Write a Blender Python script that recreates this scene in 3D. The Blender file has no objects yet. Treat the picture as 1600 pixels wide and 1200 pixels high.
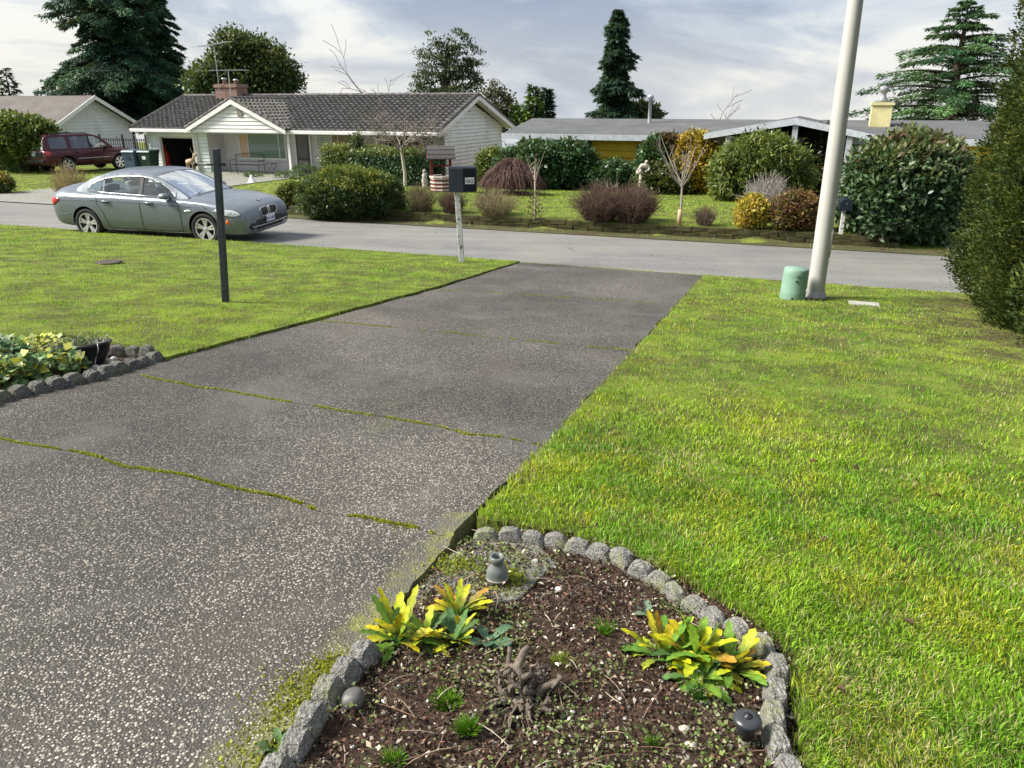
import bpy, bmesh, math, random
import numpy as np
from mathutils import Vector, Matrix
from mathutils.bvhtree import BVHTree

SC = bpy.context.scene
COL = SC.collection
RAD = math.radians

# ------------------------------------------------------------------ camera
CAM_Z = 2.85
F_PX = 1200.0                       # focal length in pixels of the 1600 px wide photograph
PITCH = math.atan(435.0 / F_PX)
cam_data = bpy.data.cameras.new('camera')
cam_data.sensor_width = 36.0
cam_data.lens = 27.0
cam_data.clip_start = 0.05
cam_data.clip_end = 3000.0
cam = bpy.data.objects.new('camera', cam_data)
COL.objects.link(cam)
cam.location = (0, 0, CAM_Z)
cam.rotation_euler = (math.pi / 2 - PITCH, 0, 0)
SC.camera = cam

# ------------------------------------------------------------------ sky
SUN_EL, SUN_AZ = 42.0, -92.0        # degrees; azimuth from +Y towards +X
world = bpy.data.worlds.new('World')
SC.world = world
world.use_nodes = True
nt = world.node_tree
nt.nodes.clear()
def wn(t, **k):
    n = nt.nodes.new(t)
    for a, b in k.items():
        setattr(n, a, b)
    return n
w_out = wn('ShaderNodeOutputWorld')
sky = wn('ShaderNodeTexSky', sky_type='NISHITA')
sky.sun_disc = False
sky.sun_elevation = RAD(SUN_EL)
sky.sun_rotation = RAD(SUN_AZ)
sky.air_density = 1.2
sky.dust_density = 2.5
bg1 = wn('ShaderNodeBackground')
bg1.inputs[1].default_value = 0.1
nt.links.new(sky.outputs[0], bg1.inputs[0])
tc = wn('ShaderNodeTexCoord')
sep = wn('ShaderNodeSeparateXYZ')
nt.links.new(tc.outputs['Generated'], sep.inputs[0])
zc = wn('ShaderNodeMath', operation='MAXIMUM'); zc.inputs[1].default_value = 0.0
nt.links.new(sep.outputs[2], zc.inputs[0])
def wnoise(scale, detail, rough, dist, off):
    m = wn('ShaderNodeMapping'); m.inputs['Location'].default_value = off; m.inputs['Scale'].default_value = (1.0, 1.0, 3.4)
    nt.links.new(tc.outputs['Generated'], m.inputs[0])
    n = wn('ShaderNodeTexNoise'); n.inputs['Scale'].default_value = scale; n.inputs['Detail'].default_value = detail
    n.inputs['Roughness'].default_value = rough; n.inputs['Distortion'].default_value = dist
    nt.links.new(m.outputs[0], n.inputs[0])
    return n
n1 = wnoise(3.2, 9, 0.55, 0.5, (3.1, 0.4, 0))
r1 = wn('ShaderNodeValToRGB')
r1.color_ramp.elements[0].position = 0.40; r1.color_ramp.elements[0].color = (0.27, 0.34, 0.50, 1)
r1.color_ramp.elements[1].position = 0.58; r1.color_ramp.elements[1].color = (0.88, 0.89, 0.88, 1)
e = r1.color_ramp.elements.new(0.5); e.color = (0.50, 0.57, 0.69, 1)
nt.links.new(n1.outputs[0], r1.inputs[0])
# pale, warm band of thinner cloud low over the horizon, all the way round
hz = wn('ShaderNodeMapRange'); hz.inputs[1].default_value = 0.0; hz.inputs[2].default_value = 0.14
hz.inputs[3].default_value = 0.75; hz.inputs[4].default_value = 0.0
nt.links.new(zc.outputs[0], hz.inputs[0])
n2 = wnoise(1.7, 4, 0.5, 0.2, (9.0, 2.0, 0))
hm = wn('ShaderNodeMath', operation='MULTIPLY'); nt.links.new(hz.outputs[0], hm.inputs[0])
n2r = wn('ShaderNodeMapRange'); n2r.inputs[1].default_value = 0.3; n2r.inputs[2].default_value = 0.65
nt.links.new(n2.outputs[0], n2r.inputs[0]); nt.links.new(n2r.outputs[0], hm.inputs[1])
mx = wn('ShaderNodeMix', data_type='RGBA')
nt.links.new(hm.outputs[0], mx.inputs[0]); nt.links.new(r1.outputs[0], mx.inputs[6]); mx.inputs[7].default_value = (0.92, 0.90, 0.82, 1)
bg2 = wn('ShaderNodeBackground'); bg2.inputs[1].default_value = 0.5
nt.links.new(mx.outputs[2], bg2.inputs[0])
ms = wn('ShaderNodeMixShader'); ms.inputs[0].default_value = 0.9
nt.links.new(bg1.outputs[0], ms.inputs[1]); nt.links.new(bg2.outputs[0], ms.inputs[2])
nt.links.new(ms.outputs[0], w_out.inputs[0])

# ------------------------------------------------------------------ sun (hazy, through thin cloud)
sun_d = bpy.data.lights.new('sun', 'SUN')
sun_d.energy = 4.2
sun_d.angle = RAD(18)
sun_d.color = (1.0, 0.95, 0.86)
sun = bpy.data.objects.new('sun', sun_d)
COL.objects.link(sun)
_sd = Vector((math.sin(RAD(SUN_AZ)) * math.cos(RAD(SUN_EL)), math.cos(RAD(SUN_AZ)) * math.cos(RAD(SUN_EL)), math.sin(RAD(SUN_EL))))
sun.rotation_euler = (-_sd).to_track_quat('-Z', 'Y').to_euler()

vs = SC.view_settings
vs.view_transform = 'Standard'
vs.look = 'None'
vs.exposure = 1.1
vs.gamma = 1.0
vs.use_curve_mapping = False
SC.cycles.max_bounces = 8
SC.cycles.transparent_max_bounces = 24
SC.cycles.use_denoising = True

# ------------------------------------------------------------------ terrain
ED = Vector((0.93681, -0.34984))    # along the street, to the right
EN = Vector((0.34984, 0.93681))     # across the street, away from the camera
EA = Vector((-12.969, 19.659))      # a point on the near kerb line
SLOPE = 0.09
ST_W = 5.2
WALL_D = 5.95
WALL_S0, WALL_S1 = 4.3, 20.9
def sd(x, y):
    rx, ry = x - EA.x, y - EA.y
    return rx * ED.x + ry * ED.y, rx * EN.x + ry * EN.y
def xy(s, d):
    p = EA + ED * s + EN * d
    return p.x, p.y
def sstep(a, b, t):
    t = np.clip((t - a) / (b - a), 0, 1)
    return t * t * (3 - 2 * t)
def ground_z(x, y):
    s, d = sd(x, y)
    near = np.minimum(-SLOPE * d, 1.75)
    street = -0.05 * d
    base = -0.26 - 0.07 * sstep(8, 24, d) - 0.06 * np.maximum(0, d - 45)
    rise = 0.25 * sstep(WALL_D - 0.02, WALL_D + 0.02, d) * (1 - sstep(8, 17, d)) * sstep(WALL_S0 - 0.05, WALL_S0 + 0.9, s) * (1 - sstep(WALL_S1 - 0.9, WALL_S1 + 0.05, s))
    far = base + rise
    return np.where(d < 0, near, np.where(d < ST_W, street, far))
def gz(x, y):
    return float(ground_z(np.float64(x), np.float64(y)))
CP, SP = math.cos(PITCH), math.sin(PITCH)
def ray(px, py):
    u = -(py - 600) / F_PX
    return Vector(((px - 800) / F_PX, CP + u * SP, -SP + u * CP))
def gp(px, py):
    """point of the terrain seen at a place of the photograph"""
    r = ray(px, py)
    a, b = 0.3, 0.3
    while b < 90 and CAM_Z + r.z * b > gz(r.x * b, r.y * b):
        a = b; b *= 1.04
    for _ in range(30):
        m = (a + b) / 2
        if CAM_Z + r.z * m > gz(r.x * m, r.y * m): a = m
        else: b = m
    return Vector((r.x * b, r.y * b, gz(r.x * b, r.y * b)))
def pt(px, py, Y):
    r = ray(px, py); t = Y / r.y
    return Vector((r.x * t, Y, CAM_Z + r.z * t))
def mpp(p):
    """metres per photograph pixel at point p"""
    return (p[1] * CP + (CAM_Z - p[2]) * SP) / F_PX

# ------------------------------------------------------------------ materials
MATS = {}
def srgb(h):
    h = h.lstrip('#')
    c = [int(h[i:i + 2], 16) / 255 for i in (0, 2, 4)]
    return tuple((x / 12.92 if x <= 0.04045 else ((x + 0.055) / 1.055) ** 2.4) for x in c)
class NT:
    def __init__(s, name):
        s.m = bpy.data.materials.new(name); s.m.use_nodes = True
        s.t = s.m.node_tree; s.t.nodes.clear()
        s.out = s.t.nodes.new('ShaderNodeOutputMaterial')
    def n(s, ty, _in=None, **k):
        x = s.t.nodes.new(ty)
        for a, b in k.items(): setattr(x, a, b)
        for a, b in (_in or {}).items():
            if hasattr(b, 'is_output'): s.t.links.new(b, x.inputs[a])
            else: x.inputs[a].default_value = b
        return x
    def l(s, a, b): s.t.links.new(a, b)
    def pos(s, local=False):
        return s.n('ShaderNodeTexCoord').outputs['Object'] if local else s.n('ShaderNodeNewGeometry').outputs['Position']
    def noise(s, vec, scale, detail=4, rough=0.55, dist=0.0):
        return s.n('ShaderNodeTexNoise', {'Vector': vec, 'Scale': scale, 'Detail': detail, 'Roughness': rough, 'Distortion': dist}).outputs[0]
    def ramp(s, fac, stops):
        r = s.n('ShaderNodeValToRGB', {0: fac})
        cr = r.color_ramp
        while len(cr.elements) < len(stops): cr.elements.new(0.5)
        for e, (p, c) in zip(cr.elements, stops):
            e.position = p; e.color = (c[0], c[1], c[2], 1) if hasattr(c, '__len__') else (c, c, c, 1)
        return r.outputs[0]
    def mix(s, fac, a, b, blend='MIX'):
        x = s.n('ShaderNodeMix', data_type='RGBA', blend_type=blend)
        for i, v in ((0, fac), (6, a), (7, b)):
            if hasattr(v, 'is_output'): s.l(v, x.inputs[i])
            else: x.inputs[i].default_value = v if i == 0 else (v[0], v[1], v[2], 1)
        return x.outputs[2]
    def math(s, op, a, b=0.5, c=None):
        d = {0: a, 1: b}
        if c is not None: d[2] = c
        return s.n('ShaderNodeMath', d, operation=op).outputs[0]
    def bump(s, h, strength=0.3, dist=0.02, normal=None):
        d = {'Height': h, 'Strength': strength, 'Distance': dist}
        if normal is not None: d['Normal'] = normal
        return s.n('ShaderNodeBump', d).outputs[0]
    def bsdf(s, col, rough=0.6, metal=0.0, normal=None, spec=0.5, coat=0.0, alpha=None, emit=None):
        b = s.n('ShaderNodeBsdfPrincipled')
        for k, v in (('Base Color', col), ('Roughness', rough), ('Metallic', metal), ('Specular IOR Level', spec), ('Coat Weight', coat)):
            if hasattr(v, 'is_output'): s.l(v, b.inputs[k])
            else: b.inputs[k].default_value = (v[0], v[1], v[2], 1) if k == 'Base Color' else v
        if normal is not None: s.l(normal, b.inputs['Normal'])
        b.inputs['Coat Roughness'].default_value = 0.05
        return b.outputs[0]
    def done(s, sh):
        s.l(sh, s.out.inputs[0]); MATS[s.m.name] = s.m; return s.m
def pm(name, col, rough=0.6, metal=0.0, var=0.18, scale=6.0, bump=0.15, bscale=40.0, spec=0.4, coat=0.0, dirt=None, dirt_amt=0.35, local=True):
    """plain procedural material: base colour with mottling, wear and fine relief"""
    if isinstance(col, str): col = srgb(col)
    t = NT(name); p = t.pos(local)
    a = t.noise(p, scale, 5, 0.6)
    lo = tuple(c * (1 - var) for c in col); hi = tuple(min(1, c * (1 + var)) for c in col)
    c = t.ramp(a, [(0.3, lo), (0.7, hi)])
    if dirt:
        if isinstance(dirt, str): dirt = srgb(dirt)
        d = t.ramp(t.noise(p, scale * 0.45, 7, 0.65, 0.4), [(0.48, 0.0), (0.68, dirt_amt)])
        c = t.mix(d, c, dirt)
    r = t.ramp(t.noise(p, scale * 2.2, 3), [(0.3, max(0.02, rough - 0.08)), (0.7, min(1, rough + 0.08))])
    nrm = t.bump(t.noise(p, bscale, 4, 0.6), bump, 0.01) if bump else None
    return t.done(t.bsdf(c, r, metal, nrm, spec, coat))
def leafmat(name, trans=0.3, rough=0.5, spec=0.35):
    t = NT(name)
    a = t.n('ShaderNodeAttribute', attribute_name='tint').outputs['Color']
    b = t.bsdf(a, rough, 0, None, spec)
    tr = t.n('ShaderNodeBsdfTranslucent', {'Color': t.mix(0.35, a, (0.30, 0.36, 0.03))}).outputs[0]
    m = t.n('ShaderNodeMixShader', {0: trans, 1: b, 2: tr}).outputs[0]
    return t.done(m)
def glassmat(name, tint=(0.75, 0.85, 0.82), refl=0.25, dark=0.15):
    t = NT(name)
    g = t.n('ShaderNodeBsdfGlossy', {'Color': (1, 1, 1, 1), 'Roughness': 0.03}).outputs[0]
    tr = t.n('ShaderNodeBsdfTransparent', {'Color': (*tint, 1)}).outputs[0]
    f = t.n('ShaderNodeLayerWeight', {'Blend': 0.35}).outputs['Fresnel']
    fm = t.math('MULTIPLY_ADD', f, 0.75, refl)
    m = t.n('ShaderNodeMixShader', {0: fm, 1: tr, 2: g}).outputs[0]
    return t.done(m)

# ------------------------------------------------------------------ mesh helpers
def link(o, parent=None):
    COL.objects.link(o)
    if parent is not None: o.parent = parent
    return o
def tag(o, label=None, cat=None, group=None, kind=None):
    if label: o['label'] = label
    if cat: o['category'] = cat
    if group: o['group'] = group
    if kind: o['kind'] = kind
    return o
def thing(name, label, cat, loc=(0, 0, 0), rz=0.0, group=None):
    o = bpy.data.objects.new(name, None); o.empty_display_size = 0.1
    link(o); o.location = loc; o.rotation_euler = (0, 0, rz)
    return tag(o, label, cat, group)
class MB:
    def __init__(s): s.v = []; s.f = []; s.mi = []; s.cur = 0
    def add(s, vs, fs):
        b = len(s.v); s.v.extend([tuple(p) for p in vs])
        for f in fs: s.f.append(tuple(b + i for i in f)); s.mi.append(s.cur)
        return s
    def box(s, x0, x1, y0, y1, z0, z1):
        return s.add([(x0, y0, z0), (x1, y0, z0), (x1, y1, z0), (x0, y1, z0), (x0, y0, z1), (x1, y0, z1), (x1, y1, z1), (x0, y1, z1)],
                     [(0, 3, 2, 1), (4, 5, 6, 7), (0, 1, 5, 4), (1, 2, 6, 5), (2, 3, 7, 6), (3, 0, 4, 7)])
    def obox(s, c, sx, sy, sz, rot=(0, 0, 0)):
        M = Matrix.Translation(c) @ Matrix.Rotation(rot[2], 4, 'Z') @ Matrix.Rotation(rot[1], 4, 'Y') @ Matrix.Rotation(rot[0], 4, 'X')
        v = [M @ Vector((a * sx / 2, b * sy / 2, g * sz / 2)) for g in (-1, 1) for a, b in ((-1, -1), (1, -1), (1, 1), (-1, 1))]
        return s.add(v, [(0, 3, 2, 1), (4, 5, 6, 7), (0, 1, 5, 4), (1, 2, 6, 5), (2, 3, 7, 6), (3, 0, 4, 7)])
    def tube(s, pts, rad, n=6, cap=True):
        pts = [Vector(p) for p in pts]
        if not hasattr(rad, '__len__'): rad = [rad] * len(pts)
        vs, fs = [], []
        up = Vector((0.31, 0.2, 0.93))
        for i, p in enumerate(pts):
            d = (pts[min(i + 1, len(pts) - 1)] - pts[max(i - 1, 0)])
            d = d.normalized() if d.length > 1e-9 else Vector((0, 0, 1))
            a = d.cross(up)
            if a.length < 1e-3: a = d.cross(Vector((1, 0, 0)))
            a.normalize(); b = d.cross(a)
            for k in range(n):
                t = 2 * math.pi * k / n
                vs.append(p + (a * math.cos(t) + b * math.sin(t)) * rad[i])
        for i in range(len(pts) - 1):
            for k in range(n):
                fs.append((i * n + k, i * n + (k + 1) % n, (i + 1) * n + (k + 1) % n, (i + 1) * n + k))
        if cap:
            fs.append(tuple(range(n - 1, -1, -1))); fs.append(tuple((len(pts) - 1) * n + k for k in range(n)))
        return s.add(vs, fs)
    def lathe(s, prof, n=16, c=(0, 0, 0), M=None, cap=True):
        vs, fs = [], []
        for r, z in prof:
            for k in range(n):
                t = 2 * math.pi * k / n
                p = Vector((r * math.cos(t), r * math.sin(t), z))
                if M: p = M @ p
                vs.append(p + Vector(c))
        for i in range(len(prof) - 1):
            for k in range(n):
                fs.append((i * n + k, i * n + (k + 1) % n, (i + 1) * n + (k + 1) % n, (i + 1) * n + k))
        if cap and prof[0][0] > 1e-6: fs.append(tuple(range(n - 1, -1, -1)))
        if cap and prof[-1][0] > 1e-6: fs.append(tuple((len(prof) - 1) * n + k for k in range(n)))
        return s.add(vs, fs)
    def prism(s, poly, y0, y1, fn=None):
        """poly in (x, z), extruded along y; fn maps (x, y, z) to a point"""
        fn = fn or (lambda x, y, z: (x, y, z)); n = len(poly)
        vs = [fn(a, y0, b) for a, b in poly] + [fn(a, y1, b) for a, b in poly]
        fs = [tuple(range(n)), tuple(range(2 * n - 1, n - 1, -1))] + [(i, i + n, (i + 1) % n + n, (i + 1) % n) for i in range(n)]
        return s.add(vs, fs)
    def grid(s, rows):
        m = len(rows[0]); vs = [p for r in rows for p in r]; fs = []
        for i in range(len(rows) - 1):
            for j in range(m - 1):
                fs.append((i * m + j, i * m + j + 1, (i + 1) * m + j + 1, (i + 1) * m + j))
        return s.add(vs, fs)
    def mesh(s, name, mat, smooth=False, fix=True):
        me = bpy.data.meshes.new(name); me.from_pydata(s.v, [], s.f)
        for m in (mat if isinstance(mat, (list, tuple)) else [mat]): me.materials.append(m)
        if any(s.mi): me.polygons.foreach_set('material_index', s.mi)
        if fix:
            b = bmesh.new(); b.from_mesh(me); bmesh.ops.recalc_face_normals(b, faces=b.faces); b.to_mesh(me); b.free()
        if smooth:
            me.polygons.foreach_set('use_smooth', [True] * len(me.polygons))
        me.update()
        return me
    def build(s, name, mat, parent=None, smooth=False, bevel=0.0, seg=2, fix=True):
        o = bpy.data.objects.new(name, s.mesh(name, mat, smooth, fix)); link(o, parent)
        if bevel:
            m = o.modifiers.new('bevel', 'BEVEL'); m.width = bevel; m.segments = seg; m.limit_method = 'ANGLE'; m.angle_limit = RAD(35)
        return o
def npmesh(name, V, Fq, mat, tint=None, smooth=False):
    """mesh from numpy arrays; Fq (N,3) or (N,4); tint (len(V),3) point colours"""
    V = np.ascontiguousarray(V, dtype=np.float32); Fq = np.ascontiguousarray(Fq, dtype=np.int32)
    me = bpy.data.meshes.new(name); k = Fq.shape[1]
    me.vertices.add(len(V)); me.vertices.foreach_set('co', V.ravel())
    me.loops.add(Fq.size); me.loops.foreach_set('vertex_index', Fq.ravel())
    me.polygons.add(len(Fq)); me.polygons.foreach_set('loop_start', np.arange(0, Fq.size, k, dtype=np.int32))
    me.update(calc_edges=True)
    if tint is not None:
        at = me.color_attributes.new('tint', 'FLOAT_COLOR', 'POINT')
        c = np.ones((len(V), 4), np.float32); c[:, :3] = tint; at.data.foreach_set('color', c.ravel())
    if smooth: me.polygons.foreach_set('use_smooth', np.ones(len(Fq), dtype=bool))
    me.materials.append(mat)
    return me
def npobj(name, V, Fq, mat, tint=None, parent=None, smooth=False):
    return link(bpy.data.objects.new(name, npmesh(name, V, Fq, mat, tint, smooth)), parent)
def copy_thing(root, loc, rz, label, group=None, scale=None):
    r = root.copy(); COL.objects.link(r); r.location = loc; r.rotation_euler = (0, 0, rz)
    if scale: r.scale = (scale,) * 3
    r['label'] = label
    if group: r['group'] = group
    for ch in list(root.children):
        c = ch.copy(); COL.objects.link(c); c.parent = r
        for g in list(ch.children):
            q = g.copy(); COL.objects.link(q); q.parent = c
    return r
def unit(a):
    return a / np.maximum(np.linalg.norm(a, axis=-1, keepdims=True), 1e-9)
def vnoise(x, y, sc, seed=0):
    """2-D value noise in 0..1"""
    rg = np.random.default_rng(seed); T = rg.random((64, 64))
    u = np.asarray(x) / sc + 1000; v = np.asarray(y) / sc + 1000
    i = np.floor(u).astype(int); j = np.floor(v).astype(int); a = u - i; b = v - j
    a = a * a * (3 - 2 * a); b = b * b * (3 - 2 * b)
    g = lambda p, q: T[p % 64, q % 64]
    return (g(i, j) * (1 - a) + g(i + 1, j) * a) * (1 - b) + (g(i, j + 1) * (1 - a) + g(i + 1, j + 1) * a) * b
def inpoly(px, py, poly):
    r = np.zeros(len(px), bool); n = len(poly); j = n - 1
    for i in range(n):
        xi, yi = poly[i]; xj, yj = poly[j]
        c = ((yi > py) != (yj > py)) & (px < (xj - xi) * (py - yi) / (yj - yi + 1e-12) + xi)
        r ^= c; j = i
    return r
# ------------------------------------------------------------------ foliage library
rng = np.random.default_rng(11)
RR = random.Random(5)
M_LEAF = leafmat('leaf', 0.28, 0.45)
M_GLOSS = leafmat('glossy_leaf', 0.18, 0.42, 0.4)
M_NEEDLE = leafmat('needle', 0.15, 0.65, 0.18)
M_GRASS = leafmat('grass_blade', 0.4, 0.45, 0.3)
M_TWIG = leafmat('twig', 0.0, 0.85, 0.15)
M_BARK = pm('bark', (0.10, 0.075, 0.055), 0.9, var=0.4, scale=9, bump=0.6, bscale=30, dirt=(0.16, 0.17, 0.12))
M_PALEBARK = pm('pale_bark', (0.33, 0.30, 0.25), 0.85, var=0.3, scale=12, bump=0.4, bscale=40, dirt=(0.22, 0.25, 0.15))
def quads(C, A, N, L, W, fold=0.12):
    """leaf-shaped quads: base C, long axis A, face normal N"""
    A = unit(A); B = unit(np.cross(N, A)); N = np.cross(A, B)
    L = np.broadcast_to(np.asarray(L, float), (len(C),))[:, None]; W = np.broadcast_to(np.asarray(W, float), (len(C),))[:, None]
    m = C + A * L * 0.45 + N * (fold * W)
    V = np.stack([C, m + B * W * 0.5, C + A * L - N * fold * L * 0.5, m - B * W * 0.5], 1)
    return V.reshape(-1, 3), np.arange(len(C) * 4, dtype=np.int32).reshape(-1, 4)
def rdir(n):
    return unit(rng.normal(size=(n, 3)))
def pick(pal, n):
    """pal: list of (weight, rgb)"""
    w = np.array([p[0] for p in pal], float); c = np.array([p[1] for p in pal], float)
    return c[rng.choice(len(pal), n, p=w / w.sum())]
def crown_mesh(name, blobs, nclump, per, cr, leaf, pal, mat=None, shell=0.5, up=0.35, jitter=0.25, wl=0.5, droop=0.0, toppal=None, squash=0.8):
    """leafy volume: clumps of leaves on and in the union of ellipsoids (cx,cy,cz,rx,ry,rz)"""
    bl = np.array(blobs, float)
    area = (bl[:, 3] * bl[:, 4] * bl[:, 5]) ** (2 / 3)
    k = rng.choice(len(bl), nclump * 3, p=area / area.sum())
    d = rdir(len(k)); rad = 1 - shell * rng.random(len(k)) ** 2.2
    P = bl[k, :3] + d * bl[k, 3:] * rad[:, None]
    ins = np.zeros(len(k), bool)
    for i, b in enumerate(bl):
        q = np.linalg.norm((P - b[:3]) / b[3:], axis=1)
        ins |= (q < 0.72) & (k != i)
    keep = np.nonzero(~ins)[0][:nclump]
    P = P[keep]; out = unit(d[keep] / bl[k[keep], 3:])
    n = len(P); per_ = per
    tc = pick(pal, n)
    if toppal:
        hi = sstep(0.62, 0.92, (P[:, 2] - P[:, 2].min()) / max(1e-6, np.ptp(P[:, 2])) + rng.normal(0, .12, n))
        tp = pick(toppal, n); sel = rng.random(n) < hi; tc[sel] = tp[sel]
    tc = tc * (1 + jitter * rng.normal(size=(n, 1)) * 0.6)
    C = np.repeat(P, per_, 0); O = np.repeat(out, per_, 0); T = np.repeat(tc, per_, 0)
    g = rng.normal(size=C.shape) * cr * 0.55; g[:, 2] *= squash
    C = C + g
    A = unit(O * 0.6 + rdir(len(C)) * 0.9 + np.array([0, 0, up - droop]))
    N = unit(O * 0.5 + rdir(len(C)) * 0.6 + np.array([0, 0, 0.7]))
    L = leaf * rng.uniform(0.6, 1.35, len(C))
    V, Fq = quads(C, A, N, L, L * wl)
    T = np.clip(T * (1 + jitter * rng.normal(size=(len(C), 1)) * 0.5), 0.004, 0.9)
    return npmesh(name, V, Fq, mat or M_LEAF, np.repeat(T, 4, 0))
def crown(name, parent, *a, **k):
    return link(bpy.data.objects.new(name, crown_mesh(name, *a, **k)), parent)
def stems_mesh(name, paths, tint, n=3):
    """many thin tubes. paths: list of (points (m,3), radii (m,))"""
    Vs, Fs, Ts, b = [], [], [], 0
    ang = np.arange(n) * 2 * np.pi / n
    for i, (p, r) in enumerate(paths):
        p = np.asarray(p, float); r = np.asarray(r, float)
        d = unit(np.gradient(p, axis=0)); a = unit(np.cross(d, [0.3, 0.21, 0.93]) + 1e-6); c = np.cross(d, a)
        v = p[:, None] + (a[:, None] * np.cos(ang)[None, :, None] + c[:, None] * np.sin(ang)[None, :, None]) * r[:, None, None]
        m = len(p); Vs.append(v.reshape(-1, 3))
        I = np.arange(m - 1)[:, None] * n + np.arange(n)[None]; J = np.arange(m - 1)[:, None] * n + (np.arange(n)[None] + 1) % n
        Fs.append((np.stack([I, J, J + n, I + n], -1).reshape(-1, 4)) + b); b += m * n
        t = np.asarray(tint[i] if isinstance(tint, list) else tint) * (1 + 0.2 * RR.gauss(0, 1))
        Ts.append(np.tile(np.clip(t, 0.01, 0.8), (m * n, 1)))
    return npmesh(name, np.concatenate(Vs), np.concatenate(Fs), M_TWIG, np.concatenate(Ts), smooth=True)
def branch_paths(p0, d0, L, r0, depth, kids=3, spread=0.6, gravity=0.0, wob=0.18, out=None, ratio=0.68, seg=5, minr=0.002, start=0.35):
    out = [] if out is None else out
    p = np.array(p0, float); d = unit(np.array(d0, float)[None])[0]; pts = [p.copy()]; dirs = []
    for i in range(seg):
        d = unit((d + np.array([RR.gauss(0, wob), RR.gauss(0, wob), RR.gauss(0, wob * .6) + gravity]))[None])[0]
        p = p + d * L / seg; pts.append(p.copy()); dirs.append(d.copy())
    r1 = max(minr, r0 * 0.45)
    out.append((np.array(pts), np.linspace(r0, r1, seg + 1)))
    if depth > 0:
        for k in range(kids):
            t = start + (1 - start) * (k + RR.random()) / kids
            i = min(seg - 1, int(t * seg)); q = pts[i] + (pts[i + 1] - pts[i]) * (t * seg - i)
            ax = rdir(1)[0]; nd = unit((dirs[i] * (1 - spread * .55) + unit((ax - dirs[i] * ax.dot(dirs[i]))[None])[0] * spread)[None])[0]
            branch_paths(q, nd, L * ratio * RR.uniform(.75, 1.15), max(minr, (r0 + (r1 - r0) * t) * 0.62), depth - 1, kids, spread, gravity, wob, out, ratio, seg, minr, start)
    return out
def conifer(name, label, px, Y, top_py, wpx, pal, group=None, low=0.0, droop=0.35, nb=110, taper=1.0, sprays=150, ssize=0.5, upsw=0.15, trunk_r=0.22, shape=None, cat='tree', extra=None, mat=None, layers=0, aw=0.3):
    """conifer with tapered trunk, whorls of limbs and needle sprays; height and width taken from the sightlines"""
    b = pt(px, 300, Y); x = b.x
    z0 = gz(x, Y); zt = pt(px, top_py, Y).z
    Hh = zt - z0; Rw = wpx * mpp((x, Y, z0 + Hh * .5)) / 2
    root = thing(name, label, cat, (x, Y, z0), 0, group)
    lean = RR.uniform(-.015, .015)
    MB().tube([(lean * h * Hh, 0, h * Hh) for h in np.linspace(0, 1, 8)], [trunk_r * (1 - h) ** .8 + .02 for h in np.linspace(0, 1, 8)], 9).build('trunk', M_BARK, root, True)
    Cs, As, Ns, Ls, Ts, limbs = [], [], [], [], [], []
    shape = shape or (lambda t: (1 - t) ** taper)
    for i in range(nb):
        t = low + (1 - low) * ((i + RR.random()) / nb)
        if layers: t = low + (1 - low) * (round((t - low) / (1 - low) * layers) / layers) + RR.gauss(0, .012)
        t = min(max(t, low), .995)
        Lb = Rw * shape(t) * RR.uniform(0.62, 1.12) + 0.12
        az = i * 2.39996 + RR.uniform(-.35, .35); z = t * Hh
        m = 9; u = np.linspace(0, 1, m)
        rr = Lb * u; zz = z + Lb * (upsw * u * (1 + t) - droop * u ** 2)
        side = RR.gauss(0, .12) * Lb * u ** 2
        P = np.stack([lean * z + math.cos(az) * rr - math.sin(az) * side, math.sin(az) * rr + math.cos(az) * side, zz], 1)
        limbs.append((P, np.linspace(.02 + .018 * Lb, .006, m)))
        n = max(8, int(sprays * (Lb / Rw + .15)))
        f = rng.random(n) ** .65 * .95 + .05
        idx = np.clip((f * (m - 1)).astype(int), 0, m - 2); fr = f * (m - 1) - idx
        q = P[idx] * (1 - fr)[:, None] + P[idx + 1] * fr[:, None]
        d = unit(P[idx + 1] - P[idx]); sdv = np.stack([-d[:, 1], d[:, 0], np.zeros(n)], 1) * rng.choice([-1, 1], n)[:, None]
        wid = Lb * aw * (1.1 - f) * rng.random(n)
        q = q + sdv * wid[:, None] + rng.normal(0, .05, (n, 3)) * (.4 + Lb * .3)
        q[:, 2] -= wid * .25
        Cs.append(q); As.append(unit(d * .8 + sdv * .75 + rng.normal(0, .3, (n, 3)) + [0, 0, -.22])); Ns.append(unit(rng.normal(0, .45, (n, 3)) + [0, 0, 1]))
        Ls.append(ssize * rng.uniform(.5, 1.25, n))
        tc = pick(pal, 1)[0] * (1 + .22 * RR.gauss(0, 1)); Ts.append(np.clip(tc * (1 + .25 * rng.normal(size=(n, 1))), .004, .5))
    if extra:
        for (az, t, Lb, n) in extra: pass
    C = np.concatenate(Cs); L = np.concatenate(Ls)
    V, Fq = quads(C, np.concatenate(As), np.concatenate(Ns), L, L * .3, .1)
    npobj('crown', V, Fq, mat or M_NEEDLE, np.repeat(np.concatenate(Ts), 4, 0), root)
    link(bpy.data.objects.new('limbs', stems_mesh('limbs', limbs, (0.06, 0.05, 0.04), 4)), root)
    return root
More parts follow.
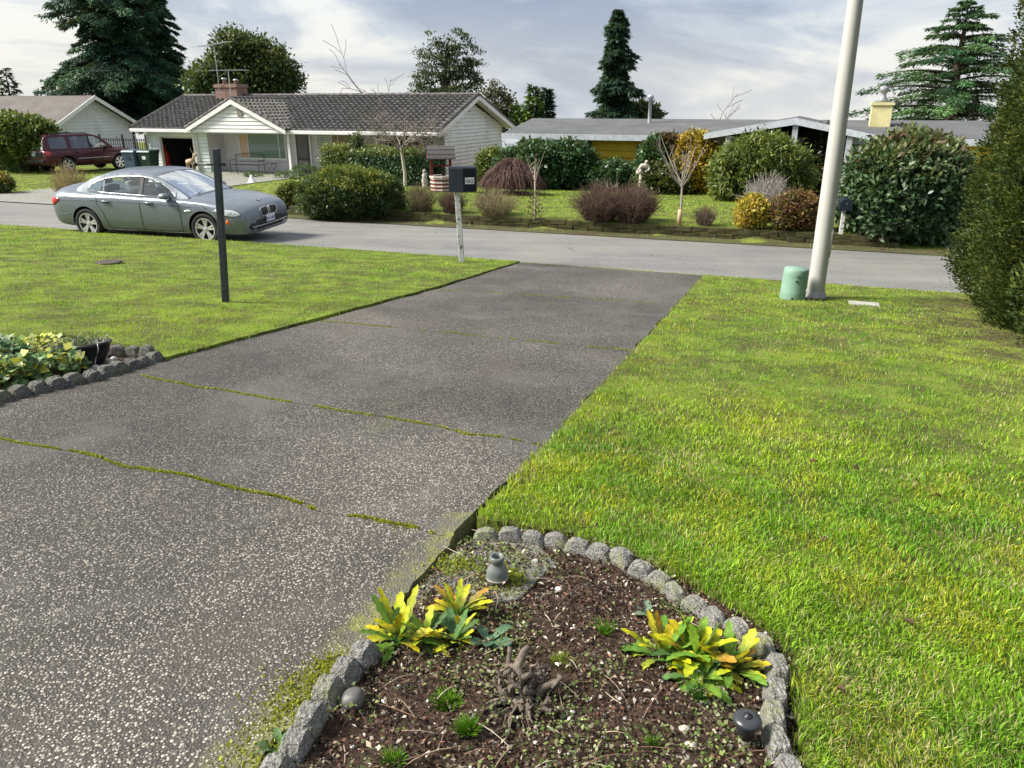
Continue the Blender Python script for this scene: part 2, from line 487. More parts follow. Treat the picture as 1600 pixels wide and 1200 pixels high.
def twig_shrub(name, label, base, w, h, n, col, col2=None, group=None, r=0.006, arch=0.3, lateral=2, leaves=None, cat='shrub'):
    """leafless shrub: many thin stems from the ground"""
    root = thing(name, label, cat, base, RR.random() * 6, group)
    paths, tint = [], []
    for i in range(n):
        az = RR.random() * 6.283; q = RR.random() ** .6
        b0 = np.array([math.cos(az) * w * .24 * q, math.sin(az) * w * .24 * q, -0.02])
        hh = h * RR.uniform(.55, 1.05) * (1 - .38 * q * q); ro = w * .3 * q * RR.uniform(.7, 1.2)
        u = np.linspace(0, 1, 6)
        P = np.stack([b0[0] + math.cos(az) * ro * u ** 1.2, b0[1] + math.sin(az) * ro * u ** 1.2, hh * (u * (1 + arch * .6) - arch * .6 * u * u)], 1)
        P[1:] += rng.normal(0, .032 * h, (5, 3)); P[0, 2] = -.02
        paths.append((P, np.linspace(r, r * .35, 6))); c = col if (col2 is None or RR.random() < .6) else col2; tint.append(np.array(c))
        for k in range(lateral):
            j = RR.randint(2, 4); d = unit((P[j] - P[j - 1] + rng.normal(0, .6, 3) * np.linalg.norm(P[j] - P[j - 1]))[None])[0]
            l = h * RR.uniform(.15, .33); Q = np.array([P[j] + d * l * v + np.array([0, 0, .1 * l * v * v]) for v in (0, .5, 1)])
            paths.append((Q, np.array([r * .6, r * .45, r * .3]))); tint.append(np.array(c) * 1.15)
    link(bpy.data.objects.new('stems', stems_mesh('stems', paths, tint)), root)
    if leaves:
        nl, sz, pal = leaves
        pk = [paths[RR.randrange(len(paths))][0] for _ in range(nl)]
        C = np.array([p[RR.randint(1, len(p) - 1)] for p in pk]) + rng.normal(0, .02, (nl, 3))
        V, Fq = quads(C, rdir(nl) + [0, 0, .4], rdir(nl) + [0, 0, .6], sz * rng.uniform(.6, 1.3, nl), sz * .55)
        npobj('foliage', V, Fq, M_LEAF, np.repeat(np.clip(pick(pal, nl) * (1 + .2 * rng.normal(size=(nl, 1))), .01, .8), 4, 0), root)
    return root
def shrub(name, label, base, w, h, blobs, nclump, per, cr, leaf, pal, group=None, cat='shrub', stems=6, rz=0.0, dep=None, **k):
    """blobs in fractions of (w, depth, h)"""
    dep = dep or w * .8
    root = thing(name, label, cat, base, rz, group)
    h *= .9
    bb = [(a * w, b * dep, c * h, d * w, e_ * dep, f * h) for a, b, c, d, e_, f in blobs]
    o = crown('foliage', root, bb, nclump, per, cr, leaf, pal, **k)
    ps = []
    for i in range(stems):
        a = RR.random() * 6.28; q = RR.uniform(.05, .3)
        ps += branch_paths((math.cos(a) * w * .06, math.sin(a) * dep * .06, -.03), (math.cos(a) * q, math.sin(a) * q, 1), h * .62, .016 + .012 * h, 1, 3, .6, 0, .1)
    if stems: link(bpy.data.objects.new('stems', stems_mesh('stems', ps, (0.09, 0.07, 0.05), 4)), root)
    return root

# ------------------------------------------------------------------ grass
GREEN = np.array((0.15, 0.36, 0.022)); LIME = np.array((0.35, 0.52, 0.032)); STRAW = np.array((0.46, 0.41, 0.19)); DEEP = np.array((0.045, 0.135, 0.015)); MOSS = np.array((0.46, 0.50, 0.035))
def grass(name, label, poly, n, rmin, rmax, h0=0.05, lift=0.03, seed=1, moss=0.5, straw=0.12, wscale=1.0, bare=None, th=(-1.2, 1.2)):
    rg = np.random.default_rng(seed)
    r = np.exp(rg.uniform(np.log(rmin), np.log(rmax), n)); t = rg.uniform(th[0], th[1], n)
    x, y = r * np.sin(t), r * np.cos(t)
    k = inpoly(x, y, poly); x, y, r = x[k], y[k], r[k]
    den = .55 * vnoise(x, y, .16, seed) + .45 * vnoise(x, y, .5, seed + 1)
    keep = rg.random(len(x)) < .35 + 1.1 * den
    if bare is not None: keep &= rg.random(len(x)) > bare(x, y)
    x, y, r, den = x[keep], y[keep], r[keep], den[keep]; m = len(x)
    x = x + rg.normal(0, .018, m); y = y + rg.normal(0, .018, m)
    tall = .6 * vnoise(x, y, .09, seed + 2) + .4 * vnoise(x, y, .3, seed + 3)
    pn = .5 * vnoise(x, y, .55, seed + 4) + .35 * vnoise(x, y, 1.7, seed + 5) + .15 * vnoise(x, y, .15, seed + 9)
    h = h0 * (.42 + .95 * tall) * rg.uniform(.6, 1.35, m) * (1 + .01 * r)
    w = (.0017 + .00085 * r) * rg.uniform(.7, 1.4, m) * wscale
    la = 2 * np.pi * vnoise(x, y, .22, seed + 6) * 1.6 + rg.normal(0, 1.5, m); lean = h * rg.uniform(.15, 1.0, m)
    z = ground_z(x, y) + lift
    bx, by = np.cos(la), np.sin(la); wa = rg.uniform(0, 6.28, m); wx, wy = np.cos(wa) * w / 2, np.sin(wa) * w / 2
    p0 = np.stack([x - wx, y - wy, z - .015], 1); p1 = np.stack([x + wx, y + wy, z - .015], 1)
    mx_, my_, mz = x + bx * lean * .35, y + by * lean * .35, z + h * .62
    p2 = np.stack([mx_ + wx * .8, my_ + wy * .8, mz], 1); p3 = np.stack([mx_ - wx * .8, my_ - wy * .8, mz], 1)
    p4 = np.stack([x + bx * lean, y + by * lean, z + h * rg.uniform(.75, 1.0, m)], 1)
    c = GREEN + (LIME - GREEN) * np.clip((pn - .34) * 2.4 + rg.normal(0, .18, m), 0, 1)[:, None]
    c = np.where((rg.random(m) < moss * np.clip((.5 * vnoise(x, y, .6, seed + 7) + .5 * vnoise(x, y, .17, seed + 17) - .5) * 4, 0, 1))[:, None], MOSS, c)
    c = np.where((rg.random(m) < .22 * np.clip((vnoise(x, y, .4, seed + 8) - .5) * 4, 0, 1) + .06)[:, None], DEEP, c)
    c = np.where((rg.random(m) < straw * (.3 + 2.2 * np.clip(vnoise(x, y, .35, seed + 10) - .45, 0, 1)))[:, None], STRAW, c)
    c = np.clip(c * (1 + .22 * rg.normal(size=(m, 1))), .01, .8)
    nearb = r < 4.9 + rg.normal(0, .8, m)
    out_v, out_f, out_c, b = [], [], [], 0
    a = nearb; na = int(a.sum())
    if na:
        V = np.stack([p0[a], p1[a], p2[a], p3[a], p4[a]], 1).reshape(-1, 3); i = np.arange(na)[:, None] * 5
        F = np.concatenate([i + [0, 1, 2], i + [0, 2, 3], i + [3, 2, 4]]); out_v.append(V); out_f.append(F); out_c.append(np.repeat(c[a], 5, 0)); b = len(V)
    a = ~nearb; na = int(a.sum())
    if na:
        V = np.stack([p0[a], p1[a], p4[a]], 1).reshape(-1, 3); out_v.append(V); out_f.append(np.arange(na * 3).reshape(-1, 3) + b); out_c.append(np.repeat(c[a], 3, 0))
    o = npobj(name, np.concatenate(out_v), np.concatenate(out_f), M_GRASS, np.concatenate(out_c))
    return tag(o, label, 'grass', kind='stuff')

# ------------------------------------------------------------------ ground materials
def aggregate_mat():
    t = NT('exposed_aggregate'); p = t.pos()
    v1 = t.n('ShaderNodeTexVoronoi', {'Vector': p, 'Scale': 84.0, 'Randomness': 1.0}, feature='F1')
    v2 = t.n('ShaderNodeTexVoronoi', {'Vector': p, 'Scale': 150.0, 'Randomness': 1.0}, feature='F1')
    sepc = t.n('ShaderNodeSeparateColor', {0: v1.outputs['Color']})
    stone = t.ramp(sepc.outputs[0], [(0.0, (0.06, 0.055, 0.05)), (0.3, (0.15, 0.14, 0.125)), (0.6, (0.26, 0.245, 0.22)), (0.88, (0.35, 0.335, 0.305)), (1.0, (0.43, 0.41, 0.38))])
    size = t.math('MULTIPLY_ADD', sepc.outputs[1], .28, .34)
    inm = t.ramp(t.math('SUBTRACT', size, v1.outputs['Distance']), [(0.0, 0.0), (0.10, 1.0)])
    small = t.ramp(v2.outputs['Color'], [(0.2, (0.03, 0.029, 0.028)), (0.9, (0.17, 0.16, 0.15))])
    grit = t.mix(t.ramp(v2.outputs['Distance'], [(0.25, 1.0), (0.45, 0.0)]), (0.036, 0.034, 0.031), small)
    c = t.mix(inm, grit, stone)
    # damp, dark areas; worn, pale colour also stands in for the far grazing sheen
    lg = t.noise(t.n('ShaderNodeVectorMath', {0: p, 1: (14.3, 3.1, 0)}, operation='ADD').outputs[0], 0.45, 5, 0.6, 0.3)
    c = t.mix(1.0, c, t.ramp(lg, [(0.30, (0.55, 0.52, 0.475)), (0.50, (0.95, 0.90, 0.83)), (0.68, (1.5, 1.42, 1.30))]), 'MULTIPLY')
    wear = t.ramp(t.noise(p, 1.1, 6, 0.62, 0.6), [(0.5, 0.0), (0.72, 0.6)])
    c = t.mix(wear, c, (0.14, 0.132, 0.12))
    rust = t.ramp(t.noise(p, 0.8, 6, 0.6, 0.5), [(0.56, 0.0), (0.74, 0.35)])
    c = t.mix(rust, c, (0.12, 0.095, 0.07))
    # moss film along the bed side (a band with its own ragged shape)
    a, b2 = gp(745, 815), gp(405, 1205)
    dv = Vector((b2.x - a.x, b2.y - a.y)).normalized(); nv = Vector((-dv.y, dv.x))
    sx = t.n('ShaderNodeSeparateXYZ', {0: p})
    dist = t.math('ADD', t.math('MULTIPLY', sx.outputs[0], nv.x), t.math('MULTIPLY', sx.outputs[1], nv.y))
    dist = t.math('ABSOLUTE', t.math('SUBTRACT', dist, a.x * nv.x + a.y * nv.y))
    band = t.ramp(t.math('ADD', dist, t.math('MULTIPLY', t.noise(p, 5, 5, .65), .22)), [(0.16, 1.0), (0.30, 0.0)])
    yl = t.ramp(sx.outputs[1], [(0.0, 1.0), (1.0, 1.0)])
    lim = t.math('LESS_THAN', sx.outputs[1], a.y + 0.1)
    band = t.math('MULTIPLY', band, lim)
    film = t.mix(t.ramp(t.noise(p, 9, 6, .7), [(0.42, 0.0), (0.62, 1.0)]), (0.13, 0.125, 0.09), (0.26, 0.27, 0.04))
    c = t.mix(t.math('MULTIPLY', band, .8), c, film)
    alg = t.ramp(t.noise(p, 1.7, 7, .7, .4), [(0.60, 0.0), (0.78, 0.45)])
    c = t.mix(alg, c, (0.14, 0.15, 0.055))
    rough = t.mix(inm, (0.75,) * 3, (0.36,) * 3)
    hgt = t.math('ADD', t.math('MULTIPLY', inm, t.math('SUBTRACT', 1.0, v1.outputs['Distance'])), t.math('MULTIPLY', v2.outputs['Distance'], -.3))
    nrm = t.bump(hgt, 0.9, 0.008)
    return t.done(t.bsdf(c, rough, 0, nrm, 0.5))
def asphalt_mat():
    t = NT('old_asphalt'); p = t.pos()
    m = t.n('ShaderNodeMapping', {'Vector': p}); m.inputs['Rotation'].default_value = (0, 0, RAD(20.5)); m.inputs['Scale'].default_value = (0.12, 1.0, 1.0)
    streak = t.noise(m.outputs[0], 1.5, 6, 0.6)
    c = t.ramp(streak, [(0.3, (0.09, 0.088, 0.083)), (0.5, (0.155, 0.15, 0.135)), (0.7, (0.25, 0.24, 0.205))])
    v = t.n('ShaderNodeTexVoronoi', {'Vector': p, 'Scale': 110.0})
    c = t.mix(0.5, c, t.ramp(v.outputs['Color'], [(0.2, (0.05,) * 3), (0.9, (0.36,) * 3)]))
    pat = t.ramp(t.noise(p, 0.5, 6, .65, .5), [(0.45, 0.0), (0.7, 0.5)])
    c = t.mix(pat, c, (0.25, 0.238, 0.195))
    cr = t.n('ShaderNodeTexVoronoi', {'Vector': p, 'Scale': 0.55}, feature='DISTANCE_TO_EDGE')
    crack = t.math('MULTIPLY', t.ramp(t.math('ADD', cr.outputs['Distance'], t.math('MULTIPLY', t.noise(p, 2.2, 6, .75), .16)), [(0.075, 0.6), (0.085, 0.0)]), t.ramp(t.noise(p, .35, 3), [(.52, 0.), (.6, 1.)]))
    c = t.mix(crack, c, (0.05, 0.05, 0.05))
    return t.done(t.bsdf(c, 0.7, 0, t.bump(v.outputs['Distance'], .5, .006), .4))
def soil_mat(name, a=(0.035, 0.022, 0.016), b=(0.10, 0.065, 0.045), g=None, gamt=.6):
    t = NT(name); p = t.pos()
    c = t.ramp(t.noise(p, 55, 6, .7), [(0.3, a), (0.62, b), (0.8, tuple(x * 2 for x in b))])
    if g: c = t.mix(t.ramp(t.noise(p, 2.2, 7, .7, .3), [(0.42, 0.0), (0.62, gamt)]), c, g)
    return t.done(t.bsdf(c, .95, 0, t.bump(t.noise(p, 90, 6, .7), .8, .02), .2))
def concrete_mat(name, base, moss_amt=.6, scale=1.0):
    t = NT(name); p = t.pos()
    v = t.n('ShaderNodeTexVoronoi', {'Vector': p, 'Scale': 190.0 * scale})
    f = t.noise(p, 60 * scale, 5, .7)
    c = t.ramp(f, [(0.28, tuple(x * .35 for x in base)), (0.5, base), (0.72, tuple(min(.8, x * 1.7) for x in base))])
    c = t.mix(.35, c, t.ramp(v.outputs['Color'], [(0.25, (0.03,) * 3), (0.9, (0.55, .54, .5))]))
    ms_ = t.ramp(t.noise(p, 7 * scale, 7, .72, .3), [(0.5, 0.0), (0.66, moss_amt)])
    c = t.mix(ms_, c, (0.20, 0.22, 0.045))
    return t.done(t.bsdf(c, .9, 0, t.bump(t.math('ADD', f, t.math('MULTIPLY', v.outputs['Distance'], .6)), .8, .008), .25))
M_AGG = aggregate_mat(); M_ASPH = asphalt_mat()
M_SOIL = soil_mat('bed_soil'); M_TURF = soil_mat('turf_soil', (0.03, 0.03, 0.012), (0.12, 0.12, 0.04), (0.20, 0.26, 0.035), .9)
M_VERGE = soil_mat('verge_moss', (0.035, 0.03, 0.018), (0.09, 0.075, 0.045), (0.10, 0.115, 0.03), .7)
M_EDGE = concrete_mat('edging_concrete', (0.165, 0.16, 0.145), .55)
M_DKEDGE = concrete_mat('dark_edging_concrete', (0.062, 0.06, 0.055), .35)
M_PAD = concrete_mat('mossy_concrete', (0.10, 0.095, 0.075), 1.0, .7)
M_FARDRIVE = concrete_mat('far_concrete', (0.22, 0.215, 0.20), .15, .3)

# ------------------------------------------------------------------ terrain sheet, street, verge
gx = np.unique(np.concatenate([np.arange(-40, 40.1, 1.0), np.linspace(-700, -40, 24), np.linspace(40, 700, 24)]))
gy = np.unique(np.concatenate([np.arange(-12, 75, 1.0), np.linspace(75, 900, 26), np.linspace(-200, -12, 8)]))
X, Yg = np.meshgrid(gx, gy); Z = ground_z(X, Yg) - 0.13
_s, _d = sd(X, Yg); Z = np.where(_d > 30, Z + 0.1, Z)
V = np.stack([X, Yg, Z], -1).reshape(-1, 3); nx = len(gx)
I = (np.arange(len(gy) - 1)[:, None] * nx + np.arange(nx - 1)[None]).ravel()
tag(npobj('ground', V, np.stack([I, I + 1, I + 1 + nx, I + nx], 1), M_TURF), kind='structure')
def strip(name, mat, s0, s1, ds, dl, lift, kind='structure'):
    ss = np.arange(s0, s1 + 1e-6, ds); mb = MB()
    rows = []
    for d in dl:
        rows.append([(*xy(s, d), gz(*xy(s, d)) + lift) for s in ss])
    mb.grid(rows); o = mb.build(name, mat); tag(o, kind=kind); return o
strip('street', M_ASPH, -70, 90, 2.0, [0.005, 1.0, 2.6, 4.2, ST_W - .005], 0.0)
strip('verge', M_VERGE, -70, 90, 0.5, [ST_W + .004, 5.5, WALL_D - .03], 0.012)
# lawns and yards beyond the street
strip('far_lawn', M_TURF, 5.6, 34, 0.8, [WALL_D + .03] + list(np.arange(6.5, 30, 0.8)), 0.004)
strip('neighbour_lawn', M_TURF, -40, 5.5, 0.8, [WALL_D - .02] + list(np.arange(6.5, 30, 0.8)), 0.004)

# ------------------------------------------------------------------ driveway of slabs
def near_pt(p, lift=0.0):
    if len(p) == 3: return Vector((p[0], p[1], gz(p[0], p[1]) + lift))       # world (x, y, _)
    q = gp(*p); return Vector((q.x, q.y, q.z + lift))
def on_kerb(px):
    """point of the near kerb line straight under a photograph column"""
    lo, hi = 330, 520
    for _ in range(40):
        m = (lo + hi) / 2
        r = ray(px, m); t = -CAM_Z / r.z; s, d = sd(r.x * t, r.y * t)
        if d > 0: lo = m
        else: hi = m
    r = ray(px, lo); t = -CAM_Z / r.z
    return (r.x * t, r.y * t, 0)
def flat_poly(name, pts, mat, top, thick, parent=None, bevel=0.0, wob=0.0, kind=None, seg=0.25, gap=0.0):
    P = [Vector((p.x, p.y)) for p in (near_pt(q) for q in pts)]
    c = sum(P, Vector((0, 0))) / len(P); out = []
    for i, a in enumerate(P):
        b = P[(i + 1) % len(P)]; L = (b - a).length; k = max(1, int(L / seg)); nrm = Vector((-(b - a).y, (b - a).x)).normalized() if L > 0 else Vector((0, 0))
        if (c - a).dot(nrm) < 0: nrm = -nrm
        for j in range(k):
            q = a + (b - a) * j / k
            w = Vector((vnoise(q.x, q.y, .3, 3) - .5 + .5 * (vnoise(q.x, q.y, .1, 5) - .5), vnoise(q.x, q.y, .3, 4) - .5 + .5 * (vnoise(q.x, q.y, .1, 6) - .5))) * (2 * wob) if wob and j else Vector((0, 0))
            out.append(q + w + nrm * gap)
    n = len(out); mb = MB()
    mb.add([(p.x, p.y, gz(p.x, p.y) + top) for p in out] + [(p.x, p.y, gz(p.x, p.y) + top - thick) for p in out],
           [tuple(range(n))] + [(i, (i + 1) % n, (i + 1) % n + n, i + n) for i in range(n)])
    o = mb.build(name, mat, parent, bevel=bevel)
    bm = bmesh.new(); bm.from_mesh(o.data); bmesh.ops.triangulate(bm, faces=[f for f in bm.faces if len(f.verts) > 4]); bm.to_mesh(o.data); bm.free()
    if kind: tag(o, kind=kind)
    return o
K_L, K_R = on_kerb(812), on_kerb(1099)
drive = bpy.data.objects.new('driveway', None); link(drive); tag(drive, kind='structure')
J = [(K_L, K_R), ((680, 452), (1058, 475)), ((500, 501), (990, 548)), ((165, 578), (850, 697)), ((-96, 660), (708, 838))]
for i in range(4):
    a, b = J[i], J[i + 1]
    flat_poly('slab', [a[0], a[1], b[1], b[0]], M_AGG, 0.0, .12, drive, .006, .03, gap=.005, seg=.06)
_l = gp(-96, 660); _d = (gp(-96, 660) - gp(500, 501)); _e = _l + _d * (4.0 / _d.length)
flat_poly('slab', [J[4][0], J[4][1], (640, 925), (560, 1020), (470, 1130), (400, 1215), (-0.95, 0.2, 0), (-0.95, -3.5, 0), (_e.x - 1.5, -3.5, 0), (_e.x, _e.y, 0)], M_AGG, 0.0, .12, drive, .006, .03, gap=.005, seg=.06)
flat_poly('concrete_patch', [(706, 862), (760, 836), (838, 846), (872, 878), (836, 908), (812, 934), (760, 940), (712, 962), (660, 950), (642, 928)], M_PAD, -0.004, .08, drive, .01, .02)

# lawns either side of the driveway
RIGHT_LAWN = [K_R, (1060, 475), (992, 548), (852, 697), (745, 813), (800, 822), (900, 838), (985, 862), (1050, 896), (1130, 938), (1210, 990), (1246, 1032), (1252, 1120), (1255, 1230), (1.05, 0.3, 0), (1.2, -2, 0), (20, -2, 0), (*xy(38, -.02), 0)]
LEFT_LAWN = [K_L, (680, 451), (500, 499), (258, 563), (225, 546), (100, 526), (0, 533), (-200, 552), (-10, 4.5, 0), (-40, 2, 0), (*xy(-30, -.02), 0)]
M_LAWNTOP = M_TURF
for nm, pl in (('right_lawn', RIGHT_LAWN), ('left_lawn', LEFT_LAWN)):
    flat_poly(nm, pl, M_TURF, 0.014 if nm[0] == 'r' else .026, .14, None, 0, .02, 'structure')
def wpoly(pl):
    return [(p.x, p.y) for p in (near_pt(q) for q in pl)]
PR, PL = wpoly(RIGHT_LAWN), wpoly(LEFT_LAWN)
def bare_r(x, y):
    d = np.minimum(np.hypot(x - 7.2, y - 10.3), np.hypot(x - 6.6, y - 8.8)); e = np.minimum(np.hypot(x - 6.25, y - 7.4), d)
    lp = np.hypot(x - 4.38, y - 11.05)
    return np.clip((1.75 - e) / .5 + .5 * (vnoise(x, y, .2, 5) - .5), 0, .96) + np.clip(1.5 - lp / .3, 0, .9)
grass('lawn_grass', 'bright green lawn grass with mossy yellow patches right of driveway', PR, 740000, 1.5, 22, .032, .012, 3, .6, .26, bare=bare_r, th=(-.35, 1.1))
grass('lawn_grass', 'even green lawn grass left of driveway in front of the sedan', PL, 330000, 4.5, 32, .032, .022, 23, .3, .05, th=(-.92, .1))
FARP = [xy(5.6, WALL_D + .1), xy(34, WALL_D + .1), xy(34, 24), xy(5.6, 24)]
grass('lawn_grass', 'green grass of the garden behind the low block wall', FARP, 150000, 14, 45, .05, .004, 43, .3, .05, th=(-.7, .7))
NEIP = [xy(-25, 6.3), xy(5.5, 6.3), xy(5.5, 24), xy(-25, 24)]
grass('lawn_grass', 'green grass of the lawn before the tiled roof house', NEIP, 120000, 18, 60, .05, .004, 53, .5, .12, th=(-1.0, .2))
VERP = [xy(-20, ST_W + .12), xy(60, ST_W + .12), xy(60, WALL_D - .05), xy(-20, WALL_D - .05)]
grass('verge_grass', 'mossy weeds along the foot of the low block wall', VERP, 90000, 13, 40, .035, .01, 63, .9, .35, th=(-.9, .8), bare=lambda x, y: .45 + .0 * x)
# ------------------------------------------------------------------ houses (local x runs along the street, local y away from it)
ANG = math.atan2(ED.y, ED.x)
def fac(px, py, d):
    """(s, z) where the sightline meets the vertical plane at distance d beyond the near kerb"""
    r = ray(px, py); c0 = -(EA.x * EN.x + EA.y * EN.y); t = (d - c0) / (r.x * EN.x + r.y * EN.y)
    return sd(r.x * t, r.y * t)[0], CAM_Z + r.z * t
def facs(px, py, s):
    r = ray(px, py); c0 = -(EA.x * ED.x + EA.y * ED.y); t = (s - c0) / (r.x * ED.x + r.y * ED.y)
    return sd(r.x * t, r.y * t)[1], CAM_Z + r.z * t
def siding(mb, fn, l, r, z0, z1, p=0.17):
    """lap boards: fn(u, out, z) gives the point; l, r bound each course"""
    z = z0
    while z < z1 - 1e-4:
        zb = min(z + p, z1)
        a0, a1, b0, b1 = l(z), r(z), l(zb), r(zb)
        if a1 - a0 > .03:
            zg = z + p * .16
            mb.add([fn(a0, .04, zg), fn(a1, .04, zg), fn(b1, .012, zb), fn(b0, .012, zb), fn(a0, -.03, zg), fn(a1, -.03, zg), fn(a0, -.03, z), fn(a1, -.03, z), fn(b0, -.03, zb), fn(b1, -.03, zb)], [(0, 1, 2, 3), (4, 5, 1, 0), (6, 7, 5, 4), (3, 2, 9, 8)])
        z = zb
def tiles(mb, P0, U, Vv, L, Rr, vmax, course=0.33, pitch=0.30, wave=0.07, step=0.075):
    """interlocking roof tiles: stepped, rolled courses on a slope from eave point P0"""
    P0, U, Vv = Vector(P0), Vector(U).normalized(), Vector(Vv).normalized(); N = U.cross(Vv).normalized()
    if N.z < 0: N = -N
    n = max(1, int(round(vmax / course))); cv = vmax / n
    for i in range(n):
        v0, v1 = i * cv, (i + 1) * cv + .02
        rows = []
        l0, r0 = min(L(v0), L(min(v1, vmax))), max(Rr(v0), Rr(min(v1, vmax)))
        us = np.arange(math.floor(l0 / pitch * 4) * pitch / 4, r0 + pitch / 4, pitch / 4)
        for v, h in ((v0, -.01), (v0, step), (v1, .008)):
            row = []
            for u in us:
                uc = min(max(u, L(min(v, vmax))), Rr(min(v, vmax)))
                q = P0 + U * uc + Vv * v + N * (h + (wave * max(0, math.cos(2 * math.pi * u / pitch)) if h > -.005 else 0))
                row.append(q)
            rows.append(row)
        if len(us) > 1: mb.grid(rows)
def window(parent, fn, u0, u1, z0, z1, glass, frame, mull=(), fw=.05, inner=None, sill=True, blinds=None):
    """window in a wall: frame, pane(s), sill; fn(u, out, z)"""
    w = MB()
    def bar(a0, a1, b0, b1, o=.06):
        w.add([fn(a0, -.02, b0), fn(a1, -.02, b0), fn(a1, -.02, b1), fn(a0, -.02, b1), fn(a0, o, b0), fn(a1, o, b0), fn(a1, o, b1), fn(a0, o, b1)],
              [(0, 3, 2, 1), (4, 5, 6, 7), (0, 1, 5, 4), (1, 2, 6, 5), (2, 3, 7, 6), (3, 0, 4, 7)])
    bar(u0 - fw, u1 + fw, z1, z1 + fw); bar(u0 - fw, u1 + fw, z0 - fw, z0); bar(u0 - fw, u0, z0, z1); bar(u1, u1 + fw, z0, z1)
    for m in mull: bar(m - .02, m + .02, z0, z1, .05)
    win = w.build('window', frame, parent)
    ed = [u0] + list(mull) + [u1]
    for i in range(len(ed) - 1):
        g = MB(); g.add([fn(ed[i], .034, z0), fn(ed[i + 1], .034, z0), fn(ed[i + 1], .034, z1), fn(ed[i], .034, z1)], [(0, 1, 2, 3)])
        g.build('pane', glass[i] if isinstance(glass, list) else glass, win)
    if sill:
        s_ = MB(); s_.add([fn(a, o, b) for o in (0, .1) for a, b in ((u0 - .1, z0 - .1), (u1 + .1, z0 - .1), (u1 + .1, z0 - fw), (u0 - .1, z0 - fw))],
                          [(0, 3, 2, 1), (4, 5, 6, 7), (0, 1, 5, 4), (1, 2, 6, 5), (2, 3, 7, 6), (3, 0, 4, 7)])
        s_.build('sill', frame, win)
    return win
M_WSID = pm('white_siding', (0.76, 0.82, 0.78), .6, var=.08, scale=1.3, bump=.1, dirt=(0.42, 0.50, 0.45), dirt_amt=.45)
M_WHITE = pm('white_paint', (0.74, 0.74, 0.72), .5, var=.06, scale=2, bump=.05, dirt=(0.5, 0.5, 0.46), dirt_amt=.4)
M_GSID = pm('grey_white_siding', (0.77, 0.78, 0.81), .6, var=.07, scale=1.1, bump=.1, dirt=(0.45, 0.46, 0.47), dirt_amt=.4)
M_STUCCO = pm('pale_stucco', (0.60, 0.585, 0.58), .9, var=.08, scale=2, bump=.5, bscale=60, dirt=(0.4, 0.38, 0.36))
M_YELLOW = pm('yellow_board_paint', (0.74, 0.52, 0.02), .6, var=.12, scale=1.4, bump=.12, dirt=(0.42, 0.28, 0.02), dirt_amt=.5)
M_GTRIM = pm('green_trim_paint', (0.045, 0.10, 0.075), .6, scale=3)
M_DARKIN = pm('dark_interior', (0.03, 0.03, 0.035), .9, scale=3, bump=0)
M_BLACK = pm('black_metal', (0.018, 0.018, 0.02), .45, var=.3, scale=8, bump=.05, spec=.5)
M_SHINGLE = None
def shingle(name, a, b, c3):
    t = NT(name); p = t.pos(True)
    br = t.n('ShaderNodeTexBrick', {'Vector': p, 'Scale': 1.0, 'Mortar Size': .012, 'Brick Width': .32, 'Row Height': .14, 'Color1': (*a, 1), 'Color2': (*b, 1), 'Mortar': (*[x * .4 for x in a], 1)})
    c = t.mix(t.ramp(t.noise(p, .8, 7, .65, .3), [(.42, 0.), (.7, .75)]), br.outputs[0], c3)
    c = t.mix(.3, c, t.ramp(t.noise(p, 40, 3), [(.3, .03), (.7, .25)]))
    return t.done(t.bsdf(c, .9, 0, t.bump(br.outputs[1], .3, .01), .2))
M_SHG = shingle('grey_shingle', (0.075, 0.08, 0.088), (0.105, 0.11, 0.118), (0.15, 0.15, 0.15))
M_SHT = shingle('tan_shingle', (0.12, 0.10, 0.09), (0.155, 0.13, 0.115), (0.19, 0.165, 0.15))
def tile_mat():
    t = NT('lichen_roof_tile'); p = t.pos(True)
    c = t.ramp(t.noise(p, 7, 6, .7), [(.3, (0.045, 0.04, 0.042)), (.48, (0.095, 0.088, 0.086)), (.6, (0.17, 0.16, 0.155)), (.72, (0.45, 0.44, 0.42))])
    c = t.mix(t.ramp(t.noise(p, .9, 6, .6, .4), [(.45, 0.), (.7, .55)]), c, (0.075, 0.085, 0.045))
    return t.done(t.bsdf(c, .8, 0, t.bump(t.noise(p, 50, 4), .3, .01), .3))
M_TILE = tile_mat()
def brick_mat(name, a, b, mort, sc=1.0):
    t = NT(name); p = t.pos(True)
    sx = t.n('ShaderNodeSeparateXYZ', {0: p}); cv = t.n('ShaderNodeCombineXYZ', {0: t.math('ADD', sx.outputs[0], sx.outputs[1]), 1: sx.outputs[2]})
    br = t.n('ShaderNodeTexBrick', {'Vector': cv.outputs[0], 'Scale': sc, 'Mortar Size': .012, 'Brick Width': .21, 'Row Height': .075, 'Color1': (*a, 1), 'Color2': (*b, 1), 'Mortar': (*mort, 1)})
    c = t.mix(.35, br.outputs[0], t.ramp(t.noise(p, 12, 5), [(.3, tuple(x * .5 for x in a)), (.7, b)]))
    return t.done(t.bsdf(c, .9, 0, t.bump(br.outputs[1], -.4, .01), .2))
M_BRICK = brick_mat('chimney_brick', (0.20, 0.095, 0.07), (0.30, 0.17, 0.13), (0.32, 0.29, 0.27))
M_GLASS = glassmat('window_glass', (0.7, .8, .78), .22)
def panemat(name, base, stripes=0.0):
    """window pane with blinds or curtain behind the glass"""
    t = NT(name); p = t.pos(True)
    c = base
    if stripes:
        sx = t.n('ShaderNodeSeparateXYZ', {0: p}); w = t.math('FRACT', t.math('MULTIPLY', sx.outputs[2], stripes), 0)
        c = t.mix(t.ramp(w, [(.3, 0.), (.8, 1.)]), tuple(x * .55 for x in base), base)
    return t.done(t.bsdf(c, .08, 0, None, .6, 1.0))
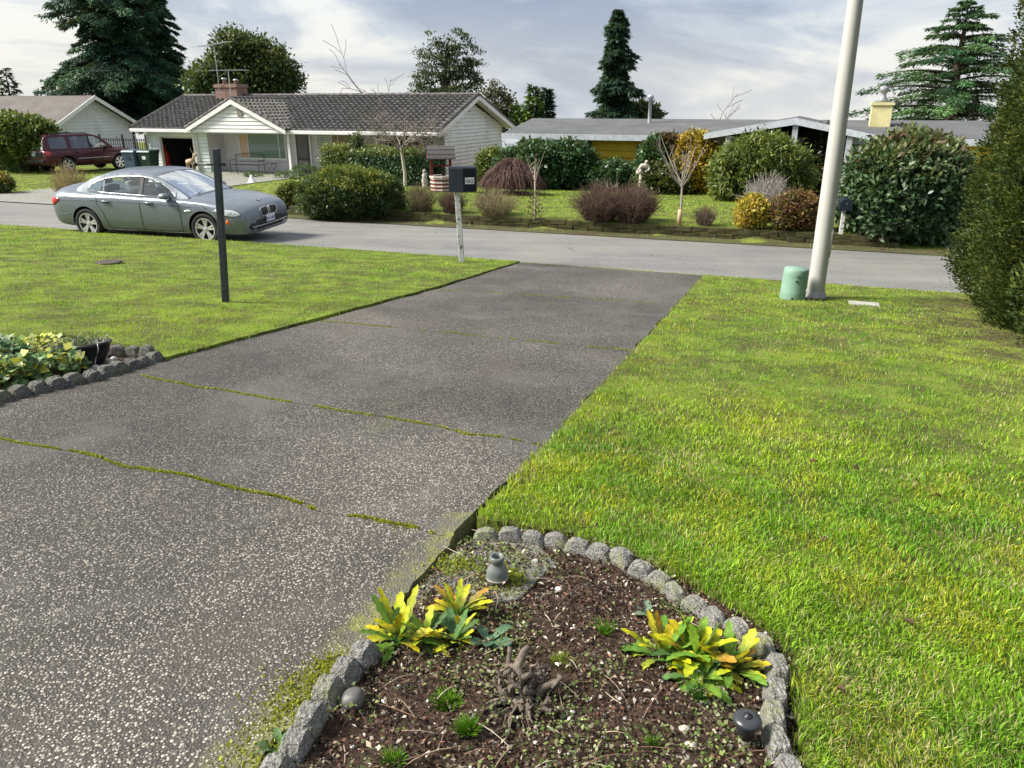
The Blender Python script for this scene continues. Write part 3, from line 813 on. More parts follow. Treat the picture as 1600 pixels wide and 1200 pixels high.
M_BLINDS = panemat('pane_with_blinds', (0.13, 0.24, 0.22), 14.0)
M_ORANGE = panemat('pane_with_orange_blind', (0.50, 0.30, 0.20)); M_DKPANE = panemat('dark_pane', (0.05, 0.06, 0.06)); M_BROWNP = panemat('brown_curtain_pane', (0.16, 0.085, 0.075))

# ---- house with the tiled roof
D0 = 18.2
HZ = gz(*xy(-5, D0))
h1s0, h1s1 = fac(232, 230, D0)[0], fac(692, 240, D0 + 1.0)[0]
h1 = thing('tiled_roof_house', 'single storey white house with dark mossy tiled roof and open garage', 'house', (*xy(h1s0, D0), HZ), ANG)
def L1(px, py, d):       # local coordinates of a sightline on plane y = d
    s, z = fac(px, py, D0 + d); return s - h1s0, z - HZ
W1 = h1s1 - h1s0; ZE = L1(430, 204, -.5)[1]; DEP = 8.8; RY = 4.0; ZR = L1(520, 150, RY)[1]
fy = lambda yy: (lambda u, o, z: (u, yy - o, z))
ga0, ga1 = L1(252, 230, 0)[0], L1(303, 230, 0)[0]; gat = L1(275, 213, 0)[1]; sid1 = L1(326, 230, 0)[0]
m = MB(); f = fy(0)
siding(m, f, lambda z: 0, lambda z: ga0, 0, ZE); siding(m, f, lambda z: ga1, lambda z: sid1, 0, ZE); siding(m, f, lambda z: ga0, lambda z: ga1, gat, ZE)
m.build('garage_wall', M_WSID, h1, fix=False)
m = MB(); m.box(ga0 - .14, ga0, -.05, .12, 0, gat + .12); m.box(ga1, ga1 + .14, -.05, .12, 0, gat + .12); m.box(ga0, ga1, -.052, .12, gat - .03, gat + .12)
m.build('garage_frame', M_WHITE, h1)
m = MB(); m.box(ga0 + .02, ga1 - .02, .15, 2.3, gat - .1, gat - .05); m.build('raised_garage_door', M_WHITE, h1)
m = MB(); m.box(.1, .16, .05, 6, 0, ZE); m.box(sid1 - .1, sid1 - .04, .05, 6, 0, ZE); m.box(.1, sid1 - .04, 6, 6.1, 0, ZE); m.box(.1, sid1 - .05, .1, 6, ZE - .15, ZE - .1); m.build('garage_interior', M_DARKIN, h1)
m = MB(); m.box(-.05, W1 + .03, -.06, DEP, -.35, .03); m.build('foundation', pm('foundation_concrete', (0.3, 0.29, .27), .9), h1)
BY = 1.15
m = MB(); m.box(sid1, W1, BY, BY + .12, .03, ZE); m.box(sid1 - .06, sid1, .0, BY, .03, ZE); m.build('porch_wall', M_STUCCO, h1)
m = MB(); siding(m, lambda u, o, z: (W1 + o, u, z), lambda z: BY, lambda z: DEP - .4, .03, ZE)
gable = lambda z: (z - ZE) / max(.01, ZR - .25 - ZE)
siding(m, lambda u, o, z: (W1 + o, u, z), lambda z: BY - .9 + (RY - BY + .9) * max(0, gable(z)), lambda z: DEP - (DEP - RY) * max(0, gable(z)), ZE, ZR - .25)
m.build('gable_end_wall', M_WSID, h1, fix=False)
m = MB(); siding(m, lambda u, o, z: (-o, u, z), lambda z: 0, lambda z: DEP - .4, .03, ZE); m.box(0, W1, DEP - .45, DEP - .35, 0, ZE); m.build('rear_wall', M_WSID, h1, fix=False)
# roof
ex0, ex1, ey0, ey1 = L1(204, 200, -.5)[0], W1 + .55, -.5, DEP + .25
hip = L1(288, 150, RY)[0] - ex0; sl = math.hypot(RY - ey0, ZR - ZE)
m = MB()
tiles(m, (ex0, ey0, ZE), (1, 0, 0), (0, RY - ey0, ZR - ZE), lambda v: hip * v / sl, lambda v: ex1 - ex0, sl)
sl2 = math.hypot(ey1 - RY, ZR - ZE)
tiles(m, (ex0, ey1, ZE), (1, 0, 0), (0, RY - ey1, ZR - ZE), lambda v: hip * v / sl2, lambda v: ex1 - ex0, sl2)
slh = math.hypot(hip, ZR - ZE)
tiles(m, (ex0, ey0, ZE), (0, 1, 0), (hip, 0, ZR - ZE), lambda v: (RY - ey0) * v / slh, lambda v: (ey1 - ey0) - (ey1 - RY) * v / slh, slh)
# porch gable
pg0, pg1 = L1(290, 200, -.7)[0], L1(447, 200, -.7)[0]; pgx = L1(362, 160, -.7)[0]; pgz = L1(362, 156, -.7)[1]
back = (pgz - ZE) / ((ZR - ZE) / (RY - ey0)) + ey0 + .3
for xa in (pg0, pg1):
    ln = back + .75; sg = math.hypot(pgx - xa, pgz - ZE)
    if xa == pg0: tiles(m, (xa, -.75, ZE + .03), (0, 1, 0), (pgx - xa, 0, pgz - ZE), lambda v: 0, lambda v: ln * (.25 + .75 * v / sg), sg)
    else: tiles(m, (xa, -.75, ZE + .03), (0, 1, 0), (pgx - xa, 0, pgz - ZE), lambda v: 0, lambda v: ln * (.25 + .75 * v / sg), sg)
# ridge and rake caps
def caps(m, a, b, r=.11, st=.33):
    a, b = Vector(a), Vector(b); n = max(1, int((b - a).length / st))
    for i in range(n):
        p, q = a.lerp(b, i / n), a.lerp(b, (i + 1.1) / n); m.tube([p, q], [r * 1.12, r * .9], 7)
caps(m, (ex0 + hip, RY, ZR + .03), (ex1, RY, ZR + .03)); caps(m, (ex0, ey0, ZE + .05), (ex0 + hip, RY, ZR + .04)); caps(m, (ex0, ey1, ZE + .05), (ex0 + hip, RY, ZR + .04))
caps(m, (ex1 - .06, ey0, ZE + .06), (ex1 - .06, RY, ZR + .06), .09); caps(m, (ex1 - .06, ey1, ZE + .06), (ex1 - .06, RY, ZR + .06), .09)
caps(m, (pgx, -.75, pgz + .06), (pgx, back, pgz + .06)); caps(m, (pg0, -.72, ZE + .07), (pgx, -.72, pgz + .07), .09); caps(m, (pg1, -.72, ZE + .07), (pgx, -.72, pgz + .07), .09)
roof = m.build('roof', M_TILE, h1, fix=False)
m = MB(); m.box(ex0, ex1 - .03, ey0 - .1, ey0, ZE - .15, ZE + .01); m.box(ex0 - .08, ex0, ey0, ey1, ZE - .15, ZE + .01); m.build('gutter', M_WHITE, h1, bevel=.02)
m = MB(); m.box(ex0 + .02, ex1 - .04, ey0 + .005, BY, ZE - .12, ZE - .08); m.build('soffit', M_WHITE, h1)
def rake(m, xx, ya, za, yb, zb, w=.2, th=.05):
    m.add([(xx, ya, za - w), (xx, ya, za), (xx, yb, zb), (xx, yb, zb - w), (xx + th, ya, za - w), (xx + th, ya, za), (xx + th, yb, zb), (xx + th, yb, zb - w)],
          [(0, 1, 2, 3), (7, 6, 5, 4), (0, 4, 5, 1), (1, 5, 6, 2), (2, 6, 7, 3), (3, 7, 4, 0)])
m = MB(); rake(m, ex1 - .02, ey0, ZE, RY, ZR); rake(m, ex1 - .02, ey1, ZE, RY, ZR)
m.add([(W1, ey0, ZE - .06), (ex1, ey0, ZE - .06), (ex1, RY, ZR - .06), (W1, RY, ZR - .06), (W1, ey1, ZE - .06), (ex1, ey1, ZE - .06)], [(0, 1, 2, 3), (3, 2, 5, 4)])
m.build('rake_board', M_WHITE, h1)
m = MB()
for xa in (pg0, pg1):
    m.add([(xa, -.8, ZE - .16), (xa, -.8, ZE + .02), (pgx, -.8, pgz + .02), (pgx, -.8, pgz - .19), (xa, -.74, ZE - .16), (xa, -.74, ZE + .02), (pgx, -.74, pgz + .02), (pgx, -.74, pgz - .19)],
          [(0, 1, 2, 3), (7, 6, 5, 4), (0, 4, 5, 1), (1, 5, 6, 2), (2, 6, 7, 3), (3, 7, 4, 0)])
m.build('porch_rake_board', M_WHITE, h1)
m = MB(); gt = lambda z: (z - ZE) / (pgz - .2 - ZE)
siding(m, fy(-.62), lambda z: pg0 + .25 + (pgx - pg0 - .25) * max(0, gt(z)), lambda z: pg1 - .25 - (pg1 - .25 - pgx) * max(0, gt(z)), ZE - .12, pgz - .2, .17)
g = m.build('porch_gable', pm('cream_siding', (0.74, 0.75, 0.70), .6, var=.05, scale=1), h1, fix=False)
vz = L1(375, 174, -.45)[1]
MB().box(pgx + .22, pgx + .5, -.69, -.58, vz - .22, vz + .2).build('vent', pm('vent_grey', (0.22, 0.2, 0.17), .8), g)
m = MB(); pz = L1(457, 271, -.2)[0]; m.box(pz - .07, pz + .07, -.3, -.16, .0, ZE - .14); m.build('porch_post', M_WHITE, h1, bevel=.01)
d1 = L1(305, 210, -.12)[0]; m = MB(); m.tube([(d1, -.14, ZE - .1), (d1, -.08, ZE - .3), (d1, -.08, 0.05)], .045, 6); m.build('downspout', M_WHITE, h1, True); m = MB(); m.tube([(.1, -.4, ZE - .1), (.1, -.1, ZE - .35), (.1, -.08, .05)], .045, 6); m.build('downspout', M_WHITE, h1, True)
# windows, door
w0, w1, wz0, wz1 = L1(350, 0, BY)[0], L1(424, 0, BY)[0], L1(390, 246, BY)[1], L1(390, 204, BY)[1]
wm1, wm2 = L1(363.5, 0, BY)[0], L1(414, 0, BY)[0]
window(h1, fy(BY), w0, w1, wz0, wz1, [M_ORANGE, M_BLINDS, M_BLINDS], M_WHITE, [wm1, wm2])
v0, v1, vz0, vz1 = L1(478, 0, BY)[0], L1(535, 0, BY)[0], L1(500, 232, BY)[1], L1(500, 205, BY)[1]
window(h1, fy(BY), v0, v1, vz0, vz1, [panemat('pane_pale_blind', (0.45, 0.55, 0.50), 9.), M_BROWNP, M_BROWNP], M_WHITE, [L1(502, 0, BY)[0], L1(513, 0, BY)[0]])
dr0, dr1 = L1(443, 0, BY)[0], L1(465, 0, BY)[0]; drz = L1(450, 204, BY)[1]
m = MB(); m.box(dr0, dr1, BY - .07, BY - .01, .06, drz - .04); door = m.build('door', pm('bronze_screen_door', (0.075, 0.06, 0.055), .4, scale=2), h1)
m = MB(); m.box(dr0 + .1, dr1 - .1, BY - .09, BY - .072, .75, drz - .16); m.build('screen_panel', pm('grey_mesh', (0.13, 0.12, 0.12), .5), door)
m = MB(); m.box(dr0 + .1, dr1 - .1, BY - .09, BY - .072, .16, .62); m.build('kick_panel', pm('pale_kick', (0.25, 0.23, 0.2), .5), door)
m = MB(); m.box(dr0 - .09, dr0, BY - .08, BY, 0.03, drz); m.box(dr1, dr1 + .09, BY - .08, BY, .03, drz); m.box(dr0 - .09, dr1 + .09, BY - .08, BY, drz, drz + .08); m.build('door_frame', M_WHITE, h1)
m = MB(); m.box(sid1 - .2, pz + .6, -.75, BY, -.3, .02); m.build('porch_slab', M_FARDRIVE, h1, bevel=.02)
bw0, bw1 = L1(590, 0, BY)[0], L1(672, 0, BY)[0]
window(h1, fy(BY), bw0, bw1, vz0 - .3, vz1, M_DKPANE, M_WHITE, [bw0 + (bw1 - bw0) * .5])
m = MB(); hv = W1; m.add([(hv + .03, RY - .15, ZR - .75), (hv + .03, RY + .15, ZR - .75), (hv + .03, RY + .15, ZR - .4), (hv + .03, RY - .15, ZR - .4), (hv - .05, RY - .15, ZR - .75), (hv - .05, RY + .15, ZR - .75), (hv - .05, RY + .15, ZR - .4), (hv - .05, RY - .15, ZR - .4)], [(0, 1, 2, 3), (0, 4, 5, 1), (3, 2, 6, 7), (0, 3, 7, 4), (1, 5, 6, 2)])
m.build('gable_vent', pm('gable_vent_grey', (0.35, .36, .35), .7), h1)
# chimney
c0, c1 = L1(338, 140, RY - .5)[0], L1(371, 140, RY - .5)[0]; cz = L1(355, 131, RY - .5)[1]
m = MB(); m.box(c0, c1, RY - .6, RY + .3, ZR - .7, cz - .18); m.box(c0 - .06, c1 + .06, RY - .66, RY + .36, cz - .18, cz - .08); m.box(c0 - .02, c1 + .02, RY - .62, RY + .32, cz - .08, cz)
ch = m.build('chimney', M_BRICK, h1)
m = MB(); m.lathe([(.1, 0), (.1, .22), (.16, .24), (.13, .3), (0, .32)], 10, (c0 + .3, RY - .15, cz)); m.build('chimney_pot', pm('galvanised', (0.4, .4, .4), .4, .7), ch, True); m = MB(); m.lathe([(.12, 0), (.12, .16), (.2, .18), (.02, .26)], 10, (c1 - .32, RY - .15, cz)); m.build('chimney_pot', MATS['galvanised'], ch, True)
# roof aerials
def aerial(name, label, px, top, base_py, Y, elements, yaw, tilt=0.0):
    b = pt(px, base_py, Y); t_ = pt(px, top, Y); o = thing(name, label, 'antenna', b, yaw)
    hh = t_.z - b.z
    MB().tube([(0, 0, -.3), (0, 0, hh)], .022, 6).build('mast', M_ALU, o)
    m = MB(); m.tube([(-.9, 0, hh - .05), (.9, 0, hh - .05 + tilt)], .018, 5)
    for k in range(elements):
        x = -.85 + 1.7 * k / (elements - 1); l = .75 - .35 * k / elements
        z = hh - .05 + tilt * (x + .9) / 1.8
        m.tube([(x, -l, z), (x, l, z)], .012, 4)
    m.build('boom', M_ALU, o); return o
M_ALU = pm('aluminium', (0.5, .51, .52), .35, .8, scale=10, bump=0)
aerial('television_aerial', 'flat television aerial right above the brick chimney', 361, 109, 150, 41.5, 9, .5, .05)
aerial('television_aerial', 'higher tilted television aerial left above the brick chimney', 344, 73, 152, 43.5, 5, 1.0, .35)

# ---- white house on the left
D2 = 21.5
s2e = fac(82, 220, D2)[0]; H2Z = gz(*xy(s2e, D2)); d2b = facs(205, 200, s2e)[0]; dep2 = d2b - D2
h2 = thing('white_gable_house', 'white gabled house with tan shingle roof behind the maroon SUV', 'house', (*xy(s2e, D2), H2Z), ANG)
dpk, zpk = facs(139, 152, s2e); zpk -= H2Z; ypk = dep2 / 2
ze2 = facs(205, 190, s2e)[1] - H2Z - .1; ze2 = max(1.7, min(ze2, 2.5))
m = MB(); siding(m, lambda u, o, z: (o, u, z), lambda z: 0 + ypk * max(0, (z - ze2) / (zpk - ze2)), lambda z: dep2 - ypk * max(0, (z - ze2) / (zpk - ze2)), 0, zpk - .05, .2)
m.build('gable_end_wall', M_GSID, h2, fix=False)
m = MB(); siding(m, lambda u, o, z: (u, -o, z), lambda z: -13, lambda z: 0, 0, ze2, .2); m.box(-13, -.02, dep2 - .1, dep2, 0, ze2); m.build('front_wall', M_GSID, h2, fix=False)
rs = (zpk - ze2) / ypk
m = MB()
for sgn in (0, 1):
    ya = -.5 if not sgn else dep2 + .5; za = ze2 - .5 * rs
    q = [(-14, ya, za), (.6, ya, za), (.6, ypk, zpk), (-14, ypk, zpk)]
    m.add([(a, b, c + .1) for a, b, c in q] + [(a, b, c) for a, b, c in q], [(0, 1, 2, 3), (7, 6, 5, 4), (0, 4, 5, 1), (1, 5, 6, 2), (3, 2, 6, 7), (0, 3, 7, 4)])
m.build('roof', M_SHT, h2)
m = MB(); rake(m, .58, -.5, ze2 - .5 * rs + .1, ypk, zpk + .11, .24); rake(m, .58, dep2 + .5, ze2 - .5 * rs + .1, ypk, zpk + .11, .24); m.box(-14, .58, -.6, -.5, ze2 - .5 * rs - .05, ze2 - .5 * rs + .1); m.build('rake_board', M_WHITE, h2)
m = MB()
for k in range(5): m.box(.03, .05, ypk - .3, ypk + .3, zpk - 1.15 + k * .09, zpk - 1.09 + k * .09)
m.build('vent', M_WHITE, h2)
m = MB(); m.tube([(.4, dep2 + .45, ze2 - .55 * rs), (.2, dep2 + .2, ze2 - .6), (.1, dep2 + .08, ze2 - .7), (.1, dep2 + .08, .05)], .05, 6); m.build('downspout', M_WHITE, h2, True)

# ---- yellow house on the right
D3 = 18.2
s3a = fac(787, 212, D3 - .5)[0]; H3Z = gz(*xy(s3a + 6, D3))
h3 = thing('yellow_house', 'long low yellow house with grey shingle roof behind the garden shrubs', 'house', (*xy(s3a, D3), H3Z), ANG)
def L3(px, py, d):
    s, z = fac(px, py, D3 + d); return s - s3a, z - H3Z
ze3 = L3(1000, 215, -.5)[1]; y3r = 4.6; zr3 = L3(1000, 190, y3r)[1]; W3 = 33.0; x3r = L3(832, 189, y3r)[0]
m = MB()
th = .12
q = [(0, -.5, ze3), (W3, -.5, ze3), (W3, y3r, zr3), (x3r, y3r, zr3), (0, 9.7, ze3), (W3, 9.7, ze3)]
m.add([(a, b, c + th) for a, b, c in q] + [(a, b, c) for a, b, c in q], [(0, 1, 2, 3), (4, 3, 2, 5), (0, 3, 4), (7, 6, 9, 8), (10, 11, 8, 9), (10, 9, 6), (0, 6, 7, 1), (1, 7, 8, 2), (2, 8, 11, 5), (0, 4, 10, 6), (4, 5, 11, 10)])
m.build('roof', M_SHG, h3)
m = MB(); m.box(-.05, W3, -.62, -.505, ze3 - .12, ze3 + .1); m.box(-.1, -.005, -.5, 9.7, ze3 - .12, ze3 + .1); m.build('fascia', pm('pale_fascia', (0.42, 0.45, 0.48), .6), h3)
m = MB(); m.box(-.0, W3, -.5, 0, ze3 - .1, ze3 - .06); m.build('soffit', pm('soffit_green', (0.10, 0.13, 0.12), .8), h3)
yl0 = L3(924, 230, 0)[0]
m = MB(); siding(m, fy(0), lambda z: yl0, lambda z: W3 - .5, 0, ze3 - .1, .28); m.build('front_wall', M_YELLOW, h3, fix=False)
m = MB(); m.box(yl0 - .3, yl0, -.06, .1, 0, ze3 - .1); m.build('corner_board', M_GTRIM, h3)
m = MB(); m.box(.6, yl0 - .3, .02, .2, 0, ze3 - .1); m.box(.55, .75, .2, 9.2, 0, ze3 - .1); m.build('brick_wall', brick_mat('orange_brick', (0.42, 0.20, 0.12), (0.52, 0.27, 0.17), (0.42, .36, .3)), h3)
m = MB(); m.box(.75, W3 - .5, 9.1, 9.25, 0, ze3 - .1); m.build('rear_wall', M_YELLOW, h3)
window(h3, fy(0), L3(860, 0, 0)[0], L3(905, 0, 0)[0], .9, ze3 - .35, M_DKPANE, M_GTRIM, [L3(882, 0, 0)[0]])
window(h3, fy(0), L3(1010, 0, 0)[0], L3(1070, 0, 0)[0], .9, ze3 - .35, M_DKPANE, M_GTRIM, [L3(1040, 0, 0)[0]])
# entry gable
FY = -2.6
e0, e1, ep, ez0, ezp = L3(1100, 213, FY)[0], L3(1372, 212, FY)[0], L3(1243, 190, FY)[0], L3(1105, 213, FY)[1], L3(1243, 189, FY)[1]
m = MB()
for xa in (e0, e1):
    q = [(xa, FY, ez0), (xa, 4.2, ez0), (ep, 4.2, ezp), (ep, FY, ezp)]
    m.add([(a, b, c + .09) for a, b, c in q] + [(a, b, c) for a, b, c in q], [(0, 1, 2, 3), (7, 6, 5, 4), (0, 4, 5, 1), (0, 3, 7, 4), (1, 5, 6, 2)])
m.build('entry_roof', M_SHG, h3)
m = MB()
for xa in (e0, e1):
    m.add([(xa, FY - .06, ez0 - .1), (xa, FY - .06, ez0 + .1), (ep, FY - .06, ezp + .1), (ep, FY - .06, ezp - .12), (xa, FY - .004, ez0 - .1), (xa, FY - .004, ez0 + .1), (ep, FY - .004, ezp + .1), (ep, FY - .004, ezp - .12)],
          [(0, 1, 2, 3), (7, 6, 5, 4), (0, 4, 5, 1), (1, 5, 6, 2), (2, 6, 7, 3), (3, 7, 4, 0)])
m.build('entry_bargeboard', pm('pale_bargeboard', (0.50, 0.53, 0.58), .6), h3)
for px_ in (1140, 1243, 1330):
    x_ = L3(px_, 200, FY + .1)[0]; zt_ = ezp - .1 - abs(x_ - ep) / max(.1, (ep - e0)) * (ezp - ez0)
    MB().box(x_ - .09, x_ + .09, FY + .02, FY + .2, -.1, zt_ - .02).build('entry_post', pm('post_grey', (0.40, 0.42, 0.45), .6), h3)
m = MB(); m.box(e0 + .3, e1 - .3, -.08, -.03, 0, ze3 - .12); m.build('entry_shade_sheet', M_GTRIM, h3)  # flat dark sheet on the wall, painting the shade under the entry roof
# chimney, vent pipe
c0, c1, cz, cy = L3(1361, 180, 2.4)[0], L3(1393, 180, 2.4)[0], L3(1377, 160, 2.4)[1], 2.4
m = MB(); m.box(c0, c1, cy, cy + .8, ze3, cz - .1); m.box(c0 - .05, c1 + .05, cy - .05, cy + .85, cz - .1, cz)
ch = m.build('chimney', pm('pale_yellow_chimney', (0.62, 0.56, 0.28), .7, scale=2, dirt=(0.5, .45, .3)), h3)
cx = (c0 + c1) / 2
m = MB(); m.lathe([(.2, 0), (.17, .14), (.1, .22), (.1, .36), (.17, .4), (.17, .56), (.03, .6)], 10, (cx, cy + .4, cz)); m.build('flue_cap', pm('flue_grey', (0.25, .26, .28), .6, .2), ch, True)
vx, vzt = L3(1017, 148, 3.2)
m = MB(); m.lathe([(.12, zr3 - .6), (.12, zr3 - .2), (.075, zr3 - .1), (.075, vzt - .28), (.13, vzt - .26), (.13, vzt - .12), (.15, vzt - .1), (.1, vzt)], 10, (vx, 3.2, 0)); m.build('flue_pipe', pm('flue_pipe_grey', (0.42, .43, .45), .45, .4), h3, True)
# driveways across the street
strip('neighbour_driveway', M_FARDRIVE, fac(40, 290, 8)[0], fac(215, 290, 8)[0] + 1.2, 1.0, [WALL_D - .8] + list(np.arange(6.2, 18.2, 1.0)), 0.03)
strip('far_right_driveway', M_FARDRIVE, 22.2, 26.5, 1.0, [WALL_D - .8] + list(np.arange(6.2, 18.2, 1.0)), 0.03)
# ------------------------------------------------------------------ vehicles (local x forward, y to the left, z up)
def carpaint(name, col, rough=.3, flake=.5):
    t = NT(name); p = t.pos(True)
    c = t.mix(t.ramp(t.noise(p, 2.2, 5, .6), [(.4, 0.), (.75, .22)]), col, tuple(x * .8 + .03 for x in col))
    return t.done(t.bsdf(c, t.ramp(t.noise(p, 5, 4), [(.3, rough - .06), (.7, rough + .08)]), flake, None, .4, .22))
M_TYRE = pm('tyre_rubber', (0.022, 0.022, 0.023), .85, scale=12, bump=.3, bscale=70)
M_RIM = pm('alloy_rim', (0.55, 0.55, 0.56), .35, .35, scale=10, bump=0)
M_CHROME = pm('chrome_trim', (0.60, 0.60, 0.60), .32, .95, var=.04, bump=0)
M_TRIMBLK = pm('black_trim', (0.015, 0.015, 0.016), .5, bump=0, scale=10)
M_TAIL = pm('red_lamp_glass', (0.45, 0.012, 0.02), .15, var=.2, bump=0, coat=.8)
M_LAMP = pm('headlamp_glass', (0.46, 0.50, 0.52), .12, .0, var=.6, scale=16, bump=0, coat=1.)
M_AMBER = pm('amber_reflector', (0.70, 0.13, 0.03), .25, bump=0)
M_CARGLASS = glassmat('car_glass', (0.84, 0.92, 0.89), .07)
M_DARKGLASS = glassmat('tinted_car_glass', (0.12, 0.13, 0.14), .12)
M_SEAT = pm('grey_seat_fabric', (0.36, 0.36, 0.34), .9, scale=8)
def lerp_tab(tab, x, k):
    return float(np.interp(x, [r[0] for r in tab], [r[k] for r in tab]))
def smooth_tab(tab, xs):
    """cubic (monotone enough) resampling of station table columns"""
    T = np.array(tab, float); X0 = T[:, 0]; out = [xs]
    for k in range(1, T.shape[1]):
        y = T[:, k]; m = np.gradient(y, X0)
        i = np.clip(np.searchsorted(X0, xs) - 1, 0, len(X0) - 2); h = X0[i + 1] - X0[i]; t = (xs - X0[i]) / h
        out.append((2*t**3-3*t**2+1)*y[i] + (t**3-2*t**2+t)*h*m[i]*.7 + (-2*t**3+3*t**2)*y[i+1] + (t**3-t**2)*h*m[i+1]*.7)
    return np.array(out).T
def wheel(parent, x, y, r, w, side, spokes, rimmat, front=0.0, steer=0.0):
    """tyre and rim; side -1 is the right of the car"""
    M = Matrix.Rotation(RAD(90) * (1 if side < 0 else -1), 4, 'X')
    o = MB(); rr = r * .70
    o.lathe([(rr, -w * .42), (r * .93, -w * .5), (r, -w * .36), (r, w * .36), (r * .93, w * .5), (rr, w * .42), (rr - .01, w * .2), (rr - .01, -w * .2)], 36, (0, 0, 0), M, False)
    ty = o.build('wheel', M_TYRE, parent, True); ty.location = (x, y, r); ty.rotation_euler = (0, 0, steer)
    q = MB(); q.lathe([(rr, w * .42), (rr * .97, w * .44), (rr * .93, w * .40), (rr * .9, w * .1), (rr * .2, w * .02), (0, w * .02)], 36, (0, 0, 0), M, False)
    q.build('rim_barrel', M_TRIMBLK, ty, True)
    q = MB(); n = len(spokes)
    q.lathe([(rr * 1.0, w * .41), (rr * 1.0, w * .46), (rr * .91, w * .45), (rr * .9, w * .38)], 36, (0, 0, 0), M, False)
    q.lathe([(rr * .2, w * .25), (rr * .2, w * .38), (rr * .12, w * .41), (0, w * .41)], 16, (0, 0, 0), M)
    for a, wd in spokes:
        ca, sa = math.cos(a), math.sin(a)
        pts = []
        for rad, hw, zz in ((rr * .12, wd * .8, w * .36), (rr * .55, wd * .75, w * .40), (rr * .93, wd, w * .42)):
            for sg in (-1, 1): pts.append((rad * ca - sg * hw * sa, rad * sa + sg * hw * ca, zz))
        lo = [(a_, b_, c_ - w * .14) for a_, b_, c_ in pts]
        P = [M @ Vector(p) for p in pts + lo]
        q.add(P, [(0, 2, 3, 1), (2, 4, 5, 3), (0, 6, 8, 2), (2, 8, 10, 4), (1, 3, 9, 7), (3, 5, 11, 9)])
    q.build('rim', rimmat, ty)
    return ty
def project(bvh, org, dr):
    h = bvh.ray_cast(Vector(org), Vector(dr)); return h[0], h[1]
def patch(bvh, name, poly, axis, mat, parent, off=.006, sub=3, thick=.0):
    """a piece lying on the bodywork: 2-D outline projected along axis ('R' from the right side, 'F' from ahead, 'B' from behind)"""
    bm = bmesh.new(); vs = [bm.verts.new((a, b, 0)) for a, b in poly]; bm.faces.new(vs)
    bmesh.ops.triangulate(bm, faces=bm.faces[:])
    for _ in range(sub): bmesh.ops.subdivide_edges(bm, edges=[e for e in bm.edges if e.calc_length() > .05], cuts=1, use_grid_fill=True)
    bmesh.ops.triangulate(bm, faces=bm.faces[:])
    for v in bm.verts:
        a, b = v.co.x, v.co.y
        if axis == 'R': h, n = project(bvh, (a, -3, b), (0, 1, 0))
        elif axis == 'L': h, n = project(bvh, (a, 3, b), (0, -1, 0))
        elif axis == 'F': h, n = project(bvh, (4, a, b), (-1, 0, 0))
        else: h, n = project(bvh, (-4, a, b), (1, 0, 0))
        if h is None: h, n = bvh.find_nearest(Vector((a, -.9, b) if axis == 'R' else ((a, .9, b) if axis == 'L' else (2.4 if axis == 'F' else -2.4, a, b))))[:2]
        v.co = h + n * off
    me = bpy.data.meshes.new(name); bmesh.ops.recalc_face_normals(bm, faces=bm.faces[:]); bm.to_mesh(me); bm.free(); me.materials.append(mat)
    me.polygons.foreach_set('use_smooth', [True] * len(me.polygons))
    o = bpy.data.objects.new(name, me); link(o, parent)
    md = o.modifiers.new('solid', 'SOLIDIFY'); md.thickness = max(.004, thick); md.offset = 1
    return o
def seam(bvh, pts, axis, r=.005, off=.0):
    out = []
    P = [Vector(p) for p in pts]
    for i in range(len(P) - 1):
        for k in range(6):
            a = P[i].lerp(P[i + 1], k / 6); out.append(a)
    out.append(P[-1]); q = []
    for a in out:
        if axis == 'R': h, n = project(bvh, (a.x, -3, a.y), (0, 1, 0))
        elif axis == 'F': h, n = project(bvh, (4, a.x, a.y), (-1, 0, 0))
        else: h, n = project(bvh, (a.x, a.y, 3), (0, 0, -1))
        if h is not None: q.append(h + n * off)
    return q
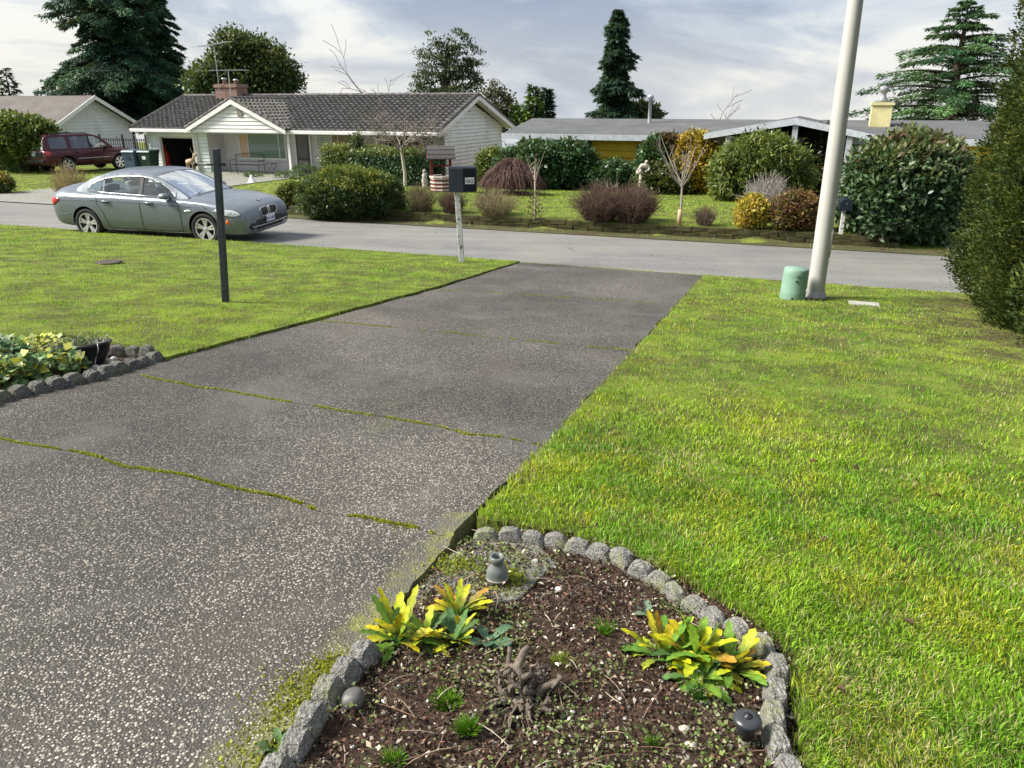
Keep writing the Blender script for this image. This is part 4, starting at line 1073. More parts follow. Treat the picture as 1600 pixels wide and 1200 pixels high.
def vehicle(name, label, loc, rz, P):
    root = thing(name, label, 'car', loc, rz)
    paint = P['paint']; tab = P['tab']; x0, x1 = tab[0][0], tab[-1][0]
    xs = np.unique(np.concatenate([np.linspace(x0, x1, 62), [r[0] for r in tab]])); S = smooth_tab(tab, xs)
    mb = MB(); rings = []
    for x, zb, zs, zt, wm, ws in S:
        half = [(0, zb), (wm * .78, zb), (wm * .93, zb + .03), (wm * .975, zb + .12), (wm * .997, zb + (zs - zb) * .38), (wm, zb + (zs - zb) * .6), (wm * .985, zs - .09), (wm * .985 * .5 + ws * .5 + .006, zs - .03), (ws, zs), (ws * .93, zs + (zt - zs) * .35), (ws * .7, zs + (zt - zs) * .75), (ws * .35, zs + (zt - zs) * .95), (0, zt)]
        ring = [(x, -a, b) for a, b in half] + [(x, a, b) for a, b in half[-2:0:-1]]
        rings.append(ring)
    n = len(rings[0]); vs = [p for r in rings for p in r]
    fs = [(i * n + k, i * n + (k + 1) % n, (i + 1) * n + (k + 1) % n, (i + 1) * n + k) for i in range(len(rings) - 1) for k in range(n)]
    fs += [tuple(range(n)), tuple((len(rings) - 1) * n + k for k in range(n - 1, -1, -1))]
    mb.add(vs, fs); body = mb.build('body', [paint, M_TRIMBLK], root, True)
    cut = MB()
    for xw in P['axles']:
        cut.lathe([(P['arch'], -2), (P['arch'], -.52)], 40, (xw, 0, P['wr'] + .01), Matrix.Rotation(RAD(-90), 4, 'X'))
        cut.lathe([(P['arch'], .52), (P['arch'], 2)], 40, (xw, 0, P['wr'] + .01), Matrix.Rotation(RAD(-90), 4, 'X'))
    cme = cut.mesh('cutter', [paint, M_TRIMBLK]); cme.polygons.foreach_set('material_index', [1] * len(cme.polygons))
    cob = bpy.data.objects.new('cutter', cme); COL.objects.link(cob); cob.parent = root
    md = body.modifiers.new('arches', 'BOOLEAN'); md.object = cob; md.operation = 'DIFFERENCE'; md.solver = 'EXACT'
    bpy.context.view_layer.update()
    dg = bpy.context.evaluated_depsgraph_get(); ev = body.evaluated_get(dg); nm = bpy.data.meshes.new_from_object(ev)
    body.modifiers.clear(); body.data = nm; bpy.data.objects.remove(cob)
    nm.polygons.foreach_set('use_smooth', [True] * len(nm.polygons))
    body.modifiers.new('edges', 'EDGE_SPLIT').split_angle = RAD(38)
    bm = bmesh.new(); bm.from_mesh(nm); bvh = BVHTree.FromBMesh(bm); bm.free()
    # cabin: rail curve (x, z, half width)
    rail = np.array(P['rail'], float); tt = np.linspace(0, 1, 61); ch_ = np.concatenate([[0], np.cumsum(np.linalg.norm(np.diff(rail[:, :2], axis=0), axis=1))]); ch_ /= ch_[-1]
    Rl = smooth_tab(np.column_stack([ch_, rail]), tt)[:, 1:]
    ys = np.array([-1, -.93, -.8, -.55, -.28, 0, .28, .55, .8, .93, 1.])
    def strip_rows(ids, yfr, lift=0.0):
        rows = []
        for i in ids:
            x, z, w = Rl[i]; dxz = Rl[min(i + 1, 60)] - Rl[max(i - 1, 0)]; nx_, nz_ = -dxz[1], dxz[0]; l = math.hypot(nx_, nz_) + 1e-9; nx_, nz_ = nx_ / l, nz_ / l
            if nz_ < 0: nx_, nz_ = -nx_, -nz_
            rows.append([(x + nx_ * (P['crown'] * (1 - f * f) + lift), f * w, z + nz_ * (P['crown'] * (1 - f * f) + lift)) for f in yfr])
        return rows
    ia = int(np.argmin(np.abs(Rl[:, 0] - P['rear_split'])));  ib = int(np.argmin(np.abs(Rl[:, 0] - P['wind_split'])))
    m = MB(); m.grid(strip_rows(range(ia, ib + 1), ys))
    m.grid(strip_rows(range(0, ia + 1), ys[:2])); m.grid(strip_rows(range(0, ia + 1), ys[-2:])); m.grid(strip_rows(range(ib, 61), ys[:2])); m.grid(strip_rows(range(ib, 61), ys[-2:]))
    m.build('roof', paint, root, True)
    m = MB(); m.grid(strip_rows(range(ib, 61), ys[1:-1], -.008)); m.build('windscreen', P['glass'][0], root, True, fix=False)
    m = MB(); m.grid(strip_rows(range(0, ia + 1), ys[1:-1], -.008)); m.build('rear_window', P['glass'][-1], root, True, fix=False)
    for sg in (-1, 1):
        def yside(x, z):
            zb = np.interp(x, [b[0] for b in P['belt']], [b[1] for b in P['belt']]); wb = np.interp(x, [b[0] for b in P['belt']], [b[2] for b in P['belt']])
            zr = np.interp(x, Rl[:, 0], Rl[:, 1]); wr = np.interp(x, Rl[:, 0], Rl[:, 2])
            t_ = min(1, max(0, (z - zb) / max(.02, zr - zb))); return sg * (wb + (wr - wb) * t_)
        out_ = [(x, z, w * sg) for x, z, w in Rl]; bl = [(b[0], b[1], b[2] * sg) for b in P['belt']]
        m = MB(); N = 60
        top = Rl; bx = np.linspace(Rl[0, 0], Rl[-1, 0], 61)
        inner = P['win']                       # list of window outlines (x, z)
        # side panel with window openings: column strips between belt and rail
        cols = sorted(set([round(v, 4) for v in np.linspace(Rl[0, 0], Rl[-1, 0], 70)] + [round(p_[0], 4) for w_ in inner for p_ in w_]))
        def rng_at(x):
            for w_ in inner:
                xa, xb = min(p_[0] for p_ in w_), max(p_[0] for p_ in w_)
                if xa <= x <= xb:
                    up = [p_ for p_ in w_[:w_[-1]] if 0] if 0 else None
                    lo_z = np.interp(x, [p_[0] for p_ in w_ if p_[2] == 0], [p_[1] for p_ in w_ if p_[2] == 0]); hi_z = np.interp(x, [p_[0] for p_ in w_ if p_[2] == 1], [p_[1] for p_ in w_ if p_[2] == 1])
                    return lo_z, hi_z
            return None
        for i in range(len(cols) - 1):
            xa, xb = cols[i], cols[i + 1]; e = 1e-5
            ra, rb = rng_at(xa + e), rng_at(xb - e)
            def zlo(x): return np.interp(x, [b[0] for b in P['belt']], [b[1] for b in P['belt']]) - .03
            def zhi(x): return np.interp(x, Rl[:, 0], Rl[:, 1])
            def q(za, zb_, zc_, zd):
                m.add([(xa, yside(xa, za), za), (xb, yside(xb, zb_), zb_), (xb, yside(xb, zc_), zc_), (xa, yside(xa, zd), zd)], [(0, 1, 2, 3)])
            if ra is None or rb is None:
                q(zlo(xa), zlo(xb), zhi(xb), zhi(xa))
            else:
                q(zlo(xa), zlo(xb), rb[0], ra[0]); q(ra[1], rb[1], zhi(xb), zhi(xa))
        m.build('side_frame', paint, root, True)
        for wi, w_ in enumerate(inner):
            g = MB(); lo = [p_ for p_ in w_ if p_[2] == 0]; hi = [p_ for p_ in w_ if p_[2] == 1]
            xsn = np.linspace(min(p_[0] for p_ in w_), max(p_[0] for p_ in w_), 14)
            rows = []
            for k in range(4):
                row = []
                for x in xsn:
                    a = np.interp(x, [p_[0] for p_ in lo], [p_[1] for p_ in lo]); b = np.interp(x, [p_[0] for p_ in hi], [p_[1] for p_ in hi]); z = a + (b - a) * k / 3
                    row.append((x, yside(x, z) - sg * .012, z))
                rows.append(row)
            g.grid(rows); g.build('side_window', P['glass'][min(1, len(P['glass']) - 1)] if wi else P['glass'][0], root, True, fix=False)
        if P.get('chrome', True):
            ol = []
            for w_ in inner:
                lo = [p_ for p_ in w_ if p_[2] == 0]; hi = [p_ for p_ in w_ if p_[2] == 1]
                ol.append((lo, hi))
            lo = [p_ for l_, _ in ol for p_ in l_]; hi = [p_ for _, h_ in ol for p_ in h_]; lo.sort(); hi.sort()
            loop = lo + hi[::-1] + [lo[0]]
            MB().tube([(x, yside(x, z) + sg * .004, z) for x, z, _ in loop], .007, 5).build('window_trim', M_CHROME, root, True)
        for (xa, xb, za, zb_) in P['pillars']:
            g = MB(); g.add([(xa, yside(xa, za) + sg * .003, za), (xa + P['pw'], yside(xa, za) + sg * .003, za), (xb + P['pw'], yside(xb, zb_) + sg * .003, zb_), (xb, yside(xb, zb_) + sg * .003, zb_)], [(0, 1, 2, 3)])
            g.build('pillar', M_TRIMBLK, root)
        # mirror
        mx_, mz_ = P['mirror']; g = MB(); yb = yside(mx_, mz_)
        g.lathe([(0, -.11), (.06, -.105), (.085, -.05), (.09, .04), (.07, .09), (0, .1)], 12, (mx_ - .05, yb + sg * .15, mz_ + .02), Matrix.Rotation(RAD(90), 4, 'Y') @ Matrix.Diagonal((.75, 1.25, 1, 1)))
        g.tube([(mx_ - .03, yb - sg * .02, mz_ - .03), (mx_ - .03, yb + sg * .1, mz_ - .015)], .03, 6)
        g.build('mirror', P.get('mirror_mat', paint), root, True)
        for x in P['axles']: wheel(root, x, sg * P['track'], P['wr'], P['ww'], sg, P['spokes'], P['rim'], steer=P.get('steer', 0) if x > 0 else 0)
    # cabin furniture
    for x, y in P['seats']:
        g = MB(); zf = P['seat_z']; g.obox((x - .28, y, zf + .32), .14, .46, .62, (0, RAD(-12), 0)); g.obox((x - .37, y, zf + .74), .09, .26, .19, (0, RAD(-8), 0)); g.obox((x, y, zf), .5, .5, .16)
        g.build('seat', M_SEAT, root, bevel=.05, seg=3)
    g = MB(); bb = P['belt']; za = min(b[1] for b in bb) - .02
    g.add([(bb[0][0] + .3, -.55, za + .03), (bb[-1][0] - .25, -.6, za), (bb[-1][0] - .25, .6, za), (bb[0][0] + .3, .55, za + .03)], [(0, 1, 2, 3)])
    g.box(bb[-1][0] - .45, bb[-1][0] - .2, -.62, .62, za + .0, za + .045); g.build('pale_cabin_deck', pm('pale_deck_grey', (0.30, 0.31, 0.30), .9), root)  # pale belt-high sheet; its colour stands in for light seen through the cabin
    return root, bvh, body
# ---- grey sedan
W_PAIR = []
for k in range(5):
    a = 2 * math.pi * k / 5 + .25; W_PAIR += [(a - .17, .026), (a + .17, .026)]
SED = dict(paint=carpaint('grey_car_paint', (0.18, 0.205, 0.235), .3, .4), glass=[M_CARGLASS], rim=M_RIM,
  tab=[(-2.45, .44, .86, .97, .70, .58), (-2.41, .36, .90, 1.03, .80, .70), (-2.28, .29, .94, 1.085, .88, .80), (-2.0, .25, .955, 1.10, .912, .85), (-1.47, .22, .955, 1.06, .928, .865),
       (-.8, .20, .95, 1.0, .925, .875), (0.2, .20, .93, .985, .925, .87), (.95, .20, .91, .985, .926, .86), (1.5, .21, .885, .945, .928, .85), (1.9, .22, .845, .90, .918, .825), (2.2, .21, .785, .84, .89, .775), (2.34, .21, .74, .785, .845, .71), (2.43, .22, .69, .725, .78, .63), (2.468, .26, .615, .65, .71, .55)],
  axles=(-1.47, 1.5), wr=.335, ww=.24, arch=.375, track=.80, spokes=W_PAIR, crown=.055, steer=RAD(0),
  rail=[(-1.76, 1.07, .68), (-1.53, 1.20, .665), (-1.26, 1.315, .645), (-.95, 1.385, .635), (-.5, 1.415, .63), (-.05, 1.415, .63), (.18, 1.39, .635), (.46, 1.29, .655), (.75, 1.145, .69), (1.10, .96, .755)],
  belt=[(-1.76, 1.03, .75), (-1.3, .99, .82), (-.4, .965, .845), (.5, .945, .845), (1.10, .925, .81)], rear_split=-1.12, wind_split=.30,
  win=[[(.02, .985, 0), (.82, .965, 0), (.02, 1.355, 1), (.18, 1.335, 1), (.42, 1.25, 1), (.66, 1.115, 1), (.82, .985, 1)],
       [(-.98, 1.02, 0), (-.06, .988, 0), (-.98, 1.295, 1), (-.75, 1.338, 1), (-.4, 1.362, 1), (-.06, 1.36, 1)],
       [(-1.42, 1.06, 0), (-1.02, 1.022, 0), (-1.42, 1.075, 1), (-1.33, 1.17, 1), (-1.18, 1.235, 1), (-1.02, 1.285, 1)]],
  pillars=[(-.06, -.06, .985, 1.36), (-1.035, -1.035, 1.02, 1.29)], pw=.085, mirror=(.72, .985), seats=[(.1, .37), (.1, -.37), (-.85, .37), (-.85, -.37)], seat_z=.50)
SED['pillars'] = [(-.07, -.07, .98, 1.365)]
wr_, wf_ = gp(145, 363), gp(331, 377)
c_ = (Vector((wr_.x, wr_.y)) + Vector((wf_.x, wf_.y))) / 2
car_a = RAD(-16)
nrm = Vector((math.sin(-car_a) * -1, math.cos(car_a)))
nrm = Vector((-math.sin(car_a), math.cos(car_a)))
cc = c_ + nrm * .86
sedan, bvh, body = vehicle('grey_sedan', 'grey metallic sedan parked on the street before the left lawn', (cc.x, cc.y, gz(cc.x, cc.y) - .0), car_a, SED)
sedan.rotation_euler = (RAD(2.6), 0, car_a); sedan.location.z = gz(cc.x, cc.y) - .01; sedan.scale = (1.07, 1.07, 1.05)
patch(bvh, 'headlight', [(1.74, .735), (1.86, .775), (2.06, .77), (2.24, .735), (2.34, .675), (2.34, .63), (2.2, .615), (2.0, .64), (1.82, .69)], 'R', M_LAMP, sedan)
patch(bvh, 'headlight', [(1.74, .735), (1.86, .775), (2.06, .77), (2.24, .735), (2.34, .675), (2.34, .63), (2.2, .615), (2.0, .64), (1.82, .69)], 'L', M_LAMP, sedan)
for sg in (-1, 1):
    k = [(sg * a, b) for a, b in ((.03, .70), (.10, .715), (.26, .70), (.31, .665), (.285, .575), (.23, .535), (.09, .53), (.035, .565))]
    patch(bvh, 'kidney_grille', k, 'F', M_TRIMBLK, sedan, .008)
    gr = seam(bvh, k + [k[0]], 'F', .0, .012); MB().tube(gr, .011, 5).build('grille_surround', M_CHROME, sedan, True)
    fl = [(sg * a, b) for a, b in ((.56, .45), (.68, .46), (.75, .38), (.66, .31), (.58, .34))]
    patch(bvh, 'fog_lamp_recess', fl, 'F', M_TRIMBLK, sedan, .006)
patch(bvh, 'lower_intake', [(-.46, .49), (.46, .49), (.56, .40), (.48, .29), (-.48, .29), (-.56, .40)], 'F', M_TRIMBLK, sedan, .008)
MB().tube(seam(bvh, [(-.66, .375), (-.4, .36), (0, .355), (.4, .36), (.66, .375)], 'F', 0, .016), .010, 5).build('bumper_trim', M_CHROME, sedan, True)
def plate(parent, bvh, axis, a0, a1, b0, b1, text, extra=None):
    h, n = project(bvh, (4, (a0 + a1) / 2, (b0 + b1) / 2) if axis == 'F' else (-4, (a0 + a1) / 2, (b0 + b1) / 2), (-1, 0, 0) if axis == 'F' else (1, 0, 0))
    sx = 1 if axis == 'F' else -1; xx = h.x + sx * .025
    p = MB().box(min(xx, xx + sx * .012), max(xx, xx + sx * .012), a0, a1, b0, b1).build('number_plate', pm('plate_white', (0.62, .65, .72), .4, scale=20, bump=0), parent, bevel=.003)
    lettering(p, text, (xx + sx * .016, (a0 + a1) / 2, b0 + (b1 - b0) * .24), (RAD(90), 0, RAD(90) * sx), (b1 - b0) * .5, pm('plate_blue', (0.03, 0.06, 0.22), .5, bump=0))
    return p
def lettering(parent, text, loc, rot, size, mat, name='lettering'):
    cu = bpy.data.curves.new(name, 'FONT'); cu.body = text; cu.size = size; cu.align_x = 'CENTER'; cu.extrude = .0008
    o = bpy.data.objects.new(name, cu); COL.objects.link(o); bpy.context.view_layer.update()
    me = bpy.data.meshes.new_from_object(o.evaluated_get(bpy.context.evaluated_depsgraph_get())); bpy.data.objects.remove(o)
    me.materials.clear(); me.materials.append(mat)
    q = bpy.data.objects.new(name, me); link(q, parent); q.location = loc; q.rotation_euler = rot
    return q
plate(sedan, bvh, 'F', -.155, .155, .40, .555, 'BKT 4071')
patch(bvh, 'tail_light', [(-2.38, .70), (-2.37, .88), (-2.16, .88), (-2.10, .845), (-2.2, .78), (-2.3, .72)], 'R', M_TAIL, sedan)
patch(bvh, 'side_marker', [(2.02, .50), (2.08, .56), (2.13, .47), (2.11, .44)], 'R', M_AMBER, sedan)
patch(bvh, 'side_vent_trim', [(1.06, .715), (1.20, .725), (1.27, .712), (1.2, .698), (1.07, .70)], 'R', M_CHROME, sedan, .008)
for hx in (-.88, .22):
    h, n = project(bvh, (hx, -3, .845), (0, 1, 0))
    MB().tube([(hx - .11, h.y - .004, .845), (hx - .06, h.y - .03, .85), (hx + .07, h.y - .03, .845), (hx + .11, h.y - .004, .838)], [.012, .016, .016, .012], 6).build('door_handle', SED['paint'], sedan, True)
    patch(bvh, 'handle_recess', [(hx - .09, .815), (hx + .08, .81), (hx + .09, .85), (hx - .08, .855)], 'R', M_TRIMBLK, sedan, .002, 1)
mdk = M_TRIMBLK
for nm_, ln in (('door_seam', [(-.02, .945), (-.02, .5), (-.02, .27)]), ('door_seam', [(.92, .90), (.97, .6), (.95, .27)]), ('door_seam', [(-1.12, .96), (-1.12, .8), (-1.0, .62), (-.88, .27)]), ('sill_seam', [(-.9, .27), (.95, .265)]), ('shoulder_crease', [(-2.2, .83), (-1.2, .855), (0, .84), (1.25, .79)]), ('bonnet_seam', [(1.0, .875), (1.5, .845), (1.62, .76)]), ('bumper_seam', [(-2.4, .56), (-2.1, .53), (-1.86, .55)])):  # the crease entry is a black line painting the fold's shade
    q = seam(bvh, ln, 'R'); MB().tube(q, .0065 if 'crease' not in nm_ else .006, 4).build(nm_, mdk, sedan)
q = seam(bvh, [(1.1, 0), (2.2, 0)], 'Z'); h, n = project(bvh, (2.25, 0, 3), (0, 0, -1))
if h is not None:
    Mr = n.to_track_quat('Z', 'Y').to_matrix().to_4x4()
    b = MB(); b.lathe([(.041, .0), (.041, .006), (.036, .008)], 20, h, Mr); rnd = b.build('badge', M_TRIMBLK, sedan)
    for k in range(4):
        b = MB(); a0 = k * math.pi / 2; b.add([h + n * .010] + [h + n * .010 + (Mr.to_3x3() @ Vector((math.cos(a0 + j * math.pi / 8), math.sin(a0 + j * math.pi / 8), 0))) * .025 for j in range(5)], [(0, 1, 2, 3, 4, 5)])
        b.build('badge_quarter', MATS['plate_blue'] if k % 2 else M_WHITE, rnd)
q = [(x, -.55 * 1.0, 0) for x in (.96,)]
MB().tube(seam(bvh, [(-1.05, .235), (0, .225), (1.1, .235)], 'R', 0, .004), .016, 5).build('sill_strip', M_TRIMBLK, sedan)
MB().tube(seam(bvh, [(1.74, .735), (1.86, .775), (2.06, .77), (2.24, .735), (2.34, .675), (2.34, .63), (2.2, .615), (2.0, .64), (1.82, .69), (1.74, .735)], 'R', 0, .004), .009, 4).build('headlight_surround', M_TRIMBLK, sedan)
wp = MB(); wp.tube([(1.13, -.5, .985), (1.02, -.1, 1.045), (.95, .25, 1.085)], .008, 4); wp.build('wiper', M_TRIMBLK, sedan)

# ---- maroon SUV
W_SIX = [(2 * math.pi * k / 6 + .1, .045) for k in range(6)]
SUVP = dict(paint=carpaint('maroon_car_paint', (0.075, 0.018, 0.028), .3, .4), glass=[M_CARGLASS, M_DARKGLASS, M_DARKGLASS], rim=M_RIM, chrome=False,
  tab=[(-2.42, .50, .98, 1.08, .84, .76), (-2.38, .42, 1.02, 1.12, .93, .85), (-2.2, .36, 1.04, 1.13, .975, .90), (-1.4, .32, 1.05, 1.12, .99, .91), (0, .30, 1.05, 1.1, .985, .91), (.9, .30, 1.04, 1.12, .985, .90), (1.4, .31, 1.02, 1.10, .985, .88), (1.95, .34, .98, 1.06, .97, .84), (2.28, .38, .92, .99, .90, .76), (2.42, .44, .82, .88, .78, .66)],
  axles=(-1.38, 1.4), wr=.375, ww=.25, arch=.44, track=.84, spokes=W_SIX, crown=.035,
  rail=[(-2.4, 1.09, .80), (-2.33, 1.35, .76), (-2.22, 1.66, .70), (-2.08, 1.745, .68), (-1.4, 1.785, .68), (-.4, 1.79, .68), (.2, 1.765, .69), (.5, 1.68, .71), (.85, 1.42, .77), (1.2, 1.12, .83)],
  belt=[(-2.4, 1.08, .84), (-1.4, 1.075, .885), (0, 1.07, .885), (1.2, 1.06, .86)], rear_split=-2.18, wind_split=.42,
  win=[[(.02, 1.12, 0), (.86, 1.105, 0), (.02, 1.68, 1), (.3, 1.655, 1), (.55, 1.52, 1), (.86, 1.2, 1)], [(-1.0, 1.13, 0), (-.08, 1.12, 0), (-1.0, 1.695, 1), (-.08, 1.69, 1)], [(-2.05, 1.17, 0), (-1.2, 1.14, 0), (-2.05, 1.62, 1), (-1.85, 1.68, 1), (-1.2, 1.69, 1)]],
  pillars=[(-.075, -.075, 1.11, 1.69)], pw=.085, mirror=(.75, 1.13), mirror_mat=M_TRIMBLK, seats=[(.1, .37), (.1, -.37)], seat_z=.85)
sp = gp(110, 268)
suv_a = RAD(60)
sxy = xy(-14.4, 15.6)
def place_v(pxr, pyr, a, x_ax, track):
    g = gp(pxr, pyr); f = Vector((math.cos(a), math.sin(a))); l = Vector((-math.sin(a), math.cos(a)))
    c = Vector((g.x, g.y)) - f * x_ax + l * track
    return c.x, c.y
sx_, sy_ = place_v(110, 271, suv_a, -1.38, .96)
suv, bvh2, b2 = vehicle('maroon_suv', 'maroon SUV parked with its back to the street in the left driveway', (sx_, sy_, gz(sx_, sy_) + .03), suv_a, SUVP)
for sg, ax in ((-1, 'R'), (1, 'L')): patch(bvh2, 'tail_light', [(-2.36, .84), (-2.36, 1.07), (-2.2, 1.08), (-2.13, .98), (-2.16, .84)], ax, M_TAIL, suv)
patch(bvh2, 'rear_panel', [(-.66, .74), (.66, .74), (.68, 1.02), (-.68, 1.02)], 'B', M_TRIMBLK, suv, .006)
plate(suv, bvh2, 'B', -.16, .16, .82, .97, 'AWM 3358')
MB().box(-2.49, -2.46, -.35, .35, 1.0, 1.05).build('tailgate_trim', M_CHROME, suv)
patch(bvh2, 'rear_bumper_step', [(-.8, .50), (.8, .50), (.8, .66), (-.8, .66)], 'B', M_TRIMBLK, suv, .03)
MB().tube(seam(bvh2, [(-.85, .66), (0, .665), (.85, .67)], 'R', 0, .012), .02, 6).build('side_moulding', M_CHROME, suv, True)
for ln in ([(-.03, 1.04), (-.03, .42)], [(.88, 1.0), (.9, .42)], [(-1.08, 1.05), (-1.05, .85), (-.88, .42)]):
    MB().tube(seam(bvh2, ln, 'R'), .007, 4).build('door_seam', M_TRIMBLK, suv)
for sg in (-1, 1):
    m = MB(); m.tube([(-1.9, sg * .6, 1.76), (-1.8, sg * .6, 1.84), (-.1, sg * .6, 1.85), (.05, sg * .6, 1.78)], .02, 6); m.build('roof_rail', M_BLACK, suv, True)
    for hx in (-.85, .2):
        h, n = project(bvh2, (hx, sg * 3, .97), (0, -sg, 0)); MB().tube([(hx - .1, h.y, .97), (hx - .05, h.y + sg * .03, .975), (hx + .06, h.y + sg * .03, .975), (hx + .1, h.y, .97)], .014, 5).build('door_handle', SUVP['paint'], suv, True)

# ---- white car behind the large shrub on the right
WCP = dict(SUVP); WCP['paint'] = carpaint('white_car_paint', (0.70, 0.71, 0.72), .3, .1)
wcx, wcy = xy(25.2, 13.6)
wc, bvh3, b3 = vehicle('white_car', 'white car mostly hidden between the big photinia shrub and the cedars', (wcx, wcy, gz(wcx, wcy) + .03), ANG + RAD(90), WCP)
for sg, ax in ((-1, 'R'), (1, 'L')): patch(bvh3, 'tail_light', [(-2.36, .84), (-2.36, 1.07), (-2.2, 1.08), (-2.13, .98), (-2.16, .84)], ax, M_TAIL, wc)
patch(bvh3, 'rear_bumper_step', [(-.8, .50), (.8, .50), (.8, .66), (-.8, .66)], 'B', M_TRIMBLK, wc, .03)
# ------------------------------------------------------------------ low block wall across the street
wall = thing('block_garden_wall', 'low mossy block retaining wall along the far side of the street', 'wall', (*xy(WALL_S0, WALL_D), gz(*xy(WALL_S0, WALL_D - .2))), ANG)
def block_mat():
    t = NT('mossy_block'); p = t.pos()
    c = t.ramp(t.noise(p, 14, 6, .7), [(.3, (0.022, 0.018, 0.013)), (.55, (0.06, 0.047, 0.034)), (.75, (0.12, 0.10, 0.075))])
    sx = t.n('ShaderNodeSeparateXYZ', {0: t.n('ShaderNodeNewGeometry').outputs['Normal']})
    up = t.math('MULTIPLY', t.math('MAXIMUM', sx.outputs[2], .25), t.ramp(t.noise(p, 5, 6, .7, .3), [(.32, 0.), (.5, 1.)]))
    c = t.mix(t.math('MINIMUM', t.math('MULTIPLY', up, 2.0), .92), c, (0.062, 0.068, 0.016))
    return t.done(t.bsdf(c, .95, 0, t.bump(t.noise(p, 40, 5, .7), .8, .02), .2))
M_BLOCK = block_mat()
bvar = []
for k in range(5):
    m = MB(); m.obox((0, 0, 0), .410 * (1 - .008 * (k % 3)), .2, .133)
    me = m.mesh('block', M_BLOCK); bm = bmesh.new(); bm.from_mesh(me); bmesh.ops.bevel(bm, geom=bm.edges[:], offset=.010, segments=1, affect='EDGES')
    for v in bm.verts: v.co += Vector((RR.gauss(0, .006), RR.gauss(0, .008), RR.gauss(0, .005)))
    bm.to_mesh(me); bm.free(); bvar.append(me)
wl = WALL_S1 - WALL_S0
for c in range(2):
    x = .2 * c
    while x < wl:
        o = bpy.data.objects.new('block', bvar[RR.randrange(5)]); link(o, wall)
        o.location = (x + .2, .02 + c * .02 + RR.gauss(0, .006), .055 + c * .136 + RR.gauss(0, .003)); o.rotation_euler = (RR.gauss(0, .02), RR.gauss(0, .015), RR.gauss(0, .02)); x += .412
x = .1
while x < wl - .3:                                                     # shallow footing course, half sunk
    o = bpy.data.objects.new('block', bvar[RR.randrange(5)]); link(o, wall)
    o.location = (x + .2, -.03, -.075); x += .412
m = MB(); m.box(0, wl, .13, .3, -.3, .22); m.build('backfill', M_SOIL, wall)

# ------------------------------------------------------------------ posts, pole, boxes
M_POSTGREY = pm('weathered_grey_paint', (0.030, 0.040, 0.045), .7, var=.3, scale=9, bump=.3, dirt=(0.1, .11, .11))
def flaky():
    t = NT('flaking_white_paint'); p = t.pos(True)
    f = t.ramp(t.noise(p, 16, 7, .7, .4), [(.56, 0.), (.60, 1.)])
    c = t.mix(f, (0.58, 0.58, 0.56), t.ramp(t.noise(p, 30, 4), [(.3, (0.10, .10, .09)), (.7, (0.25, .24, .21))]))
    return t.done(t.bsdf(c, .8, 0, t.bump(t.noise(p, 40, 5), .5, .01), .2))
M_FLAKY = flaky()
b = gp(722, 411); tp = pt(714, 298, b.y + .05)
mb_ = thing('street_mailbox', 'black box mailbox on a leaning flaking white post by the driveway', 'mailbox', b, 0)
dv = tp - b
m = MB()
for i, (t0, t1) in enumerate(((-.08, 1.02),)):
    hw = .048; p0 = dv * t0; p1 = dv * t1
    m.add([p0 + Vector((a, c, 0)) for a, c in ((-hw, -hw), (hw, -hw), (hw, hw), (-hw, hw))] + [p1 + Vector((a, c, 0)) for a, c in ((-hw, -hw), (hw, -hw), (hw, hw), (-hw, hw))], [(0, 3, 2, 1), (4, 5, 6, 7), (0, 1, 5, 4), (1, 2, 6, 5), (2, 3, 7, 6), (3, 0, 4, 7)])
post = m.build('post', M_FLAKY, mb_, bevel=.008)
for t0 in (.62, .22): MB().lathe([(.016, 0), (.016, .012), (.008, .016)], 8, dv * t0 + Vector((0, -.049, 0)), Matrix.Rotation(RAD(90), 4, 'X')).build('bolt', M_BLACK, post)
bx0, bx1 = pt(702, 280, b.y).x - b.x, pt(744.5, 280, b.y).x - b.x; bz0, bz1 = dv.z, pt(722, 262, b.y).z - b.z
M_BOX = pm('dark_mailbox_enamel', (0.008, 0.013, 0.022), .6, var=.25, scale=5, bump=.05, spec=.25)
bw = (bx1 - bx0); fold = bx0 + bw * .53
case = MB(); prof = [(bx0, -.13), (fold, -.21), (bx1, -.15), (bx1, .2), (bx0, .2)]
case.add([(a, c, bz0) for a, c in prof] + [(a, c, bz1) for a, c in prof], [(0, 1, 2, 3, 4), (9, 8, 7, 6, 5)] + [(i, i + 5, (i + 1) % 5 + 5, (i + 1) % 5) for i in range(5)])
bo = case.build('box', M_BOX, mb_, bevel=.008)
m = MB(); m.add([(fold + .003, -.213, bz0 + .01), (bx1 - .004, -.153, bz0 + .01), (bx1 - .004, -.153, bz1 - .01), (fold + .003, -.213, bz1 - .01)], [(0, 1, 2, 3)]); m.build('door', M_BOX, bo)
m = MB(); m.box(bx0 - .006, bx1 + .006, -.12, .206, bz1 + .001, bz1 + .012); m.build('lid', M_BOX, bo, bevel=.004)
da = math.atan2(.06, bx1 - fold)
lab = MB(); u = lambda t_: (fold + (bx1 - fold) * t_, -.213 + .06 * t_ - .004)
zA, zB = pt(730, 286, b.y).z - b.z, pt(730, 276, b.y).z - b.z
(xa, ya), (xb, yb) = u(.15), u(.86)
lab.add([(xa, ya, zA), (xb, yb, zA), (xb, yb, zB), (xa, ya, zB)], [(0, 1, 2, 3)]); lb = lab.build('number_label', pm('label_white', (0.75, .76, .76), .5, bump=0), bo)
lettering(lb, '10621', ((xa + xb) / 2 + .001, (ya + yb) / 2 - .003, zA + (zB - zA) * .17), (RAD(90), 0, da), (zB - zA) * .78, pm('label_black', (0.01, .01, .01), .5, bump=0))

